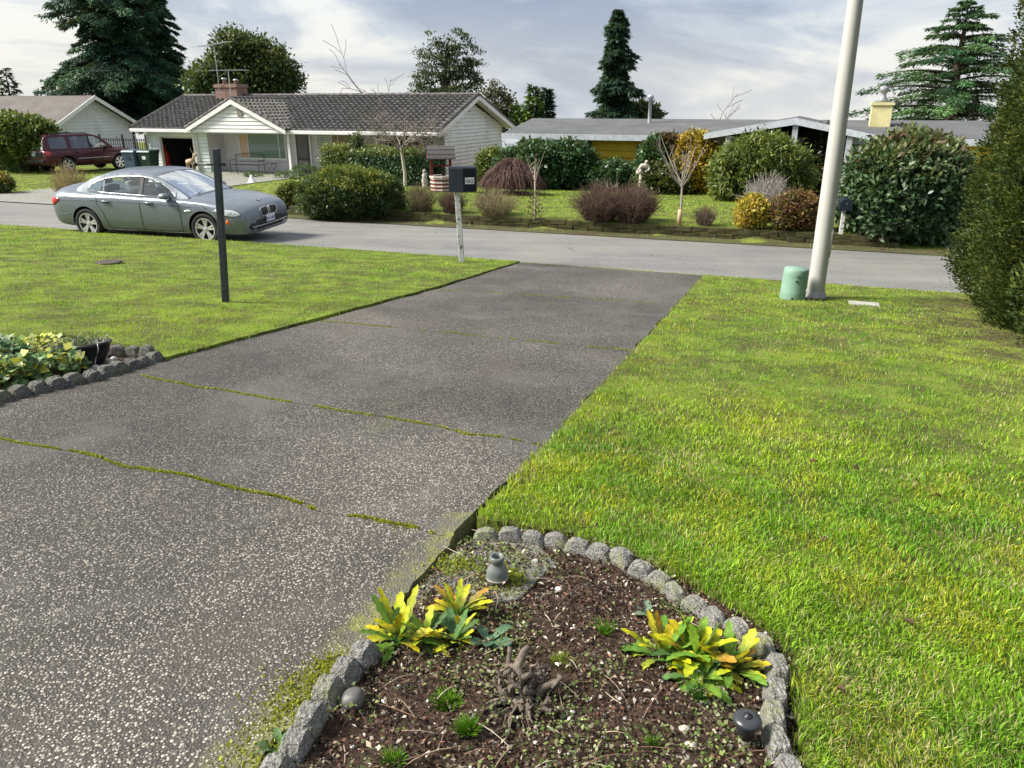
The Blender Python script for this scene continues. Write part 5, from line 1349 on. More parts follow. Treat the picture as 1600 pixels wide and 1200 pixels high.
b = gp(353, 475); tp = pt(338, 232, b.y)
ps = thing('lamp_post_stub', 'dark weathered wooden post with a thin cross bar on the left lawn', 'post', b, 0)
dv = tp - b; m = MB(); hw = .037
m.add([dv * t + Vector((a, c, 0)) for t in (-.06, 1) for a, c in ((-hw, -hw), (hw, -hw), (hw, hw), (-hw, hw))], [(0, 3, 2, 1), (4, 5, 6, 7), (0, 1, 5, 4), (1, 2, 6, 5), (2, 3, 7, 6), (3, 0, 4, 7)])
m.build('post', M_POSTGREY, ps, bevel=.01)
q = dv * .895 - dv * .0; zz = pt(345, 257, b.y).z - b.z; xo = dv.x * zz / dv.z; xl = pt(305, 257, b.y).x - b.x
m = MB(); m.tube([(xl, 0, zz), (xo + .07, 0, zz - .0)], .011, 8); bar = m.build('cross_bar', M_BLACK, ps, True)
m = MB(); m.lathe([(0, -.025), (.02, -.02), (.026, 0), (.02, .02), (0, .025)], 10, (xl, 0, zz)); m.build('end_knob', M_BLACK, bar, True)
m = MB(); m.lathe([(0, -.02), (.018, -.014), (.022, 0), (.018, .014), (0, .02)], 10, (xo + .075, 0, zz)); m.build('end_knob', M_BLACK, bar, True)

# street light pole
b = gp(1273, 466); sc = mpp(b)
M_POLE = pm('pole_white', (0.45, 0.445, 0.42), .55, var=.05, scale=2.5, bump=.12, bscale=80, dirt=(0.40, .39, .35), dirt_amt=.35)
pl = thing('street_light_pole', 'tall round off white light pole at the edge of the right lawn', 'light pole', b, 0)
r0, r1 = 24 * sc / 2 * 1.05, 19 * sc / 2
m = MB(); m.lathe([(r0, -.1), (r0, .1), (r0 * .995, 1.0), (r0 + (r1 - r0) * .45, 3.0), (r1, 4.6), (.055, 8.2), (.05, 8.4)], 28); m.build('shaft', M_POLE, pl, True)
m = MB(); m.tube([(0, 0, 8.2), (0.15, .3, 8.7), (.5, 1.2, 8.95), (.8, 2.0, 8.95)], [.05, .045, .04, .035], 10); arm = m.build('arm', M_POLE, pl, True)
m = MB(); m.obox((.9, 2.3, 8.92), .24, .6, .12, (0, 0, -.35)); m.build('lamp_head', M_POLE, arm, bevel=.04)
m = MB(); hb = 34 * sc / 2; n = 8
prof = [(hb, 0.0), (hb, .05), (hb * .74, .15), (r0 * 1.02, .155)]
m.lathe(prof, n, (0, 0, -.02)); m.build('base_cover', M_POLE, pl, bevel=.006)
m = MB()
for k in range(n):
    a = 2 * math.pi * k / n; m.tube([(math.cos(a) * r0, math.sin(a) * r0, .13), (math.cos(a) * hb * .8, math.sin(a) * hb * .8, .1), (math.cos(a) * hb * 1.01, math.sin(a) * hb * 1.01, 0.03)], [.012, .014, .014], 4)
m.build('base_ribs', M_POLE, pl)
hx = r0 * 1.0; m = MB(); m.add([(math.cos(a) * (r0 + .012), math.sin(a) * (r0 + .012), z) for z in (.62, 1.02) for a in np.linspace(-.95, .05, 7)], [(i, i + 1, i + 8, i + 7) for i in range(6)])
hc = m.build('hand_hole_cover', pm('cover_grey', (0.45, .44, .41), .5), pl, True); md = hc.modifiers.new('s', 'SOLIDIFY'); md.thickness = .012
# green pedestal
b = gp(1237, 468); sc = mpp(b); r_ = 38 * sc / 2; hh = pt(1243, 418, b.y).z - b.z
M_PED = pm('utility_green', (0.19, 0.32, 0.24), .5, var=.08, scale=3, bump=.03, dirt=(0.22, .34, .26))
pd = thing('utility_pedestal', 'short round green utility pedestal beside the white light pole', 'utility pedestal', b, 0); pd.rotation_euler = (0, RAD(2), 0)
m = MB(); m.lathe([(r_ * 1.0, -.05), (r_ * 1.0, .0), (r_ * .995, .13), (r_ * .985, .135), (r_ * .985, hh - .1), (r_ * .97, hh - .03), (r_ * .88, hh - .005), (0, hh + .005)], 32); m.build('dome', M_PED, pd, True)
m = MB(); m.lathe([(r_ * 1.012, 0), (r_ * 1.012, .12)], 32, cap=False); m.build('base_band', M_PED, pd, True)
for a, z in ((-1.75, hh - .17), (-1.9, .05)): MB().lathe([(.016, 0), (.016, .008), (0, .01)], 10, (math.cos(a) * r_ * 1.0, math.sin(a) * r_ * 1.0, z), Matrix.Rotation(a + math.pi / 2, 4, 'Z') @ Matrix.Rotation(RAD(90), 4, 'X')).build('lock_bolt', M_BLACK, pd)
m = MB(); m.box(-.05, .05, -r_ - .003, -r_ + .004, hh - .105, hh - .09); m.build('slot', pm('slot_green', (0.1, .18, .13), .6), pd)
# covers in the grass
b = gp(1350, 477); cv = thing('valve_cover', 'pale concrete valve cover sunk in the grass near the light pole', 'cover', (b.x, b.y, b.z + .03), ANG)
m = MB(); m.box(-.2, .2, -.13, .13, -.08, -.005); m.build('frame', pm('pale_cover', (0.36, .36, .33), .8, scale=10), cv, bevel=.01); m = MB(); m.box(-.15, .15, -.09, .09, -.0045, .004); m.build('lid', MATS['pale_cover'], cv, bevel=.005)
b = gp(171, 414); cv = thing('drain_cover', 'dark round drain cover set in the left lawn', 'cover', (b.x, b.y, b.z + .035), 0)
m = MB(); m.lathe([(.2, -.05), (.2, .02), (.17, .03), (0, .03)], 20); m.build('lid', pm('rusty_iron', (0.06, .045, .035), .8), cv)

# ------------------------------------------------------------------ mailbox across the street
b = gp(1313, 372); b = pt(1313, 372, b.y)
b = Vector((b.x, b.y, gz(b.x, b.y))); sc = mpp(b)
m2 = thing('curbside_mailbox', 'black arched mailbox on a pale post before the photinia shrub', 'mailbox', b, ANG + RAD(4))
zt = pt(1313, 309, b.y).z - b.z; zb = pt(1313, 327, b.y).z - b.z; wb = 18 * sc / 2
m = MB(); m.box(-.045, .045, .0, .09, -.1, zb); m.build('post', M_FLAKY, m2, bevel=.006)
pr = [(-wb, zb), (wb, zb)] + [(wb * math.cos(a), zt - wb * .75 + wb * .75 * math.sin(a)) for a in np.linspace(0, math.pi, 9)]
m = MB(); m.prism(pr, -.3, .25); bx = m.build('box', M_BOX, m2)
m = MB(); m.prism([(x * .93, zb + .01 + (z - zb) * .95) for x, z in pr], -.325, -.305); dd = m.build('door', M_BOX, bx)
MB().lathe([(.012, 0), (.012, .02)], 8, (0, -.325, (zb + zt) / 2 + .03), Matrix.Rotation(RAD(90), 4, 'X')).build('knob', M_CHROME, dd)

# ------------------------------------------------------------------ wishing well
b = gp(690, 300); sc = mpp(b)
ww = thing('wishing_well', 'red and white striped wishing well with a small grey shingled roof', 'wishing well', b, ANG + RAD(30))
M_RED = pm('barn_red', (0.17, 0.03, 0.028), .7, var=.25, scale=6, bump=.2); M_STRIPE = pm('faded_white_slat', (0.55, .47, .43), .7, var=.15, scale=8)
ht = pt(690, 228, b.y).z - b.z; zr0 = pt(690, 248, b.y).z - b.z; zbt = pt(690, 277, b.y).z - b.z; rb = 17 * sc
n = 6
for k in range(8):
    z0 = zbt * k / 8; m = MB(); m.lathe([(rb * (1.0 if k % 2 else .96), z0 + .003), (rb * (1.0 if k % 2 else .96), z0 + zbt / 8 - .003)], 8, cap=True); m.build('slat_ring', M_STRIPE if k % 2 else M_RED, ww)
m = MB(); m.lathe([(rb * 1.08, zbt), (rb * 1.08, zbt + .06), (rb * .8, zbt + .06), (rb * .8, zbt)], 8); m.build('rim', M_STRIPE, ww)
for sx_ in (-1, 1): MB().box(sx_ * rb * .85 - .05, sx_ * rb * .85 + .05, -.05, .05, zbt + .061, zr0 + .18).build('roof_post', M_RED, ww)
rl = rb * 1.25; rw = rb * 1.0
for sg in (-1, 1):
    for k in range(3):
        t0, t1 = k / 3, (k + 1) / 3 + .04
        m = MB(); a = (sg * rw * 1.15 * (1 - t0), zr0 + (ht - zr0) * t0); c = (sg * rw * 1.15 * (1 - min(1, t1)), zr0 + (ht - zr0) * min(1, t1))
        m.add([(-rl, a[0], a[1] + .035), (rl, a[0], a[1] + .035), (rl, c[0], c[1] + .012), (-rl, c[0], c[1] + .012), (-rl, a[0], a[1]), (rl, a[0], a[1]), (rl, c[0], c[1] - .01), (-rl, c[0], c[1] - .01)], [(0, 1, 2, 3), (7, 6, 5, 4), (0, 4, 5, 1), (2, 6, 7, 3), (0, 3, 7, 4), (1, 5, 6, 2)])
        m.build('roof_shingle_row', M_SHG if 0 else pm('well_shingle%d' % k, (0.06 + .012 * k, .055 + .012 * k, .055 + .012 * k), .9, scale=9), ww) if sg < 0 else m.build('roof_shingle_row', MATS['well_shingle%d' % k], ww)
for sx_ in (-1, 1):
    m = MB(); x_ = sx_ * (rl - .04); m.add([(x_ - .02, -rw, zr0 + .02), (x_ - .02, rw, zr0 + .02), (x_ - .02, 0, ht - .03), (x_ + .02, -rw, zr0 + .02), (x_ + .02, rw, zr0 + .02), (x_ + .02, 0, ht - .03)], [(0, 1, 2), (5, 4, 3), (0, 3, 4, 1), (1, 4, 5, 2), (2, 5, 3, 0)]); m.build('roof_gable', M_RED, ww)
m = MB(); m.tube([(-rb * .85, 0, (zbt + zr0) * .55), (rb * .85, 0, (zbt + zr0) * .55)], .03, 8); m.build('crank_bar', M_RED, ww)
m = MB(); m.tube([(rb * .2, 0, (zbt + zr0) * .55), (rb * .2, 0, zbt + .2)], .008, 4); m.build('rope', M_BLACK, ww)
m = MB(); m.lathe([(.07, 0), (.09, .16), (.085, .16), (.065, .01)], 10, (rb * .2, 0, zbt + .05)); m.build('bucket', M_BLACK, ww)
# tiny figure by the well
b = gp(664, 294); fg = thing('garden_figurine', 'small pale garden figurine standing left of the wishing well', 'figurine', b, 0)
M_STONE = pm('cast_stone', (0.48, 0.44, 0.39), .9, var=.2, scale=12, bump=.3, dirt=(0.2, .19, .16))
m = MB(); m.lathe([(.13, 0), (.13, .06), (.1, .08), (.11, .2), (.13, .3), (.09, .42), (.11, .5), (.07, .56), (.045, .58), (.07, .62), (.075, .67), (.05, .72), (0, .735)], 12); m.build('figure', M_STONE, fg, True)

# ------------------------------------------------------------------ garden statue (robed figure carrying a basket)
b = gp(1003, 303); b.z -= .0; sc = mpp(b); Hs = 54 * sc
st = thing('garden_statue', 'pale stone statue of a robed figure leaning over a basket', 'statue', b, RAD(10))
m = MB(); m.box(-.2, .2, -.16, .16, -.1, .1); m.build('plinth', M_STONE, st, bevel=.02)
def skin(name, verts, edges, mat, parent, sub=2, root=0):
    me = bpy.data.meshes.new(name); me.from_pydata([v[:3] for v in verts], edges, []); me.materials.append(mat)
    o = bpy.data.objects.new(name, me); link(o, parent)
    md = o.modifiers.new('skin', 'SKIN'); md.use_smooth_shade = True
    if not me.skin_vertices: bm = bmesh.new(); bm.from_mesh(me); bm.verts.layers.skin.verify(); bm.to_mesh(me); bm.free()
    for i, v in enumerate(verts):
        sv = me.skin_vertices[0].data[i]; sv.radius = (v[3], v[3] if len(v) < 5 else v[4]); sv.use_root = i == root
    s_ = o.modifiers.new('sub', 'SUBSURF'); s_.levels = s_.render_levels = sub
    return o
k = Hs / 1.3
V_ = [(.02, 0, .62, .13), (.0, 0, .78, .12), (.02, -.01, .95, .14), (.05, -.03, 1.05, .10), (.07, -.05, 1.10, .05), (.09, -.07, 1.16, .075), (.10, -.08, 1.23, .06),
      (-.10, -.02, 1.03, .06), (-.18, -.10, .92, .05), (-.20, -.2, .84, .04), (.17, -.06, 1.02, .06), (.18, -.14, .88, .05), (.02, -.2, .82, .04),
      (-.06, .0, .5, .10), (-.10, -.05, .34, .07), (-.10, .0, .14, .05), (-.10, -.08, .11, .035), (.08, 0, .48, .12), (.10, 0, .3, .12), (.11, 0, .1, .13)]
V_ = [(a * k, c * k, z * k, r * k) for a, c, z, r in V_]
skin('figure', V_, [(0, 1), (1, 2), (2, 3), (3, 4), (4, 5), (5, 6), (3, 7), (7, 8), (8, 9), (3, 10), (10, 11), (11, 12), (0, 13), (13, 14), (14, 15), (15, 16), (0, 17), (17, 18), (18, 19)], M_STONE, st)
m = MB(); m.lathe([(.04, -.02), (.10, 0), (.13, .09), (.12, .1), (.1, .02)], 12, (-.22 * k, -.2 * k, .74 * k)); 
bs = m.build('basket', M_STONE, st, True)
for a, c, z in ((-.28, -.2, .86), (-.2, -.26, .87), (-.17, -.17, .88), (-.24, -.2, .92)): MB().lathe([(0, -.05), (.045, -.03), (.055, 0), (.04, .035), (0, .05)], 8, (a * k, c * k, z * k)).build('fruit', M_STONE, bs, True)

# ------------------------------------------------------------------ porch things
def on_plane(px, py, d): 
    s, z = fac(px, py, d); x, y = xy(s, d); return Vector((x, y, z))
b = on_plane(387, 266, D0 - .1); b.z = HZ + .02
bn = thing('porch_bench', 'black wrought iron bench under the picture window', 'bench', b, ANG)
wbn = fac(410, 260, D0 - .1)[0] - fac(366, 260, D0 - .1)[0]; hw = wbn / 2
for sg in (-1, 1):
    m = MB(); m.tube([(sg * hw, -.22, 0), (sg * hw, -.22, .42), (sg * hw, -.2, .62), (sg * hw, .2, .64)], .016, 6); m.tube([(sg * hw, .26, 0), (sg * hw, .22, .45), (sg * hw, .3, .9)], .016, 6); m.build('side_frame', M_BLACK, bn, True)
m = MB(); 
for k in range(7): m.box(-hw, hw, -.22 + k * .065, -.18 + k * .065, .41, .43)
m.build('seat', M_BLACK, bn)
m = MB(); m.tube([(-hw, .3, .86), (-hw * .5, .3, .92), (0, .3, .95), (hw * .5, .3, .92), (hw, .3, .86)], .014, 6); m.tube([(-hw, .24, .55), (hw, .24, .55)], .012, 6)
for k in range(15):
    x = -hw + 2 * hw * (k + .5) / 15; m.tube([(x, .24, .55), (x, .3, .9)], .006, 4)
m.build('backrest', M_BLACK, bn, True)
b = on_plane(425, 267, D0 - .1); b.z = HZ + .02
tb = thing('folding_table', 'small black folding table with crossed legs beside the iron bench', 'table', b, ANG)
m = MB(); m.box(-.22, .22, -.2, .2, .5, .525); m.build('top', M_BLACK, tb, bevel=.006)
for sg in (-1, 1):
    for q_ in (-1, 1): MB().tube([(q_ * -.2, sg * .18, 0), (q_ * .2, sg * .18, .5)], .011, 5).build('leg', M_BLACK, tb)
b = gp(394, 286); wt = thing('lawn_cone', 'small white cone shaped ornament on the lawn before the porch', 'ornament', b, 0)
m = MB(); m.lathe([(.22, 0), (.22, .03), (.16, .05), (.05, .3), (.03, .34), (0, .35)], 12); m.build('cone', M_WHITE, wt, True)
# bins
def bin_(label, px, col, off):
    s_, z_ = fac(px, 262, D0 - 1.3 + off); x, y = xy(s_, D0 - 1.3 + off)
    o = thing('wheelie_bin', label, 'bin', (x, y, gz(x, y) + .03), ANG + RAD(6), 'bins beside the garage')
    mm = pm('bin_plastic_' + str(px), col, .45, scale=4, bump=.05)
    m = MB(); z0, z1 = .02, .95
    m.add([(-.27, -.3, z0), (.27, -.3, z0), (.27, .28, z0), (-.27, .28, z0), (-.36, -.38, z1), (.36, -.38, z1), (.36, .36, z1), (-.36, .36, z1)], [(0, 3, 2, 1), (4, 5, 6, 7), (0, 1, 5, 4), (1, 2, 6, 5), (2, 3, 7, 6), (3, 0, 4, 7)]); m.build('body', mm, o, bevel=.03)
    m = MB(); m.add([(-.39, -.42, .955), (.39, -.42, .955), (.39, .40, .955), (-.39, .40, .955), (-.34, -.34, 1.05), (.34, -.34, 1.05), (.36, .38, 1.07), (-.36, .38, 1.07)], [(0, 3, 2, 1), (4, 5, 6, 7), (0, 1, 5, 4), (1, 2, 6, 5), (2, 3, 7, 6), (3, 0, 4, 7)]); m.build('lid', mm, o, bevel=.02)
    m = MB(); m.tube([(-.3, .43, .93), (.3, .43, .93)], .02, 6); m.build('handle', mm, o, True)
    for sg in (-1, 1): MB().lathe([(.13, -.03), (.14, 0), (.13, .03)], 16, (sg * .31, .3, .14), Matrix.Rotation(RAD(90), 4, 'Y')).build('wheel', M_TYRE, o)
    m = MB(); m.box(-.1, .1, -.372, -.36, .62, .78); m.build('emblem', M_WHITE if px > 220 else pm('dark_emblem', (0.02, .03, .05), .6), o)
bin_('blue grey wheelie bin, left one of the two by the garage', 211, (0.06, 0.10, 0.15), -.1)
bin_('dark green wheelie bin, right one of the two by the garage', 235, (0.02, 0.05, 0.04), .1)
# garage contents
s_, z_ = fac(260, 262, D0 + .6); x, y = xy(s_, D0 + .6)
gc = thing('fuel_canister', 'red upright canister standing inside the open garage', 'canister', (x, y, HZ + .03), ANG)
m = MB(); m.lathe([(.2, 0), (.24, .05), (.24, .6), (.2, .85), (.1, .95), (.06, 1.15), (.09, 1.2), (0, 1.22)], 16); m.build('tank', pm('tank_red', (0.45, .03, .02), .4), gc, True)
m = MB(); m.lathe([(.05, 0), (.05, .12)], 10, (0, 0, 1.22)); m.build('valve', M_BLACK, gc)
s_, z_ = fac(283, 255, D0 + 3); x, y = xy(s_, D0 + 3)
gs = thing('garage_shelf', 'dim storage shelf with clutter at the back of the garage', 'shelf', (x, y, HZ + .03), ANG)
for sx_ in (-.7, .7): MB().box(sx_ - .03, sx_ + .03, -.25, .25, 0, 1.7).build('upright', M_BLACK, gs)
for k in range(3): MB().box(-.67, .67, -.25, .25, .3 + k * .6, .33 + k * .6).build('shelf_board', pm('shelf_wood%d' % k, (0.15, .11, .08), .8), gs)
for k in range(6): MB().obox((-.5 + .25 * (k % 5), -.05, .45 + .6 * (k % 3)), .2, .25, .24 + .05 * (k % 2), (0, 0, .1 * k)).build('stored_box', pm('box_col%d' % k, [(0.1, .12, .2), (.2, .16, .1), (.12, .13, .14), (.25, .24, .22), (.06, .1, .1), (.3, .1, .08)][k], .8), gs)
s_, z_ = fac(299, 263, D0 - .35); x, y = xy(s_, D0 - .35)
dg_ = thing('wooden_deer_ornament', 'pale wooden animal ornament standing at the garage corner', 'ornament', (x, y, HZ + .0), ANG)
M_PALEWOOD = pm('pale_wood', (0.45, .33, .22), .8, scale=8)
m = MB(); m.tube([(-.2, 0, .5), (.0, 0, .54), (.2, 0, .52)], [.13, .14, .12], 8); m.build('body', M_PALEWOOD, dg_, True)
m = MB(); m.tube([(.16, 0, .55), (.24, 0, .75), (.28, 0, .86)], [.08, .06, .06], 7); m.tube([(.26, 0, .88), (.42, 0, .82)], [.07, .04], 7); m.build('head', M_PALEWOOD, dg_, True)
for a, c in ((-.18, -.07), (-.18, .07), (.16, -.07), (.16, .07)): MB().tube([(a, c, .5), (a * 1.05, c, 0)], [.035, .025], 6).build('leg', M_PALEWOOD, dg_)
for sg in (-1, 1): MB().tube([(.27, sg * .03, .9), (.22, sg * .12, 1.08), (.26, sg * .16, 1.2)], [.014, .012, .008], 5).build('antler', M_PALEWOOD, dg_)
# dark railing between the houses
f0, f1 = fac(160, 240, D0 + 2.6)[0], fac(231, 240, D0 + 2.6)[0]; fx, fy_ = xy(f0, D0 + 2.6)
fe = thing('metal_railing_fence', 'dark metal railing fence between the white house and the garage', 'fence', (fx, fy_, gz(fx, fy_)), ANG)
fl = f1 - f0; fh = 1.45
for z in (.3, fh - .1): MB().box(0, fl, -.02, .02, z, z + .04).build('rail', M_BLACK, fe)
for k in range(int(fl / .16) + 1): MB().box(k * .16 - .01, k * .16 + .01, -.018, .018, .05, fh + (.12 if k % 8 == 0 else 0)).build('picket', M_BLACK, fe)
for k in range(3): MB().box(fl * k / 2 - .04, fl * k / 2 + .04, -.04, .04, 0, fh + .2).build('post', M_BLACK, fe)
# ------------------------------------------------------------------ far trees
FIR = [(3, (0.020, 0.062, 0.040)), (3, (0.034, 0.092, 0.056)), (1, (0.06, 0.13, 0.065))]
FIR2 = [(3, (0.022, 0.055, 0.036)), (2, (0.034, 0.08, 0.046))]
conifer('douglas_fir', 'huge dark green fir towering behind the left houses', 215, 58, -150, 262, FIR, low=.12, droop=.42, nb=270, taper=.55, sprays=520, ssize=.34, upsw=.18, trunk_r=.5, shape=lambda t: (1 - t) ** .55 * (.85 + .3 * math.sin(t * 23)), aw=.42)
conifer('douglas_fir', 'second huge fir leaning out left of the chimney trees', 282, 62, -60, 120, FIR, low=.12, droop=.4, nb=160, taper=.6, sprays=400, ssize=.34, trunk_r=.35, aw=.42)
conifer('far_conifer', 'small faint conifer beyond the tan roof at far left', 46, 85, 106, 56, [(1, (0.045, 0.07, 0.05)), (1, (0.06, .085, .06))], group='faint far conifers', low=.15, nb=46, sprays=38, ssize=.7, droop=.2, trunk_r=.15, taper=.8)
conifer('far_conifer', 'tiny faint conifer tip at the left edge of the picture', 10, 88, 132, 34, [(1, (0.05, 0.075, 0.055)), (1, (0.065, .09, .065))], group='faint far conifers', low=.15, nb=36, sprays=30, ssize=.7, droop=.2, trunk_r=.15, taper=.8)
conifer('tall_fir', 'tall narrow dark fir rising behind the yellow house', 955, 60, 14, 92, FIR2, low=.1, droop=.3, nb=170, taper=.6, sprays=190, ssize=.38, upsw=.12, trunk_r=.3, shape=lambda t: min(1, (1 - t) ** .6 * 1.15) * (.85 + .25 * math.sin(t * 31)), aw=.5)
conifer('deodar_cedar', 'wide layered cedar with drooping boughs behind the yellow house chimney', 1462, 46, 3, 390, [(2, (0.03, 0.08, 0.036)), (3, (0.055, 0.125, 0.048)), (2, (0.085, 0.165, 0.06))], low=.2, droop=.26, nb=120, taper=.75, sprays=520, ssize=.24, upsw=.16, trunk_r=.36, layers=15, shape=lambda t: (1 - t) ** .85 + .04, aw=.26)
conifer('column_conifer', 'slim dark conifer of the pair beyond the grey roof', 853, 54, 138, 32, FIR2, low=.05, nb=60, sprays=55, ssize=.45, droop=.1, trunk_r=.12, shape=lambda t: (1 - t) ** .75)
conifer('column_conifer', 'yellow green conifer of the pair beyond the grey roof', 832, 53, 134, 42, [(2, (0.05, .11, .03)), (2, (0.13, 0.19, 0.03)), (1, (.03, .07, .03))], low=.05, nb=60, sprays=55, ssize=.45, droop=.1, trunk_r=.12, shape=lambda t: (1 - t) ** .8)
def far_tree(name, label, px, Y, blobs, nclump, per, cr, leaf, pal, trunk=.25, th=None, group=None, **k):
    """blobs in photograph pixels: (px, py, half width, half height)"""
    x = pt(px, 300, Y).x; z0 = gz(x, Y); root = thing(name, label, 'tree', (x, Y, z0), 0, group); bb = []
    for (a, b, w, h) in blobs:
        p = pt(a, b, Y); s_ = mpp(p); bb.append((p.x - x, RR.uniform(-.25, .25) * w * s_, p.z - z0, w * s_, w * s_ * .8, h * s_))
    crown('crown', root, bb, nclump, per, cr, leaf, pal, **k)
    tops = sorted(bb, key=lambda q: -q[2]); ps = []
    top = max(q[2] for q in bb); m = MB(); m.tube([(0, 0, -.1), (.05, 0, top * .4), (0, .05, top * .85)], [trunk, trunk * .75, trunk * .25], 8); m.build('trunk', M_BARK, root, True)
    for q in bb: ps.append((np.array([(0, 0, q[2] * .55), (q[0] * .5, q[1] * .5, q[2] * .8), (q[0], q[1], q[2])]), np.array([trunk * .5, trunk * .3, trunk * .12])))
    link(bpy.data.objects.new('limbs', stems_mesh('limbs', ps, (0.07, .055, .04), 5)), root)
    return root
far_tree('evergreen_oak', 'rounded broadleaf evergreen tree behind the brick chimney', 392, 52, [(372, 78, 34, 26), (402, 100, 44, 32), (350, 118, 44, 26), (432, 122, 34, 24), (390, 132, 60, 22), (325, 130, 30, 22), (452, 130, 14, 12)], 640, 34, .5, .27, [(3, (0.03, 0.065, 0.022)), (2, (0.055, 0.09, 0.03)), (1, (0.11, 0.12, 0.035))], .3, shell=.6)
far_tree('pine_tree', 'group of dark open crowned pines behind the tiled ridge', 700, 64, [(672, 80, 16, 26), (668, 118, 22, 24), (700, 75, 14, 22), (722, 72, 18, 22), (734, 100, 22, 24), (700, 120, 26, 26), (690, 100, 18, 24), (742, 128, 14, 16), (715, 142, 34, 14), (660, 142, 18, 10)], 190, 46, .5, .22, [(3, (0.03, 0.05, 0.028)), (2, (0.05, .07, .038))], .22, shell=.85, squash=.35)
far_tree('thin_cypress', 'thin brownish cypress right of the tiled gable', 776, 55, [(772, 150, 16, 18), (788, 160, 12, 18), (776, 178, 18, 20), (784, 198, 22, 16)], 120, 34, .35, .2, [(2, (0.04, .05, .025)), (2, (.07, .07, .035))], .14, shell=.8)
far_tree('round_far_tree', 'soft grey green round tree beside the roof flue', 1000, 62, [(998, 180, 24, 14), (985, 186, 18, 10), (1014, 187, 16, 10)], 130, 20, .5, .4, [(2, (0.06, .085, .045)), (1, (.09, .11, .06))], .18)
far_tree('holly_bush_tree', 'olive green treetop beside the pale conifer pair', 815, 55, [(812, 182, 14, 12), (826, 186, 14, 10)], 70, 20, .35, .3, [(2, (0.07, .12, .03)), (1, (.15, .19, .04))], .12)
def bare_tree(name, label, base, h, r, depth, kids, spread, col, group=None, first=None, cat='tree', start=.35, wob=.14, ratio=.66, grav=0.0, minr=.004, lean=(0, 0)):
    root = thing(name, label, cat, base, 0, group)
    ps = branch_paths((0, 0, -.1), (lean[0], lean[1], 1), h * (first or .5), r, depth, kids, spread, grav, wob, None, ratio, 5, minr, start)
    tr = stems_mesh('trunk', ps[:1], col, 9); link(bpy.data.objects.new('trunk', tr), root)
    link(bpy.data.objects.new('branches', stems_mesh('branches', ps[1:], col, 4)), root)
    return root
def gbase(px, Y): x = pt(px, 300, Y).x; return Vector((x, Y, gz(x, Y)))
bare_tree('bare_tree', 'bare branching tree beside the layered cedar', gbase(1515, 44), 6.6, .22, 4, 4, .75, (0.16, 0.135, 0.115), first=.42, minr=.012, start=.3)
bare_tree('bare_tree', 'thin bare branches rising over the tiled ridge', gbase(606, 49), 6.4, .12, 3, 3, .5, (0.13, 0.105, 0.095), first=.55, minr=.012)
bare_tree('bare_tree', 'thin bare shoots rising over the yellow house roof', gbase(1110, 41), 4.6, .05, 2, 3, .45, (0.17, 0.13, 0.12), first=.6, minr=.012, lean=(.12, 0))

# ------------------------------------------------------------------ front garden trees
b = gp(633, 293)
t = None
def _skip(*a, **k): pass
_skip('ornamental_bare_tree', 'pale trunked bare tree with spreading twigs before the tiled house', b, 4.2, .085, 4, 4, 1.05, (0.25, 0.215, 0.19), first=.40, start=.62, ratio=.78, minr=.006, wob=.24, grav=.02)
ot = thing('ornamental_bare_tree', 'pale trunked bare tree with spreading twigs before the tiled house', 'tree', b, 0)
sc = mpp(b); ht = 62 * sc
link(bpy.data.objects.new('trunk', stems_mesh('trunk', [(np.array([(0, 0, -.05), (.02, 0, ht * .35), (-.05, .02, ht * .7), (-.1, 0, ht)]), np.array([.085, .07, .062, .055]))], (0.36, 0.32, 0.27), 9)), ot)
ps = []
for i in range(9):
    a = i * 2.4; up_ = RR.uniform(.35, 1.0)
    branch_paths((-.1 + .02 * math.cos(a), 0, ht * RR.uniform(.8, 1.0)), (math.cos(a), math.sin(a) * .8, up_), RR.uniform(.9, 1.5), .042, 3, 4, .75, .0, .2, ps, .62, 5, .005, .3)
link(bpy.data.objects.new('branches', stems_mesh('branches', ps, (0.25, 0.21, 0.185), 4)), ot)
b = gp(800, 304); sc = mpp(b)
wp = thing('weeping_maple', 'low brown dome of a bare weeping tree on the garden lawn', 'tree', b, 0)
ps, tn = [], []; Rw, Hw = 106 * sc / 2, 56 * sc
ps.append((np.array([(0, 0, -.05), (.03, 0, Hw * .3), (0, .02, Hw * .6)]), np.array([.08, .07, .06]))); tn.append(np.array((0.10, .08, .07)))
link(bpy.data.objects.new('trunk', stems_mesh('trunk', ps, tn, 8)), wp); ps, tn = [], []
for i in range(1100):
    a = RR.random() * 6.283; q = RR.random() ** .45; l = Rw * 1.04 * q * RR.uniform(.9, 1.08)
    u = np.linspace(0, 1, 8); top = Hw * (1 - .42 * q ** 2) * RR.uniform(.9, 1.03); end = Hw * RR.uniform(.05, .35)
    z = Hw * .55 + (top - Hw * .55) * np.sin(np.minimum(u / .62, 1) * math.pi / 2) - np.maximum(0, (u - .55) / .45) ** 1.6 * (top - end)
    P = np.stack([math.cos(a) * l * u ** .8, math.sin(a) * l * u ** .8, z], 1); P[1:] += rng.normal(0, .03, (7, 3))
    ps.append((P, np.linspace(.012, .005, 8))); tn.append(np.array((0.115, 0.07, 0.062)) * RR.uniform(.6, 1.6))
link(bpy.data.objects.new('branches', stems_mesh('branches', ps, tn, 3)), wp)
mu = MB(); mu.lathe([(0.95, -.02), (.9, .03), (.5, .05), (0, .06)], 18, (b.x, b.y, b.z + .01)); tag(mu.build('mulch_ring', pm('red_brown_mulch', (0.10, .045, .03), .95, scale=20, bump=.6, bscale=60)), 'round patch of red brown mulch under the weeping tree', 'mulch')
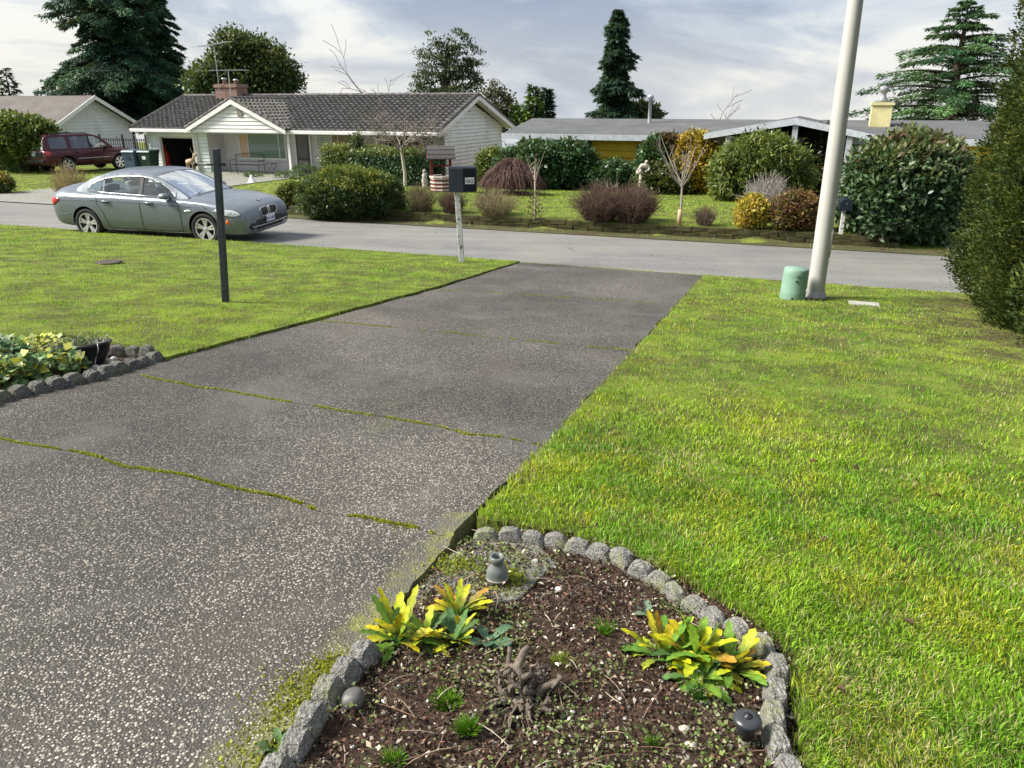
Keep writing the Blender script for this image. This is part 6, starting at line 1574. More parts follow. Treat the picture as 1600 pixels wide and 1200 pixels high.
def sapling(name, label, px, py, top, n, col, trunk_r, leafy=None, fork=.55, spread=.35, wrap=None):
    b = gp(px, py); sc = mpp(b); h = (py - top) * sc; root = thing(name, label, 'tree', b, 0)
    ps = [(np.array([(0, 0, -.05), (.02, 0, h * fork * .5), (0, 0, h * fork), (.01, .01, h * (fork + .1))]), np.array([trunk_r, trunk_r * .9, trunk_r * .75, trunk_r * .5]))]
    link(bpy.data.objects.new('trunk', stems_mesh('trunk', ps, col, 8)), root); ps = []
    for i in range(n):
        a = i * 2.4 + RR.random(); l = h * (1 - fork) * RR.uniform(.75, 1.05) if i else h * (1 - fork); s_ = spread * RR.uniform(.6, 1.2) if i else .05
        z0 = h * fork * RR.uniform(.82, 1.0); u = np.linspace(0, 1, 5)
        P = np.stack([math.cos(a) * l * s_ * u ** .8, math.sin(a) * l * s_ * u ** .8, z0 + l * u * (1 - .2 * s_)], 1); ps.append((P, np.linspace(trunk_r * .32, .003, 5)))
        for k in range(3):
            j = RR.randint(1, 3); d = np.array([RR.gauss(0, .5), RR.gauss(0, .5), .8]); ps.append((np.array([P[j], P[j] + d * l * .14, P[j] + d * l * .28]), np.array([.005, .004, .003])))
    link(bpy.data.objects.new('branches', stems_mesh('branches', ps, col, 4)), root)
    if wrap: m = MB(); m.lathe([(trunk_r * 1.9, 0), (trunk_r * 1.8, wrap * sc), (trunk_r * 1.2, wrap * sc)], 10); m.build('trunk_wrap', pm('tan_trunk_wrap', (0.48, .34, .2), .8), root, True)
    if leafy:
        cnt, size, pal, z1 = leafy; C = np.stack([rng.normal(0, .09, cnt), rng.normal(0, .09, cnt), rng.uniform(.05, z1, cnt)], 1)
        V, Fq = quads(C, rdir(cnt) + [0, 0, .3], rdir(cnt), size * rng.uniform(.7, 1.3, cnt), size * .5); npobj('foliage', V, Fq, M_LEAF, np.repeat(pick(pal, cnt), 4, 0), root)
    return root
sapling('pruned_sapling', 'pruned pale sapling with a tuft of leaves at its foot', 835, 344, 238, 6, (0.42, 0.33, 0.26), .028, (150, .09, [(2, (.06, .06, .03)), (1, (.12, .06, .04))], .75), fork=.62, spread=.45)
sapling('staked_sapling', 'young bare sapling with a tan trunk wrap near the wall', 1061, 352, 205, 13, (0.33, 0.29, 0.25), .03, None, fork=.45, spread=.62, wrap=24)

# ------------------------------------------------------------------ shrubs. blobs are fractions (x, y, z, rx, ry, rz)
ROUND = [(0, 0, .48, .46, .46, .5), (-.24, -.1, .38, .27, .3, .38), (.25, -.12, .40, .27, .3, .38), (.02, -.2, .62, .3, .3, .33)]
MOUND = [(0, 0, .36, .48, .48, .55), (-.3, -.05, .3, .24, .36, .45), (.3, -.05, .3, .24, .36, .42), (-.05, -.15, .56, .34, .34, .38), (.18, -.1, .5, .26, .3, .36)]
TALL = [(0, 0, .5, .40, .42, .5), (-.18, -.1, .36, .30, .32, .36), (.2, -.1, .45, .3, .32, .42), (.05, 0, .74, .28, .3, .26)]
G_DK = [(3, (0.024, 0.065, 0.026)), (2, (0.04, 0.10, 0.036)), (1, (0.07, 0.14, 0.04))]
G_MID = [(2, (0.03, 0.08, 0.026)), (2, (0.055, 0.12, 0.03)), (1, (0.10, 0.17, 0.04))]
G_OL = [(2, (0.075, 0.11, 0.022)), (3, (0.12, 0.165, 0.03)), (1, (0.19, 0.22, 0.045))]
def spot(px, py, back=0.0, dmax=16.6):
    """ground point under a photograph column, pushed back from the street but kept clear of the house fronts"""
    g = gp(px, py); d = min(sd(g.x, g.y)[1] + back, dmax); s_ = fac(px, py, d)[0]; x, y = xy(s_, d)
    return Vector((x, y, gz(x, y))), d
def sh(name, label, px, py, wpx, hpx, blobs, nc, per, cr, leaf, pal, dep=.8, back=0.0, **k):
    b, d = spot(px, py, back); w = wpx * mpp(b); h = fac(px, py - hpx, d)[1] - b.z
    return shrub(name, label, b, w, h, blobs, nc, per, cr, leaf, pal, dep=min(w * dep, 2 * (17.9 - d)), **k)
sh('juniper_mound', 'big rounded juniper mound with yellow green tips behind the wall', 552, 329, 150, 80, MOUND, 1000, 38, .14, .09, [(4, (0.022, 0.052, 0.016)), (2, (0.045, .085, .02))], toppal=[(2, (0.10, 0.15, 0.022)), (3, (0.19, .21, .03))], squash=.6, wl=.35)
sh('small_juniper', 'small rounded shrub with tan foliage at the end of the wall', 461, 330, 44, 50, ROUND, 260, 26, .12, .09, [(2, (0.09, .085, .03)), (2, (.05, .075, .02))], toppal=[(1, (.14, .18, .03))])
def hedge(name, label, px0, px1, py, top, dpt, nc, pal, tp=None):
    a, b = gp(px0, py), gp(px1, py); a2, b2 = sd(a.x, a.y), sd(b.x, b.y); d = (a2[1] + b2[1]) / 2; s0, s1 = fac(px0, py, d)[0], fac(px1, py, d)[0]
    x, y = xy((s0 + s1) / 2, d + dpt / 2); z = gz(x, y); w = s1 - s0; h = pt((px0 + px1) / 2, top, y - dpt / 2 * EN.y).z - z
    root = thing(name, label, 'hedge', (x, y, z), ANG); n = nc
    # box-clipped hedge: leaf clumps on the faces of a rounded box
    P = rng.uniform(-1, 1, (n * 4, 3)); ax = rng.choice(3, n * 4, p=[.15, .5, .35]); sg = rng.choice([-1, 1], n * 4); P[np.arange(n * 4), ax] = sg * rng.uniform(.86, 1.02, n * 4)
    P = P[(P[:, 2] > -1) | True][:n * 3]
    nrm_ = np.zeros_like(P); nrm_[np.arange(len(P)), ax[:len(P)]] = sg[:len(P)]
    C = P * [w / 2, dpt / 2, h / 2] + [0, 0, h / 2]; per = 12
    tc = pick(pal, len(C)); 
    if tp: up_ = C[:, 2] > h * .88; tc[up_] = pick(tp, int(up_.sum()))
    C = np.repeat(C, per, 0) + rng.normal(0, .06, (len(C) * per, 3)); N_ = np.repeat(nrm_, per, 0); T = np.repeat(tc, per, 0)
    V, Fq = quads(C, N_ * .4 + rdir(len(C)), N_ + rdir(len(C)) * .7 + [0, 0, .4], .11 * rng.uniform(.6, 1.3, len(C)), .05)
    npobj('foliage', V, Fq, M_GLOSS, np.repeat(np.clip(T * (1 + .25 * rng.normal(size=(len(C), 1))), .006, .6), 4, 0), root)
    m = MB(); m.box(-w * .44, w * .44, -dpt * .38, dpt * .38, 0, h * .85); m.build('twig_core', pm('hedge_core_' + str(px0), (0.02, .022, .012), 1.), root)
    return root
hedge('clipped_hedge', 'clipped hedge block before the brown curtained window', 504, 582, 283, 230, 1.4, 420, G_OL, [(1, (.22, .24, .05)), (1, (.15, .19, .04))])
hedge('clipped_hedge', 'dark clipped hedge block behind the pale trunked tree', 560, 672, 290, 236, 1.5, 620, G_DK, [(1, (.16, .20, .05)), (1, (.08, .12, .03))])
sh('slim_porch_shrub', 'tall loose shrub growing against the tiled house wall', 562, 292, 30, 92, TALL, 110, 18, .16, .14, [(1, (.07, .11, .05)), (1, (.12, .15, .07))], back=3.5)
sh('rhododendron', 'broad dark green shrub right of the weeping tree', 838, 292, 125, 78, ROUND, 620, 24, .2, .17, G_DK, mat=M_GLOSS, back=1.2)
sh('rhododendron', 'dark leafy shrub before the green corner of the yellow house', 884, 293, 92, 80, ROUND, 520, 24, .2, .17, G_DK + [(1, (.05, .12, .05))], mat=M_GLOSS, back=.9)
sh('yellow_green_bush', 'yellow green bush under the white gable end', 768, 280, 52, 55, ROUND, 200, 22, .16, .13, G_OL, back=2.5)
sh('rhododendron', 'low dark shrub left behind the statue', 958, 290, 80, 42, ROUND, 300, 22, .18, .15, G_DK, mat=M_GLOSS, back=.5)
sh('camellia', 'upright green shrub against the yellow wall behind the statue', 1022, 292, 60, 88, TALL, 480, 24, .18, .14, G_DK + [(2, (.04, .10, .03))], mat=M_GLOSS, back=.9)
sh('red_shrub', 'dark reddish shrub between the green and golden bushes', 1040, 288, 58, 90, TALL, 300, 22, .18, .13, [(3, (0.075, 0.028, 0.022)), (2, (.11, .05, .03)), (1, (.05, .06, .02))], back=1.2)
sh('golden_conifer', 'golden yellow shrub before the entry roof', 1082, 285, 78, 92, TALL, 430, 24, .16, .12, [(3, (0.42, 0.27, 0.015)), (2, (.50, .36, .03)), (2, (.25, .2, .02))], back=1.0)
sh('olive_shrub', 'low olive shrub right of the statue', 1040, 302, 88, 58, MOUND, 330, 22, .16, .12, [(2, (.06, .09, .025)), (2, (.10, .12, .03))], back=0)
sh('bamboo_like_shrub', 'large pale green drooping leaved shrub left of the light pole', 1182, 314, 152, 118, ROUND, 900, 24, .2, .17, G_OL + [(1, (.05, .085, .02))], droop=.75, wl=.3, dep=.7)
sh('dark_cypress_shrub', 'very dark cypress shrub directly left of the light pole', 1276, 306, 74, 118, TALL, 420, 24, .2, .13, [(3, (0.022, .035, .012)), (2, (.04, .055, .014)), (1, (.09, .075, .015))], back=1.5)
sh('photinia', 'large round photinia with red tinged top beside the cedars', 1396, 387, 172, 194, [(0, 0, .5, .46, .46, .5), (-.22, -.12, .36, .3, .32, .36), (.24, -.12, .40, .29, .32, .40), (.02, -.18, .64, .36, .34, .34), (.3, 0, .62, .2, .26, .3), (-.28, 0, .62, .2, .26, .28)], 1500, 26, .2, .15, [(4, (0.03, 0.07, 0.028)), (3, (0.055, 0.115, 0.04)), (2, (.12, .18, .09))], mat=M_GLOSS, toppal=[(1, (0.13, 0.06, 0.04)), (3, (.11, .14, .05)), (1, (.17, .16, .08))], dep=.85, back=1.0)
sh('yellow_spirea', 'bright yellow low shrub at the wall near the light pole', 1172, 360, 52, 62, ROUND, 260, 22, .1, .07, [(3, (0.52, 0.36, 0.05)), (2, (.42, .38, .04)), (1, (.2, .25, .04))], back=.25)
sh('orange_brown_shrub', 'orange brown leafy shrub between yellow shrub and pole', 1240, 362, 76, 70, ROUND, 330, 22, .12, .08, [(3, (0.12, 0.055, 0.035)), (2, (.26, .15, .04)), (1, (.10, .11, .03))], back=.35)
def tw(name, label, px, py, wpx, hpx, n, col, col2=None, back=.3, **k):
    b = gp(px, py); b = b + Vector((EN.x, EN.y, 0)) * back; b.z = gz(b.x, b.y); sc = mpp(b)
    return twig_shrub(name, label, b, wpx * sc, hpx * sc, n, col, col2, **k)
BR, BR2, TAN = (0.105, 0.066, 0.052), (0.15, 0.10, 0.075), (0.26, 0.21, 0.13)
tw('twiggy_shrub', 'thin olive brown twiggy shrub right of the juniper mound', 652, 335, 60, 44, 300, BR2, (0.17, .16, .07), group='leafless shrubs behind the wall')
tw('twiggy_shrub', 'dense brown twiggy shrub left of the mailbox post', 700, 336, 52, 36, 420, BR, (.13, .09, .06), group='leafless shrubs behind the wall')
tw('twiggy_shrub', 'wide tan twiggy shrub right of the mailbox post', 768, 343, 82, 38, 420, TAN, (0.19, .17, .08), group='leafless shrubs behind the wall')
tw('twiggy_shrub', 'left dense brown half of the big leafless shrub pair', 932, 350, 92, 58, 760, BR, BR2, group='leafless shrubs behind the wall', r=.007)
tw('twiggy_shrub', 'right dense brown half of the big leafless shrub pair', 984, 352, 86, 60, 760, BR, BR2, group='leafless shrubs behind the wall', r=.007)
tw('twiggy_shrub', 'small grey brown twig shrub right of the staked sapling', 1098, 356, 40, 32, 220, (0.15, .12, .09), BR2, group='leafless shrubs behind the wall')
tw('pale_twig_shrub', 'silvery pale twig shrub behind the yellow low shrub', 1190, 352, 76, 72, 330, (0.36, .33, .31), (.28, .25, .24), back=1.2, r=.008)
tw('twiggy_shrub', 'low dark leafless shrub behind the tan twiggy shrub', 742, 332, 40, 30, 200, BR, BR2, back=1.0, group='leafless shrubs behind the wall')
tw('thin_cane_shrub', 'few long bare canes rising behind the brown shrub pair', 946, 332, 74, 60, 22, (0.28, .24, .2), None, back=1.4, r=.010, lateral=1)
tw('dry_grass_clump', 'tall clump of dry straw coloured grass behind the sedan boot', 92, 312, 62, 56, 520, (0.36, 0.27, 0.12), (.30, .26, .13), back=.5, r=.006, lateral=0, arch=.7, cat='ornamental grass')
# left edge
sh('round_tree_shrub', 'yellow green rounded leafy shrub at the left edge beside the SUV', 40, 268, 118, 100, [(0, 0, .62, .46, .46, .38), (-.25, 0, .55, .26, .3, .34), (.26, -.1, .6, .24, .3, .32), (0, -.15, .75, .32, .3, .24)], 620, 24, .22, .19, G_OL + [(2, (.08, .14, .025))], back=-.3, cat='shrub')
hedge('low_clipped_hedge', 'low bright green clipped hedge under the left edge shrub', -40, 38, 268, 242, 1.2, 260, [(2, (.07, .15, .02)), (1, (.12, .2, .03))])
sh('small_gold_shrub', 'small round green shrub with golden top at the left edge', 4, 304, 42, 38, ROUND, 190, 22, .1, .08, [(3, (.035, .07, .02)), (1, (.07, .1, .02))], toppal=[(2, (.35, .25, .03)), (1, (.2, .2, .03))], back=.3)
# foundation planting along the porch
for i, (px, w, h) in enumerate(((395, 30, 8), (445, 26, 10), (478, 46, 22))):
    sh('porch_plant', ['low plants under the iron bench at the porch edge', 'small plants at the foot of the white porch post', 'loose grey green shrub right of the white porch post'][i], px, 275, w, h, MOUND, [40, 40, 110][i], 16, .08, .07, G_MID, stems=0 if i < 2 else 3)

# ------------------------------------------------------------------ cedars at the right edge
CED = [(4, (0.034, 0.056, 0.012)), (3, (0.055, 0.080, 0.016)), (2, (0.085, 0.105, 0.02)), (1, (.022, .042, .014))]
def cedar(label, x, y, h, rad, seed):
    z = gz(x, y); root = thing('arborvitae', label, 'tree', (x, y, z), seed, 'clipped cedars along the right edge')
    MB().tube([(0, 0, -.1), (0, 0, h * .5), (0, 0, h * .96)], [.09, .06, .015], 8).build('trunk', M_BARK, root, True)
    MB().lathe([(.1, .05), (rad * .55, h * .04), (rad * .7, h * .12), (rad * .66, h * .35), (rad * .56, h * .6), (rad * .36, h * .85), (.02, h * .95)], 18).build('dark_core', pm('cedar_dark_core_%d' % seed, (0.006, .008, .003), 1., var=.3, spec=.05, bump=.6, bscale=12), root)  # solid near-black core added to stop the view through the leaves
    n = 4600 if seed < 3 else 2600; t = rng.random(n) ** 1.1; az = rng.random(n) * 6.283
    lump = .80 + .3 * vnoise(az * 1.6 + 50, t * h, .55, seed) + .1 * rng.normal(size=n) * .5
    r = rad * np.minimum(1, (t + .06) * 7) ** .5 * (1 - t) ** .42 * lump * (1 - .25 * rng.random(n) ** 3)
    P = np.stack([np.cos(az) * r, np.sin(az) * r, .05 + t * h], 1); per = 30; out = np.stack([np.cos(az), np.sin(az), np.full(n, .55)], 1)
    tc = pick(CED, n) * (1 + .3 * rng.normal(size=(n, 1)) * .5)
    C = np.repeat(P, per, 0) + np.clip(rng.normal(0, .05, (n * per, 3)), -.1, .1); O = np.repeat(out, per, 0)
    A = unit(O * .9 + rdir(len(C)) * .75); Nn = unit(rdir(len(C)) + np.cross(O, [0, 0, 1]) * .7); L = .05 * rng.uniform(.6, 1.4, len(C))
    V, Fq = quads(C, A, Nn, L, L * .42); npobj('crown', V, Fq, M_NEEDLE, np.repeat(np.clip(np.repeat(tc, per, 0) * (1 + .2 * rng.normal(size=(len(C), 1))), .006, .4), 4, 0), root)
    return root
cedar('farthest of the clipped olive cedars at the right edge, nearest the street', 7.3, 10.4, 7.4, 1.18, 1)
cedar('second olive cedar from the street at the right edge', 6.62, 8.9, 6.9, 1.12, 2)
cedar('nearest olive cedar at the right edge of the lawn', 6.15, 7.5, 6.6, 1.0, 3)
# ------------------------------------------------------------------ flower bed in the foreground
BED = wpoly([(712, 858), (748, 830), (830, 824), (900, 836), (985, 858), (1052, 892), (1132, 934), (1214, 986), (1254, 1028), (1262, 1230), (1.15, 0.5, 0), (-.6, 0.5, 0), (402, 1215), (475, 1132), (566, 1022), (645, 928)])
def soil_sheet(name, poly, res, amp, base, mat):
    xs_ = np.arange(min(p[0] for p in poly) - res, max(p[0] for p in poly) + res, res); ys_ = np.arange(min(p[1] for p in poly) - res, max(p[1] for p in poly) + res, res)
    X, Y = np.meshgrid(xs_, ys_); ins = inpoly(X.ravel(), Y.ravel(), poly).reshape(X.shape)
    Z = ground_z(X, Y) + base + amp * (vnoise(X, Y, .11, 71) - .5) * 1.4 + amp * .7 * (vnoise(X, Y, .035, 72) - .5) + amp * .4 * (vnoise(X, Y, .014, 73) - .5)
    n = X.shape[1]; I = (np.arange(X.shape[0] - 1)[:, None] * n + np.arange(n - 1)[None]); ok = ins[:-1, :-1] | ins[1:, 1:]
    I = I[ok]; o = npobj(name, np.stack([X, Y, Z], -1).reshape(-1, 3), np.stack([I, I + 1, I + 1 + n, I + n], 1), mat, smooth=True)
    bm = bmesh.new(); bm.from_mesh(o.data); bmesh.ops.delete(bm, geom=[v for v in bm.verts if not v.link_faces], context='VERTS'); bm.to_mesh(o.data); bm.free()
    return tag(o, kind='structure')
BASE = -.015
def bedz(x, y): return gz(x, y) + BASE + .022 * (float(vnoise(x, y, .11, 71)) - .5) * 1.4
soil_sheet('flower_bed_soil', BED, .016, .022, BASE, M_SOIL)
def in_bed(n, poly=BED, pad=None):
    x0, x1 = min(p[0] for p in poly), max(p[0] for p in poly); y0, y1 = min(p[1] for p in poly), max(p[1] for p in poly)
    x = rng.uniform(x0, x1, n * 3); y = rng.uniform(y0, y1, n * 3); k = inpoly(x, y, poly) & (y > .9 if poly is BED else True); x, y = x[k][:n], y[k][:n]
    z = ground_z(x, y) + BASE + .022 * (vnoise(x, y, .11, 71) - .5) * 1.4
    return x, y, z
def chips(name, label, n, lo, hi, ratio, pal, cat, poly=BED, lift=.008, flat=.5, mat=None, fold=.2, dens=None):
    x, y, z = in_bed(n, poly)
    if dens is not None:
        k = rng.random(len(x)) < dens(x, y); x, y, z = x[k], y[k], z[k]
    m = len(x); C = np.stack([x, y, z + lift * rng.random(m) * 2], 1); A = rdir(m) * [1, 1, flat]; N = rdir(m) * flat + [0, 0, 1]; L = rng.uniform(lo, hi, m)
    V, Fq = quads(C, A, N, L, L * rng.uniform(ratio * .6, ratio * 1.4, m), fold)
    return tag(npobj(name, V, Fq, mat or M_TWIG, np.repeat(np.clip(pick(pal, m) * (1 + .3 * rng.normal(size=(m, 1))), .005, .7), 4, 0)), label, cat, kind='stuff')
chips('bark_mulch', 'reddish brown bark mulch covering the flower bed', 36000, .006, .02, .5, [(8, (0.034, 0.021, 0.015)), (4, (0.062, 0.036, 0.026)), (2, (0.14, 0.075, 0.05)), (2, (0.20, 0.15, 0.11)), (1, (0.34, 0.29, 0.23)), (2, (.02, .014, .012))], 'mulch', flat=.7)
chips('dead_leaf_litter', 'pale dead leaf and wood bits scattered over the bed', 1100, .010, .028, .4, [(2, (0.30, 0.24, 0.17)), (2, (0.42, 0.37, 0.30)), (1, (.22, .09, .06)), (1, (.5, .46, .4))], 'litter', lift=.014, flat=.6)
chips('seedlings', 'tiny green seedlings sprouting in patches over the bed', 16000, .007, .017, .8, [(3, (0.09, 0.15, 0.03)), (2, (0.16, 0.22, 0.05)), (2, (.20, .22, .09)), (1, (.28, .3, .16))], 'seedlings', lift=.022, mat=M_LEAF, dens=lambda x, y: np.clip((vnoise(x, y, .16, 81) - .42) * 3.2, 0, 1) * .9 + .03)
def pebble_cloud(name, label, n, lo, hi, pal, poly=BED):
    x, y, z = in_bed(n, poly); m = len(x); base = np.array([(1, 0, 0), (0, 1, 0), (-1, 0, 0), (0, -1, 0), (.1, .1, .7), (.7, .7, .25), (-.7, .7, .25), (-.7, -.7, .25), (.7, -.7, .25), (0, 0, -.5)])
    F = np.array([(0, 5, 4), (5, 1, 4), (1, 6, 4), (6, 2, 4), (2, 7, 4), (7, 3, 4), (3, 8, 4), (8, 0, 4), (0, 9, 5), (5, 9, 1), (1, 9, 6), (6, 9, 2), (2, 9, 7), (7, 9, 3), (3, 9, 8), (8, 9, 0)])
    r = lo + (hi - lo) * rng.random(m) ** 3; a = rng.random(m) * 6.28; sq = rng.uniform(.6, 1, (m, 1, 3)) * np.array([1, 1, .8])
    B = base[None] * sq * (1 + .12 * rng.normal(size=(m, 10, 1))); ca, sa = np.cos(a)[:, None], np.sin(a)[:, None]
    B = np.stack([B[..., 0] * ca - B[..., 1] * sa, B[..., 0] * sa + B[..., 1] * ca, B[..., 2]], -1) * r[:, None, None] + np.stack([x, y, z + r * .35], 1)[:, None]
    o = npobj(name, B.reshape(-1, 3), (F[None] + np.arange(m)[:, None, None] * 10).reshape(-1, 3), M_TWIG, np.repeat(np.clip(pick(pal, m) * (1 + .2 * rng.normal(size=(m, 1))), .02, .75), 10, 0), smooth=True)
    return tag(o, label, 'gravel', kind='stuff')
pebble_cloud('bed_gravel', 'small pale pebbles mixed into the flower bed soil', 3600, .0025, .012, [(3, (0.32, 0.29, 0.24)), (2, (0.48, 0.45, 0.40)), (3, (0.14, 0.13, 0.12)), (1, (.6, .58, .54)), (2, (.2, .15, .1))])
# dry stalks and roots lying about
ps, tn = [], []
x, y, z = in_bed(230)
for i in range(len(x)):
    a = RR.random() * 6.28; l = RR.uniform(.04, .16); u = np.linspace(0, 1, 5); cu = RR.gauss(0, .5)
    P = np.stack([x[i] + l * u * math.cos(a) + cu * l * .3 * u * u * -math.sin(a), y[i] + l * u * math.sin(a) + cu * l * .3 * u * u * math.cos(a), z[i] + .012 + .02 * np.sin(u * 3.1) * RR.random()], 1)
    ps.append((P, np.linspace(.0022, .001, 5) * RR.uniform(.6, 1.5))); tn.append(np.array(RR.choice([(0.30, .23, .16), (.2, .12, .08), (.42, .36, .28), (.12, .07, .05)])))
tag(link(bpy.data.objects.new('dry_stalks', stems_mesh('dry_stalks', ps, tn, 3))), 'dry stalks and root ends strewn over the bed', 'stalks', kind='stuff')

# ---- scalloped edging blocks
def edging_mesh(seed, L, W, H, mat, scallop=.5):
    rg = np.random.default_rng(seed); nx_, ny_, nz_ = 9, 5, 5; bm = bmesh.new(); bmesh.ops.create_cube(bm, size=1.0); bmesh.ops.subdivide_edges(bm, edges=bm.edges[:], cuts=5, use_grid_fill=True)
    for v in bm.verts:
        x, y, z = v.co * 2
        k = 1 - .05 * (abs(x) ** 4 * abs(z) ** 4 + abs(y) ** 4 * abs(z) ** 4 + abs(x) ** 4 * abs(y) ** 4)
        top = (1 - scallop * .55 * abs(x) ** 3.6) if z > 0 else 1
        nse = 1 + .10 * (rg.random() - .5)
        v.co = Vector((x * L / 2 * k * nse, y * W / 2 * k * nse * (1 - .30 * max(0, z)), (z + 1) * H / 2 * (top if z > -.2 else 1) + .007 * (rg.random() - .5)))
    me = bpy.data.meshes.new('edging_block'); bm.to_mesh(me); bm.free(); me.materials.append(mat); return me
def along(pts, step):
    """points and headings every step along a polyline of (x, y)"""
    out = []; acc = 0; need = step / 2
    for i in range(len(pts) - 1):
        a, b = Vector(pts[i]), Vector(pts[i + 1]); L = (b - a).length
        while need <= acc + L:
            out.append((a + (b - a) * ((need - acc) / L), math.atan2((b - a).y, (b - a).x))); need += step
        acc += L
    return out
def border(name, label, line, step, Lb, W, H, mat, sink=.03, seed=1, lift=0.0, scallop=.5, skip=()):
    P = wpoly(line); c = P[0]; root = thing(name, label, 'garden border', (c[0], c[1], gz(*c)), 0)
    mes = [edging_mesh(seed + k, Lb, W, H, mat, scallop) for k in range(4)]
    for i, (p, a) in enumerate(along(P, step)):
        if i in skip: continue
        o = bpy.data.objects.new('edging_block', mes[RR.randrange(4)]); link(o, root)
        o.location = (p.x - c[0] + RR.gauss(0, .004), p.y - c[1] + RR.gauss(0, .004), gz(p.x, p.y) - gz(*c) - sink + lift + RR.gauss(0, .005)); o.rotation_euler = (RR.gauss(0, .08), RR.gauss(0, .07), a + RR.gauss(0, .10) + (math.pi if RR.random() < .5 else 0))
        o.scale = (RR.uniform(.93, 1.05), RR.uniform(.92, 1.06), RR.uniform(.92, 1.08))
    return root
border('scalloped_bed_border', 'curved row of scalloped concrete edging between bed and right lawn', [(745, 838), (815, 842), (880, 852), (955, 872), (1010, 898), (1062, 932), (1115, 968), (1165, 1000), (1200, 1024)], .105, .116, .066, .095, M_EDGE, .05, 1, scallop=.6)
border('straight_bed_border', 'straight row of pale concrete edging down the right side of bed', [(1206, 1040), (1208, 1100), (1208, 1160), (.79, 1.55, 0), (.72, 1.1, 0)], .122, .112, .07, .10, M_EDGE, .04, 11, scallop=.22)
border('left_bed_border', 'short row of dark grey concrete edging between driveway and bed', [(585, 1014), (552, 1046), (515, 1092), (474, 1140), (448, 1182), (425, 1225)], .112, .103, .078, .105, M_EDGE, .045, 21, scallop=.45)

# ---- stones
def stone_mesh(seed, mat):
    rg = np.random.default_rng(seed); bm = bmesh.new(); bmesh.ops.create_icosphere(bm, subdivisions=3, radius=1)
    off = rg.random(3) * 10; q = rg.normal(size=(5, 3)); q = unit(q)
    for v in bm.verts:
        n = np.array(v.co); d = sum(max(0, n.dot(k) - .55) for k in q) * .28
        v.co = v.co * (1 - d) * (1 + .03 * rg.normal())
    bmesh.ops.smooth_vert(bm, verts=bm.verts[:], factor=.5, use_axis_x=True, use_axis_y=True, use_axis_z=True)
    me = bpy.data.meshes.new('stone'); bm.to_mesh(me); bm.free(); me.materials.append(mat); me.polygons.foreach_set('use_smooth', [True] * len(me.polygons)); return me
M_STD = pm('dark_river_stone', (0.10, 0.095, 0.09), .45, var=.3, scale=14, bump=.12, bscale=60, dirt=(0.2, .18, .15)); M_STP = pm('pale_river_stone', (0.42, 0.39, 0.32), .6, var=.25, scale=30, bump=.15, dirt=(0.28, .25, .17)); M_STW = pm('white_stone', (0.58, .56, .52), .6, var=.15, scale=30, bump=.15, dirt=(.35, .33, .28))
def stone(label, px, py, wpx, mat, seed, sq=.7, group=None, asp=1.25, rz=0.):
    b = gp(px, py); r = wpx * mpp(b) / 2; o = bpy.data.objects.new('river_stone', stone_mesh(seed, mat)); link(o); o.location = (b.x, b.y, b.z + BASE + r * sq * .6); o.scale = (r, r / asp, r * sq); o.rotation_euler = (RR.gauss(0, .15), RR.gauss(0, .15), rz)
    return tag(o, label, 'stone', group)
stone('large smooth dark grey stone beside the left edging blocks', 551, 1096, 46, M_STD, 1, .85, asp=1.05)
stone('pale oval stone right of centre in the bed', 1080, 1162, 23, M_STP, 2, .6, rz=-.6)
stone('small pale stone just below the oval stone in the bed', 1073, 1180, 14, M_STP, 3)
stone('tan stone above the oval stone in the bed', 1069, 1137, 20, M_STP, 4, .7, rz=-.3)
stone('white pebble behind the yellow leaved plant', 873, 918, 13, M_STW, 5)
stone('pale stone against the left edging below the dark stone', 492, 1086, 18, M_STP, 6)
stone('pale stone lying left of the lowest dark edging', 455, 1134, 16, M_STP, 7)
stone('pale grey stone below the pale stone left of the edging', 454, 1155, 26, M_STP, 8)
stone('upright pale stone at the lower left corner of the bed', 441, 1192, 26, M_STP, 9, 1.1)
stone('small white pebble in the centre foreground of the bed', 858, 1163, 11, M_STW, 10)
stone('two tone pebble beside the clay coloured insulator', 798, 893, 13, M_STP, 12)
stone('pale pebble right of the insulator near the border', 836, 876, 15, M_STP, 13)

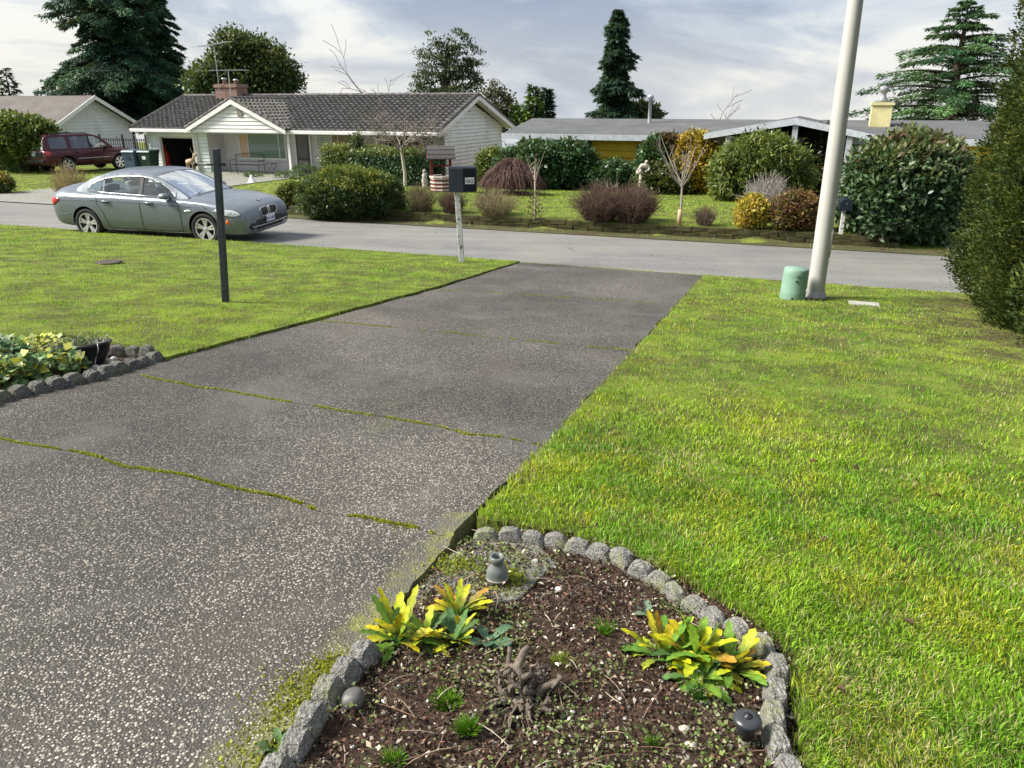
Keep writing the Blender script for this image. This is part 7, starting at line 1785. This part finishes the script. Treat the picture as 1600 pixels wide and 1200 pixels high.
# ---- plants with strap leaves
def plant_mat():
    t = NT('strap_leaf'); a = t.n('ShaderNodeAttribute', attribute_name='tint').outputs['Color']; p = t.pos()
    c = t.mix(t.ramp(t.noise(p, 130, 4, .7), [(.56, 0.), (.7, .75)]), a, (0.16, .10, .03))
    c = t.mix(1., c, t.ramp(t.noise(p, 45, 5, .6), [(.3, .6), (.7, 1.25)]), 'MULTIPLY')
    b_ = t.bsdf(c, .5, 0, t.bump(t.noise(p, 170, 3), .5, .004), .3)
    return t.done(t.n('ShaderNodeMixShader', {0: .3, 1: b_, 2: t.n('ShaderNodeBsdfTranslucent', {'Color': c}).outputs[0]}).outputs[0])
M_PLANT = plant_mat()
def blade_plant(name, label, px, py, n, L, W, pal_g, pal_y, spread=(.35, 1.25), yel=.45, serr=.1, dx=0.0, az_rng=(0, 6.283), tip=None, group=None):
    """rosette of spoon-shaped leaves, each a curved strip with a midrib fold"""
    b = gp(px, py); root = thing(name, label, 'plant', (b.x, b.y, bedz(b.x, b.y)), 0, group)
    for i in range(n):
        az = az_rng[0] + (az_rng[1] - az_rng[0]) * ((i * .618034) % 1) + RR.gauss(0, .12); el = RR.uniform(*spread); l = L * RR.uniform(.65, 1.15); w = W * RR.uniform(.75, 1.15)
        m = 11; Vt, Fq, T = [], [], []; col = np.array(RR.choice(pal_g)) * RR.uniform(.8, 1.2); ycol = np.array(RR.choice(pal_y)) * RR.uniform(.85, 1.15)
        ye = RR.random() < yel; p = np.array([RR.gauss(0, .008), RR.gauss(0, .008), 0.]); ang = math.pi / 2 - el * .78; cr_ = RR.uniform(.5, 1.15) * el
        dirh = np.array([math.cos(az), math.sin(az), 0]); sidev = np.array([-math.sin(az), math.cos(az), 0]); tw_ = RR.gauss(0, .25)
        for k in range(m):
            t_ = k / (m - 1); hw = w * .5 * (math.sin(min(1, t_ * 1.02) ** 1.5 * math.pi * .92 + .05) ** .7) * (1 if t_ < .98 else .5) * (1 + serr * (1 if k % 2 else -1))
            hw = max(hw, w * .05); a_ = ang - cr_ * t_; d = dirh * math.cos(a_) + np.array([0, 0, 1]) * math.sin(a_); nn = np.cross(sidev, d); sv = sidev * math.cos(tw_ * t_) + nn * math.sin(tw_ * t_)
            for q, lf in ((-1, .28), (0, 0), (1, .28)): Vt.append(p + sv * hw * q + (-np.cross(sidev, d) * 0 + np.cross(d, sidev) * -1) * 0 + np.array([0, 0, 1]) * hw * lf * abs(q))
            yy = min(1, max(0, (t_ * 1.5 - .35))) if ye else .06 * RR.random()
            c_ = col * (1 - yy) + ycol * yy
            for q in (-1, 0, 1): T.append(np.clip(c_ * (1.15 if q == 0 else RR.uniform(.85, 1.1)), .01, .8))
            p = p + d * l / (m - 1)
        for k in range(m - 1):
            for q in range(2): Fq.append((k * 3 + q, k * 3 + q + 1, k * 3 + q + 4, k * 3 + q + 3))
        npobj('leaf', np.array(Vt), np.array(Fq), M_PLANT, np.array(T), root, smooth=True)
    return root
PG = [(0.10, 0.24, 0.03), (0.16, 0.32, 0.04), (0.07, .17, .05)]; PY = [(0.66, 0.62, 0.015), (0.55, .58, .02), (.72, .56, .02)]; PO = PY + [(.55, .28, .03)]
blade_plant('yellow_leaf_plant', 'upright bright yellow leaved plant at the driveway edge of bed', 622, 1000, 26, .19, .034, PG, PY, (.1, 1.5), .7, .22)
blade_plant('yellow_leaf_plant', 'low yellow and green leaved plant right of the upright one', 665, 1000, 24, .13, .028, PG, PO, (.5, 1.6), .6, .22)
blade_plant('yellow_leaf_plant', 'spreading green plant with few yellow tips at the clump end', 712, 1000, 24, .13, .03, PG + [(.08, .2, .08)], PO, (.5, 1.6), .5, .22)
blade_plant('yellow_leaf_plant', 'yellow and orange leaved plant behind the left clump', 715, 958, 26, .14, .026, PG, PO, (.2, 1.5), .7, .22)
blade_plant('grey_leaf_plant', 'small blue green leaved plant right of the yellow clump', 764, 1004, 8, .09, .04, [(.10, .20, .11), (.07, .16, .09)], [(.2, .3, .15)], (.7, 1.5), .1)
blade_plant('yellow_leaf_plant', 'left part of the large yellow green plant by the border', 1035, 1020, 30, .18, .036, PG, PO, (.3, 1.5), .6, .2)
blade_plant('yellow_leaf_plant', 'tall middle part of the large yellow green plant by the border', 1088, 1030, 38, .18, .038, PG + [(.18, .34, .03)], PO, (.1, 1.55), .5, .2)
blade_plant('yellow_leaf_plant', 'right part of the large yellow green plant, touching the edging', 1140, 1042, 30, .16, .036, PG + [(.1, .24, .08)], PO, (.4, 1.6), .5, .2)
blade_plant('yellow_leaf_plant', 'drooping green front of the large yellow green plant', 1092, 1062, 22, .14, .032, PG, PY, (.9, 1.7), .3, .2)
blade_plant('small_rosette', 'small pale green rosette at the lower left corner of the bed', 432, 1166, 12, .075, .022, [(.16, .24, .10), (.11, .2, .07)], [(.2, .28, .1)], (.6, 1.5), .1)
blade_plant('small_rosette', 'lone pale leaf sprig behind the large yellow green plant', 1008, 952, 5, .06, .035, [(.16, .24, .16)], [(.2, .28, .2)], (.4, 1.4), .1)
def tuft(label, px, py, n, h, rad, pal=((0.12, .30, .02), (0.2, .38, .03)), name='grass_tuft'):
    b = gp(px, py); root = thing(name, label, 'grass', (b.x, b.y, bedz(b.x, b.y)), 0); ps, tn = [], []
    for i in range(n):
        a = RR.random() * 6.28; q = RR.random() ** .6; l = h * RR.uniform(.6, 1.15); u = np.linspace(0, 1, 4); o_ = rad * q
        ps.append((np.stack([math.cos(a) * (o_ * .35 + l * .7 * q * u ** 1.3), math.sin(a) * (o_ * .35 + l * .7 * q * u ** 1.3), l * u * (1 - .35 * q * u) - .005], 1), np.array([.0016, .0015, .001, .0004]))); tn.append(np.array(RR.choice(pal)))
    o = link(bpy.data.objects.new('blades', stems_mesh('blades', ps, tn, 3)), root); o.data.materials[0] = M_GRASS; return root
tuft('bright green round grass tuft left of the root stump', 731, 1140, 240, .065, .04)
tuft('loose patch of grass up the bed left of the root stump', 700, 1092, 260, .04, .10)
tuft('yellowish sparse grass patch right of the root stump', 880, 1036, 260, .03, .11, ((.3, .32, .06), (.2, .3, .04)))
tuft('small grass tuft under the drooping plant leaves', 1092, 1092, 90, .07, .03, ((.06, .16, .03), (.1, .2, .03)))
tuft('thin grass wisp left of the large yellow green plant', 945, 985, 70, .07, .03)
tuft('small grass patch in the lower left of the bed', 615, 1185, 180, .035, .07)
tuft('tiny grass tuft below the oval stone area', 1020, 1160, 90, .035, .03)
# ---- root stump
b = gp(812, 1090); rs_ = thing('dead_root_stump', 'gnarled grey dead root stump in the middle of the bed', 'stump', (b.x, b.y, bedz(b.x, b.y)), 0)
M_ROOT = pm('grey_dead_wood', (0.15, 0.12, 0.095), .9, var=.45, scale=30, bump=.8, bscale=90, dirt=(0.06, .045, .035), dirt_amt=.7)
def gnarl(p, q, r0, r1, wob=.014, n=7):
    a, c = np.array(p), np.array(q); return [tuple(a + (c - a) * t_ + rng.normal(0, wob, 3) * (0 if t_ == 0 else 1)) for t_ in np.linspace(0, 1, n)], list(np.linspace(r0, r1, n) * rng.uniform(.8, 1.25, n))
for k, (p, q, r0, r1) in enumerate((((0, 0, -.02), (.005, .07, .14), .02, .010), ((-.02, .0, 0), (-.045, .03, .085), .013, .007), ((.02, -.01, 0), (.025, .02, .07), .013, .008), ((.03, .0, .0), (.14, .03, .075), .013, .007), ((0, -.02, .0), (.0, -.05, .045), .012, .007), ((-.03, .0, .0), (-.07, -.02, .03), .010, .005), ((0, .03, .02), (-.02, .10, .11), .012, .008))):
    P_, r_ = gnarl(p, q, r0, r1); m = MB(); m.tube(P_, r_, 8); m.build('stem', M_ROOT, rs_, True)
for k in range(22):
    a = RR.random() * 6.28; q_ = RR.uniform(.01, .07); hh_ = RR.uniform(.04, .13) * (1.1 - q_ * 7); P_, r_ = gnarl((math.cos(a) * q_, math.sin(a) * q_, -.01), (math.cos(a) * q_ * 1.9 + RR.gauss(0, .02), math.sin(a) * q_ * 1.9 + RR.gauss(0, .02), hh_), RR.uniform(.007, .015), RR.uniform(.002, .007), .010, 6); MB().tube(P_, r_, 6).build('stem', M_ROOT, rs_)
rs_.scale = (1.0, 1.0, 1.05)
for k in range(34):
    a = RR.random() * 6.28; l = RR.uniform(.08, .24); P_, r_ = gnarl((math.cos(a) * .02, math.sin(a) * .02, .02), (math.cos(a) * l, math.sin(a) * l, .006), RR.uniform(.004, .008), .0016, .008); MB().tube(P_, r_, 5).build('root', M_ROOT, rs_, True)
# ---- insulator / jar
b = gp(777, 908); sc = mpp(b); r_ = 35 * sc / 2; hj = pt(777, 866, b.y).z - b.z
jar = thing('ceramic_insulator', 'grey ceramic bottle shaped insulator on the concrete patch', 'insulator', (b.x, b.y, b.z - .008), 0)
m = MB(); k = hj
m.lathe([(r_ * .78, 0), (r_ * .95, .06 * k), (r_ * .97, .2 * k), (r_ * 1.02, .24 * k), (r_ * .97, .28 * k), (r_ * .95, .45 * k), (r_ * .8, .6 * k), (r_ * .55, .68 * k), (r_ * .5, .78 * k), (r_ * .62, .82 * k), (r_ * .66, .9 * k), (r_ * .64, 1.0 * k), (r_ * .46, 1.0 * k), (r_ * .42, .8 * k), (r_ * .4, .7 * k)], 28); m.build('body', pm('grey_glaze', (0.13, .145, .135), .35, var=.2, scale=20, bump=.05, dirt=(.16, .16, .13)), jar, True)
m = MB(); m.lathe([(r_ * 1.0, .2 * k), (r_ * 1.05, .225 * k), (r_ * 1.05, .25 * k), (r_ * 1.0, .275 * k)], 28, cap=False); m.build('band', pm('pale_band', (0.30, .29, .26), .5), jar, True)
# ---- garden light
b = gp(1163, 1160); sc = mpp(b); rl_ = 43 * sc / 2
GLZ = 1.4
gl = thing('garden_path_light', 'low black mushroom garden light by the straight edging', 'garden light', (b.x, b.y, bedz(b.x, b.y)), 0)
m = MB(); m.lathe([(.014, -.02), (.02, .015), (.024, .026), (rl_ * .55, .027)], 18); m.build('stake', pm('pale_plastic', (0.5, .47, .4), .5), gl, True)
m = MB(); m.lathe([(rl_ * .58, .022), (rl_ * .66, .045), (rl_ * .6, .058)], 24); m.build('lens_ring', M_BLACK, gl, True)
m = MB(); m.lathe([(rl_ * .6, .058), (rl_ * 1.0, .060), (rl_ * 1.02, .066), (rl_ * .95, .070), (rl_ * .6, .073), (rl_ * .34, .074)], 28); m.build('cap', pm('black_plastic', (0.035, .04, .045), .3, bump=.02, spec=.5), gl, True)
m = MB(); m.lathe([(rl_ * .33, .0742), (rl_ * .3, .077), (rl_ * .16, .0765), (rl_ * .12, .079), (0, .0795)], 20); m.build('cap_button', M_BLACK, gl, True); gl.scale = (1, 1, GLZ)

# ------------------------------------------------------------------ bed at the left edge
LBED = wpoly([(252, 566), (225, 548), (100, 527), (0, 534), (-200, 553), (-10, 4.5, 0), (-10, 0.6, 0), (_e.x, _e.y, 0), (-96, 657), (0, 630)])
soil_sheet('left_bed_soil', LBED, .03, .03, -.005, M_SOIL)
border('dark_stone_border', 'row of dark rough edging stones along the left bed and driveway', [(252, 561), (200, 577), (140, 594), (60, 612), (0, 627), (-96, 655), (_e.x, _e.y, 0)], .135, .14, .11, .11, M_DKEDGE, .03, 31, scallop=.7)
chips('bark_mulch', 'dark mulch and dead leaves over the left bed', 9000, .012, .04, .5, [(5, (0.04, 0.025, 0.018)), (3, (0.08, 0.045, 0.03)), (1, (0.2, 0.15, 0.1))], 'mulch', poly=LBED, lift=.012, flat=.6)
border('dark_stone_border', 'short back row of dark edging stones right of the hanging pot', [(170, 556), (205, 556), (243, 559)], .14, .135, .1, .12, M_DKEDGE, .02, 41, scallop=.7)
for i, (px, py, w, mt) in enumerate(((150, 577, 18, M_STW), (172, 567, 16, M_STW), (186, 572, 15, M_STP), (200, 566, 17, M_STP), (214, 566, 13, M_STP), (178, 561, 12, M_STW), (162, 589, 8, M_STW), (88, 590, 14, M_STW), (54, 592, 12, M_STP), (66, 597, 18, M_STP))):
    stone(['white rounded stone in front of the hanging pot', 'pale stone right of the hanging pot foot', 'tan stone in the middle of the pale stone row', 'pale stone near the right end of the left bed row', 'last small pale stone at the tip of the left bed', 'small white stone behind the pale stone row', 'tiny white pebble on the driveway edge', 'white stone under the ivy leaves', 'small tan stone left under the ivy', 'flat tan stone under the ivy front'][i], px, py, w, mt, 50 + i, .75)
# ivy-like ground cover: three clumps
def leaf_clump(name, label, px, py, wpx, hpx, n, size, pal):
    b = gp(px, py); sc = mpp(b); w, h = wpx * sc, hpx * sc; root = thing(name, label, 'plant', (b.x, b.y, b.z), 0)
    a = rng.random(n) * 6.283; q = rng.random(n) ** .5; C = np.stack([np.cos(a) * q * w / 2, np.sin(a) * q * w * .42, h * (1 - q ** 2) ** .5 * rng.uniform(.35, 1, n)], 1)
    A = np.stack([np.cos(a), np.sin(a), rng.normal(0, .3, n)], 1) + rdir(n) * .7; N = rdir(n) * .55 + np.array([0, -.25, 1]); L = size * rng.uniform(.6, 1.3, n)
    V, Fq = quads(C, A, N, L, L * .95, .1); npobj('foliage', V, Fq, M_LEAF, np.repeat(np.clip(pick(pal, n) * (1 + .18 * rng.normal(size=(n, 1))), .02, .7), 4, 0), root)
    ps = [(np.array([(0, 0, -.02), C[i] * .5, C[i]]), np.array([.004, .003, .002])) for i in range(0, n, 6)]; link(bpy.data.objects.new('stems', stems_mesh('stems', ps, (0.16, .13, .07), 3)), root); return root
IV = [(3, (0.10, 0.19, 0.06)), (2, (0.16, 0.27, 0.10)), (2, (.24, .34, .17)), (1, (.42, .42, .06)), (1, (.05, .10, .03))]
leaf_clump('geranium_clump', 'right clump of pale green round leaves before the pot', 92, 584, 80, 40, 330, .065, IV)
leaf_clump('geranium_clump', 'left clump of yellowing round leaves at the photo edge', 22, 598, 90, 48, 380, .07, IV + [(1, (.45, .40, .05))])
leaf_clump('geranium_clump', 'yellow leaved clump behind the pale green clumps', 62, 560, 116, 36, 420, .055, [(3, (.40, .42, .06)), (2, (.2, .3, .06)), (1, (.1, .18, .05))])
leaf_clump('geranium_clump', 'dark leaved clump at the left edge behind the others', -10, 576, 110, 52, 420, .07, [(2, (.08, .16, .07)), (2, (.14, .24, .12)), (1, (.3, .34, .2))])
# pot
b = gp(139, 571); sc = mpp(b); rp = 76 * sc / 2; hp = 36 * sc
pot = thing('hanging_pot', 'black plastic hanging pot with limp plants and a white wire', 'pot', (b.x, b.y, b.z + .0), 0); pot.rotation_euler = (RAD(-6), RAD(-5), 0)
M_POT = pm('black_pot_plastic', (0.02, .021, .024), .4, var=.2, scale=6, bump=.05)
m = MB(); m.lathe([(rp * .5, 0), (rp * .6, .01), (rp * .82, hp * .45), (rp * .95, hp * .86), (rp * 1.02, hp * .87), (rp * 1.02, hp), (rp * .95, hp), (rp * .9, hp * .8)], 36); m.build('bowl', M_POT, pot, True)
m = MB(); m.lathe([(rp * .9, hp * .8), (rp * .4, hp * .86), (0, hp * .88)], 20); m.build('potting_soil', M_SOIL, pot, True)
m = MB(); m.tube([(rp * .86, -rp * .55, hp), (rp * .88, -rp * .62, hp * .75), (rp * .72, -rp * .72, hp * .3), (rp * .58, -rp * .62, hp * .05)], .004, 5); m.build('wire_hanger', M_WHITE, pot, True)
n = 130; C = np.stack([rng.normal(.03, rp * .42, n), rng.normal(0, rp * .35, n), hp * .9 + np.abs(rng.normal(0, .035, n))], 1); V, Fq = quads(C, rdir(n) + [0, 0, .4], rdir(n), .045 * rng.uniform(.6, 1.3, n), .014)
npobj('foliage', V, Fq, M_LEAF, np.repeat(pick([(2, (.05, .11, .05)), (2, (.10, .17, .09)), (1, (.2, .2, .12))], n), 4, 0), pot)
ps = [(np.array([(RR.uniform(-.5, .5) * rp, RR.uniform(-.4, .4) * rp, hp * .9), (s_ * rp * .8, RR.gauss(0, .3) * rp, hp * 1.25), (s_ * rp * RR.uniform(1.2, 1.8), RR.gauss(0, .4) * rp, hp * RR.uniform(.6, 1.15))]), np.array([.003, .0025, .002])) for s_ in (-1, 1, -1, 1, 1, -1, .4, -.3)]
link(bpy.data.objects.new('trailing_stems', stems_mesh('trailing_stems', ps, (0.3, .28, .16), 3)), pot)

# ------------------------------------------------------------------ moss in the driveway joints, fallen leaves on the lawn
def moss_line(label, line, n, wid, seed, pat=.45):
    rg = np.random.default_rng(seed); P = wpoly(line); seg = [(Vector(P[i]), Vector(P[i + 1])) for i in range(len(P) - 1)]; Ls = np.array([(b_ - a_).length for a_, b_ in seg]); k = rg.choice(len(seg), n, p=Ls / Ls.sum()); t_ = rg.random(n)
    A = np.array([tuple(s[0]) for s in seg])[k]; B = np.array([tuple(s[1]) for s in seg])[k]; Q = A + (B - A) * t_[:, None]
    keep = .55 * vnoise(Q[:, 0], Q[:, 1], .3, seed) + .45 * vnoise(Q[:, 0], Q[:, 1], .06, seed + 3) > pat; Q = Q[keep]; m = len(Q); Q = Q + np.stack([vnoise(Q[:, 0], Q[:, 1], .3, 3) - .5 + .5 * (vnoise(Q[:, 0], Q[:, 1], .1, 5) - .5), vnoise(Q[:, 0], Q[:, 1], .3, 4) - .5 + .5 * (vnoise(Q[:, 0], Q[:, 1], .1, 6) - .5)], 1) * .06; wv = wid * (.4 + 1.2 * vnoise(Q[:, 0], Q[:, 1], .13, seed + 1)); Q = Q + rg.normal(0, 1, (m, 2)) * wv[:, None]
    C = np.column_stack([Q, ground_z(Q[:, 0], Q[:, 1]) - .001]); Aq = rdir(m) + np.array([0, 0, .9]); N = rdir(m); L = rg.uniform(.006, .016, m)
    V, Fq = quads(C, Aq, N, L, L * .8); o = npobj('joint_moss', V, Fq, M_GRASS, np.repeat(np.clip(pick([(3, (.26, .29, .02)), (2, (.36, .38, .035)), (1, (.16, .19, .03))], m) * (1 + .2 * rg.normal(size=(m, 1))), .02, .6), 4, 0)); return tag(o, label, 'moss', kind='stuff')
moss_line('line of yellow green moss in the nearest driveway joint', [J[4][0], (200, 725), (430, 775), J[4][1]], 6500, .0045, 5, .37)
moss_line('line of yellow green moss in the second driveway joint', [J[3][0], J[3][1]], 5200, .005, 6, .36)
moss_line('line of yellow green moss in the third driveway joint', [J[2][0], J[2][1]], 4000, .006, 7, .40)
moss_line('faint moss in the farthest driveway joint', [J[1][0], J[1][1]], 2500, .012, 8, .5)
moss_line('moss line where the driveway meets the street', [K_L, K_R], 3500, .018, 9, .3)
moss_line('thick moss cushions where joint and bed corner meet', [(600, 812), (660, 830), (706, 842)], 1500, .022, 10, .5)
moss_line('moss spreading over the concrete patch by the insulator', [(700, 885), (740, 880), (800, 905)], 2600, .05, 11, .5)
moss_line('moss along the bed side edge of the driveway', [(640, 905), (560, 1000), (470, 1100), (400, 1190)], 4000, .045, 12, .6)
leafpal = [(0.11, .05, .025), (.17, .10, .05), (.08, .04, .028)]
for i, (px, py) in enumerate(((1074, 580), (1270, 735), (1335, 745), (1462, 790), (1284, 860), (1415, 992), (1500, 605), (1380, 1150), (1310, 1100))):
    b = gp(px, py); m = MB(); s_ = RR.uniform(.014, .028); h_ = .055
    m.grid([[(s_ * (u - .5) * 2, s_ * .55 * (v - .5) * 2 * math.sin(.3 + u * 2.5), .012 * (v - .5) ** 2 * 4 + .006 * math.sin(u * 5)) for u in np.linspace(0, 1, 6)] for v in np.linspace(0, 1, 4)])
    o = m.build('fallen_leaf', pm('dead_leaf%d' % i, leafpal[i % 3], .8, bump=.2), None, True); o.location = (b.x, b.y, b.z + h_); o.rotation_euler = (RR.gauss(0, .2), RR.gauss(0, .2), RR.random() * 6); md = o.modifiers.new('s', 'SOLIDIFY'); md.thickness = .001
    tag(o, ['brown curled leaf lying on the lawn beside the driveway edge', 'dead brown leaf in the middle of the right lawn', 'dead leaf just right of another one in mid lawn', 'tan dead leaf on the lawn below the cedars', 'dark dead leaf on the lawn above the bed corner', 'brown leaf on the lawn right of the straight edging', 'small dead leaf near the cedars', 'brown leaf in the lower right lawn corner', 'tan leaf on the lawn right of the garden light'][i], 'leaf', 'dead leaves on the right lawn')

CLIT = [(5.2, 6.2), (7.2, 6.0), (8.6, 9.0), (8.4, 11.0), (6.2, 11.5), (5.5, 10.6), (5.0, 9.0), (4.9, 7.4)]
chips('cedar_litter', 'brown needle litter and dead twigs under the cedars', 9000, .012, .045, .4, [(3, (0.06, .04, .028)), (2, (.12, .085, .055)), (1, (.22, .17, .11))], 'litter', poly=CLIT, lift=.03, flat=.4, dens=lambda x, y: bare_r(x, y) * 1.2 + .03)
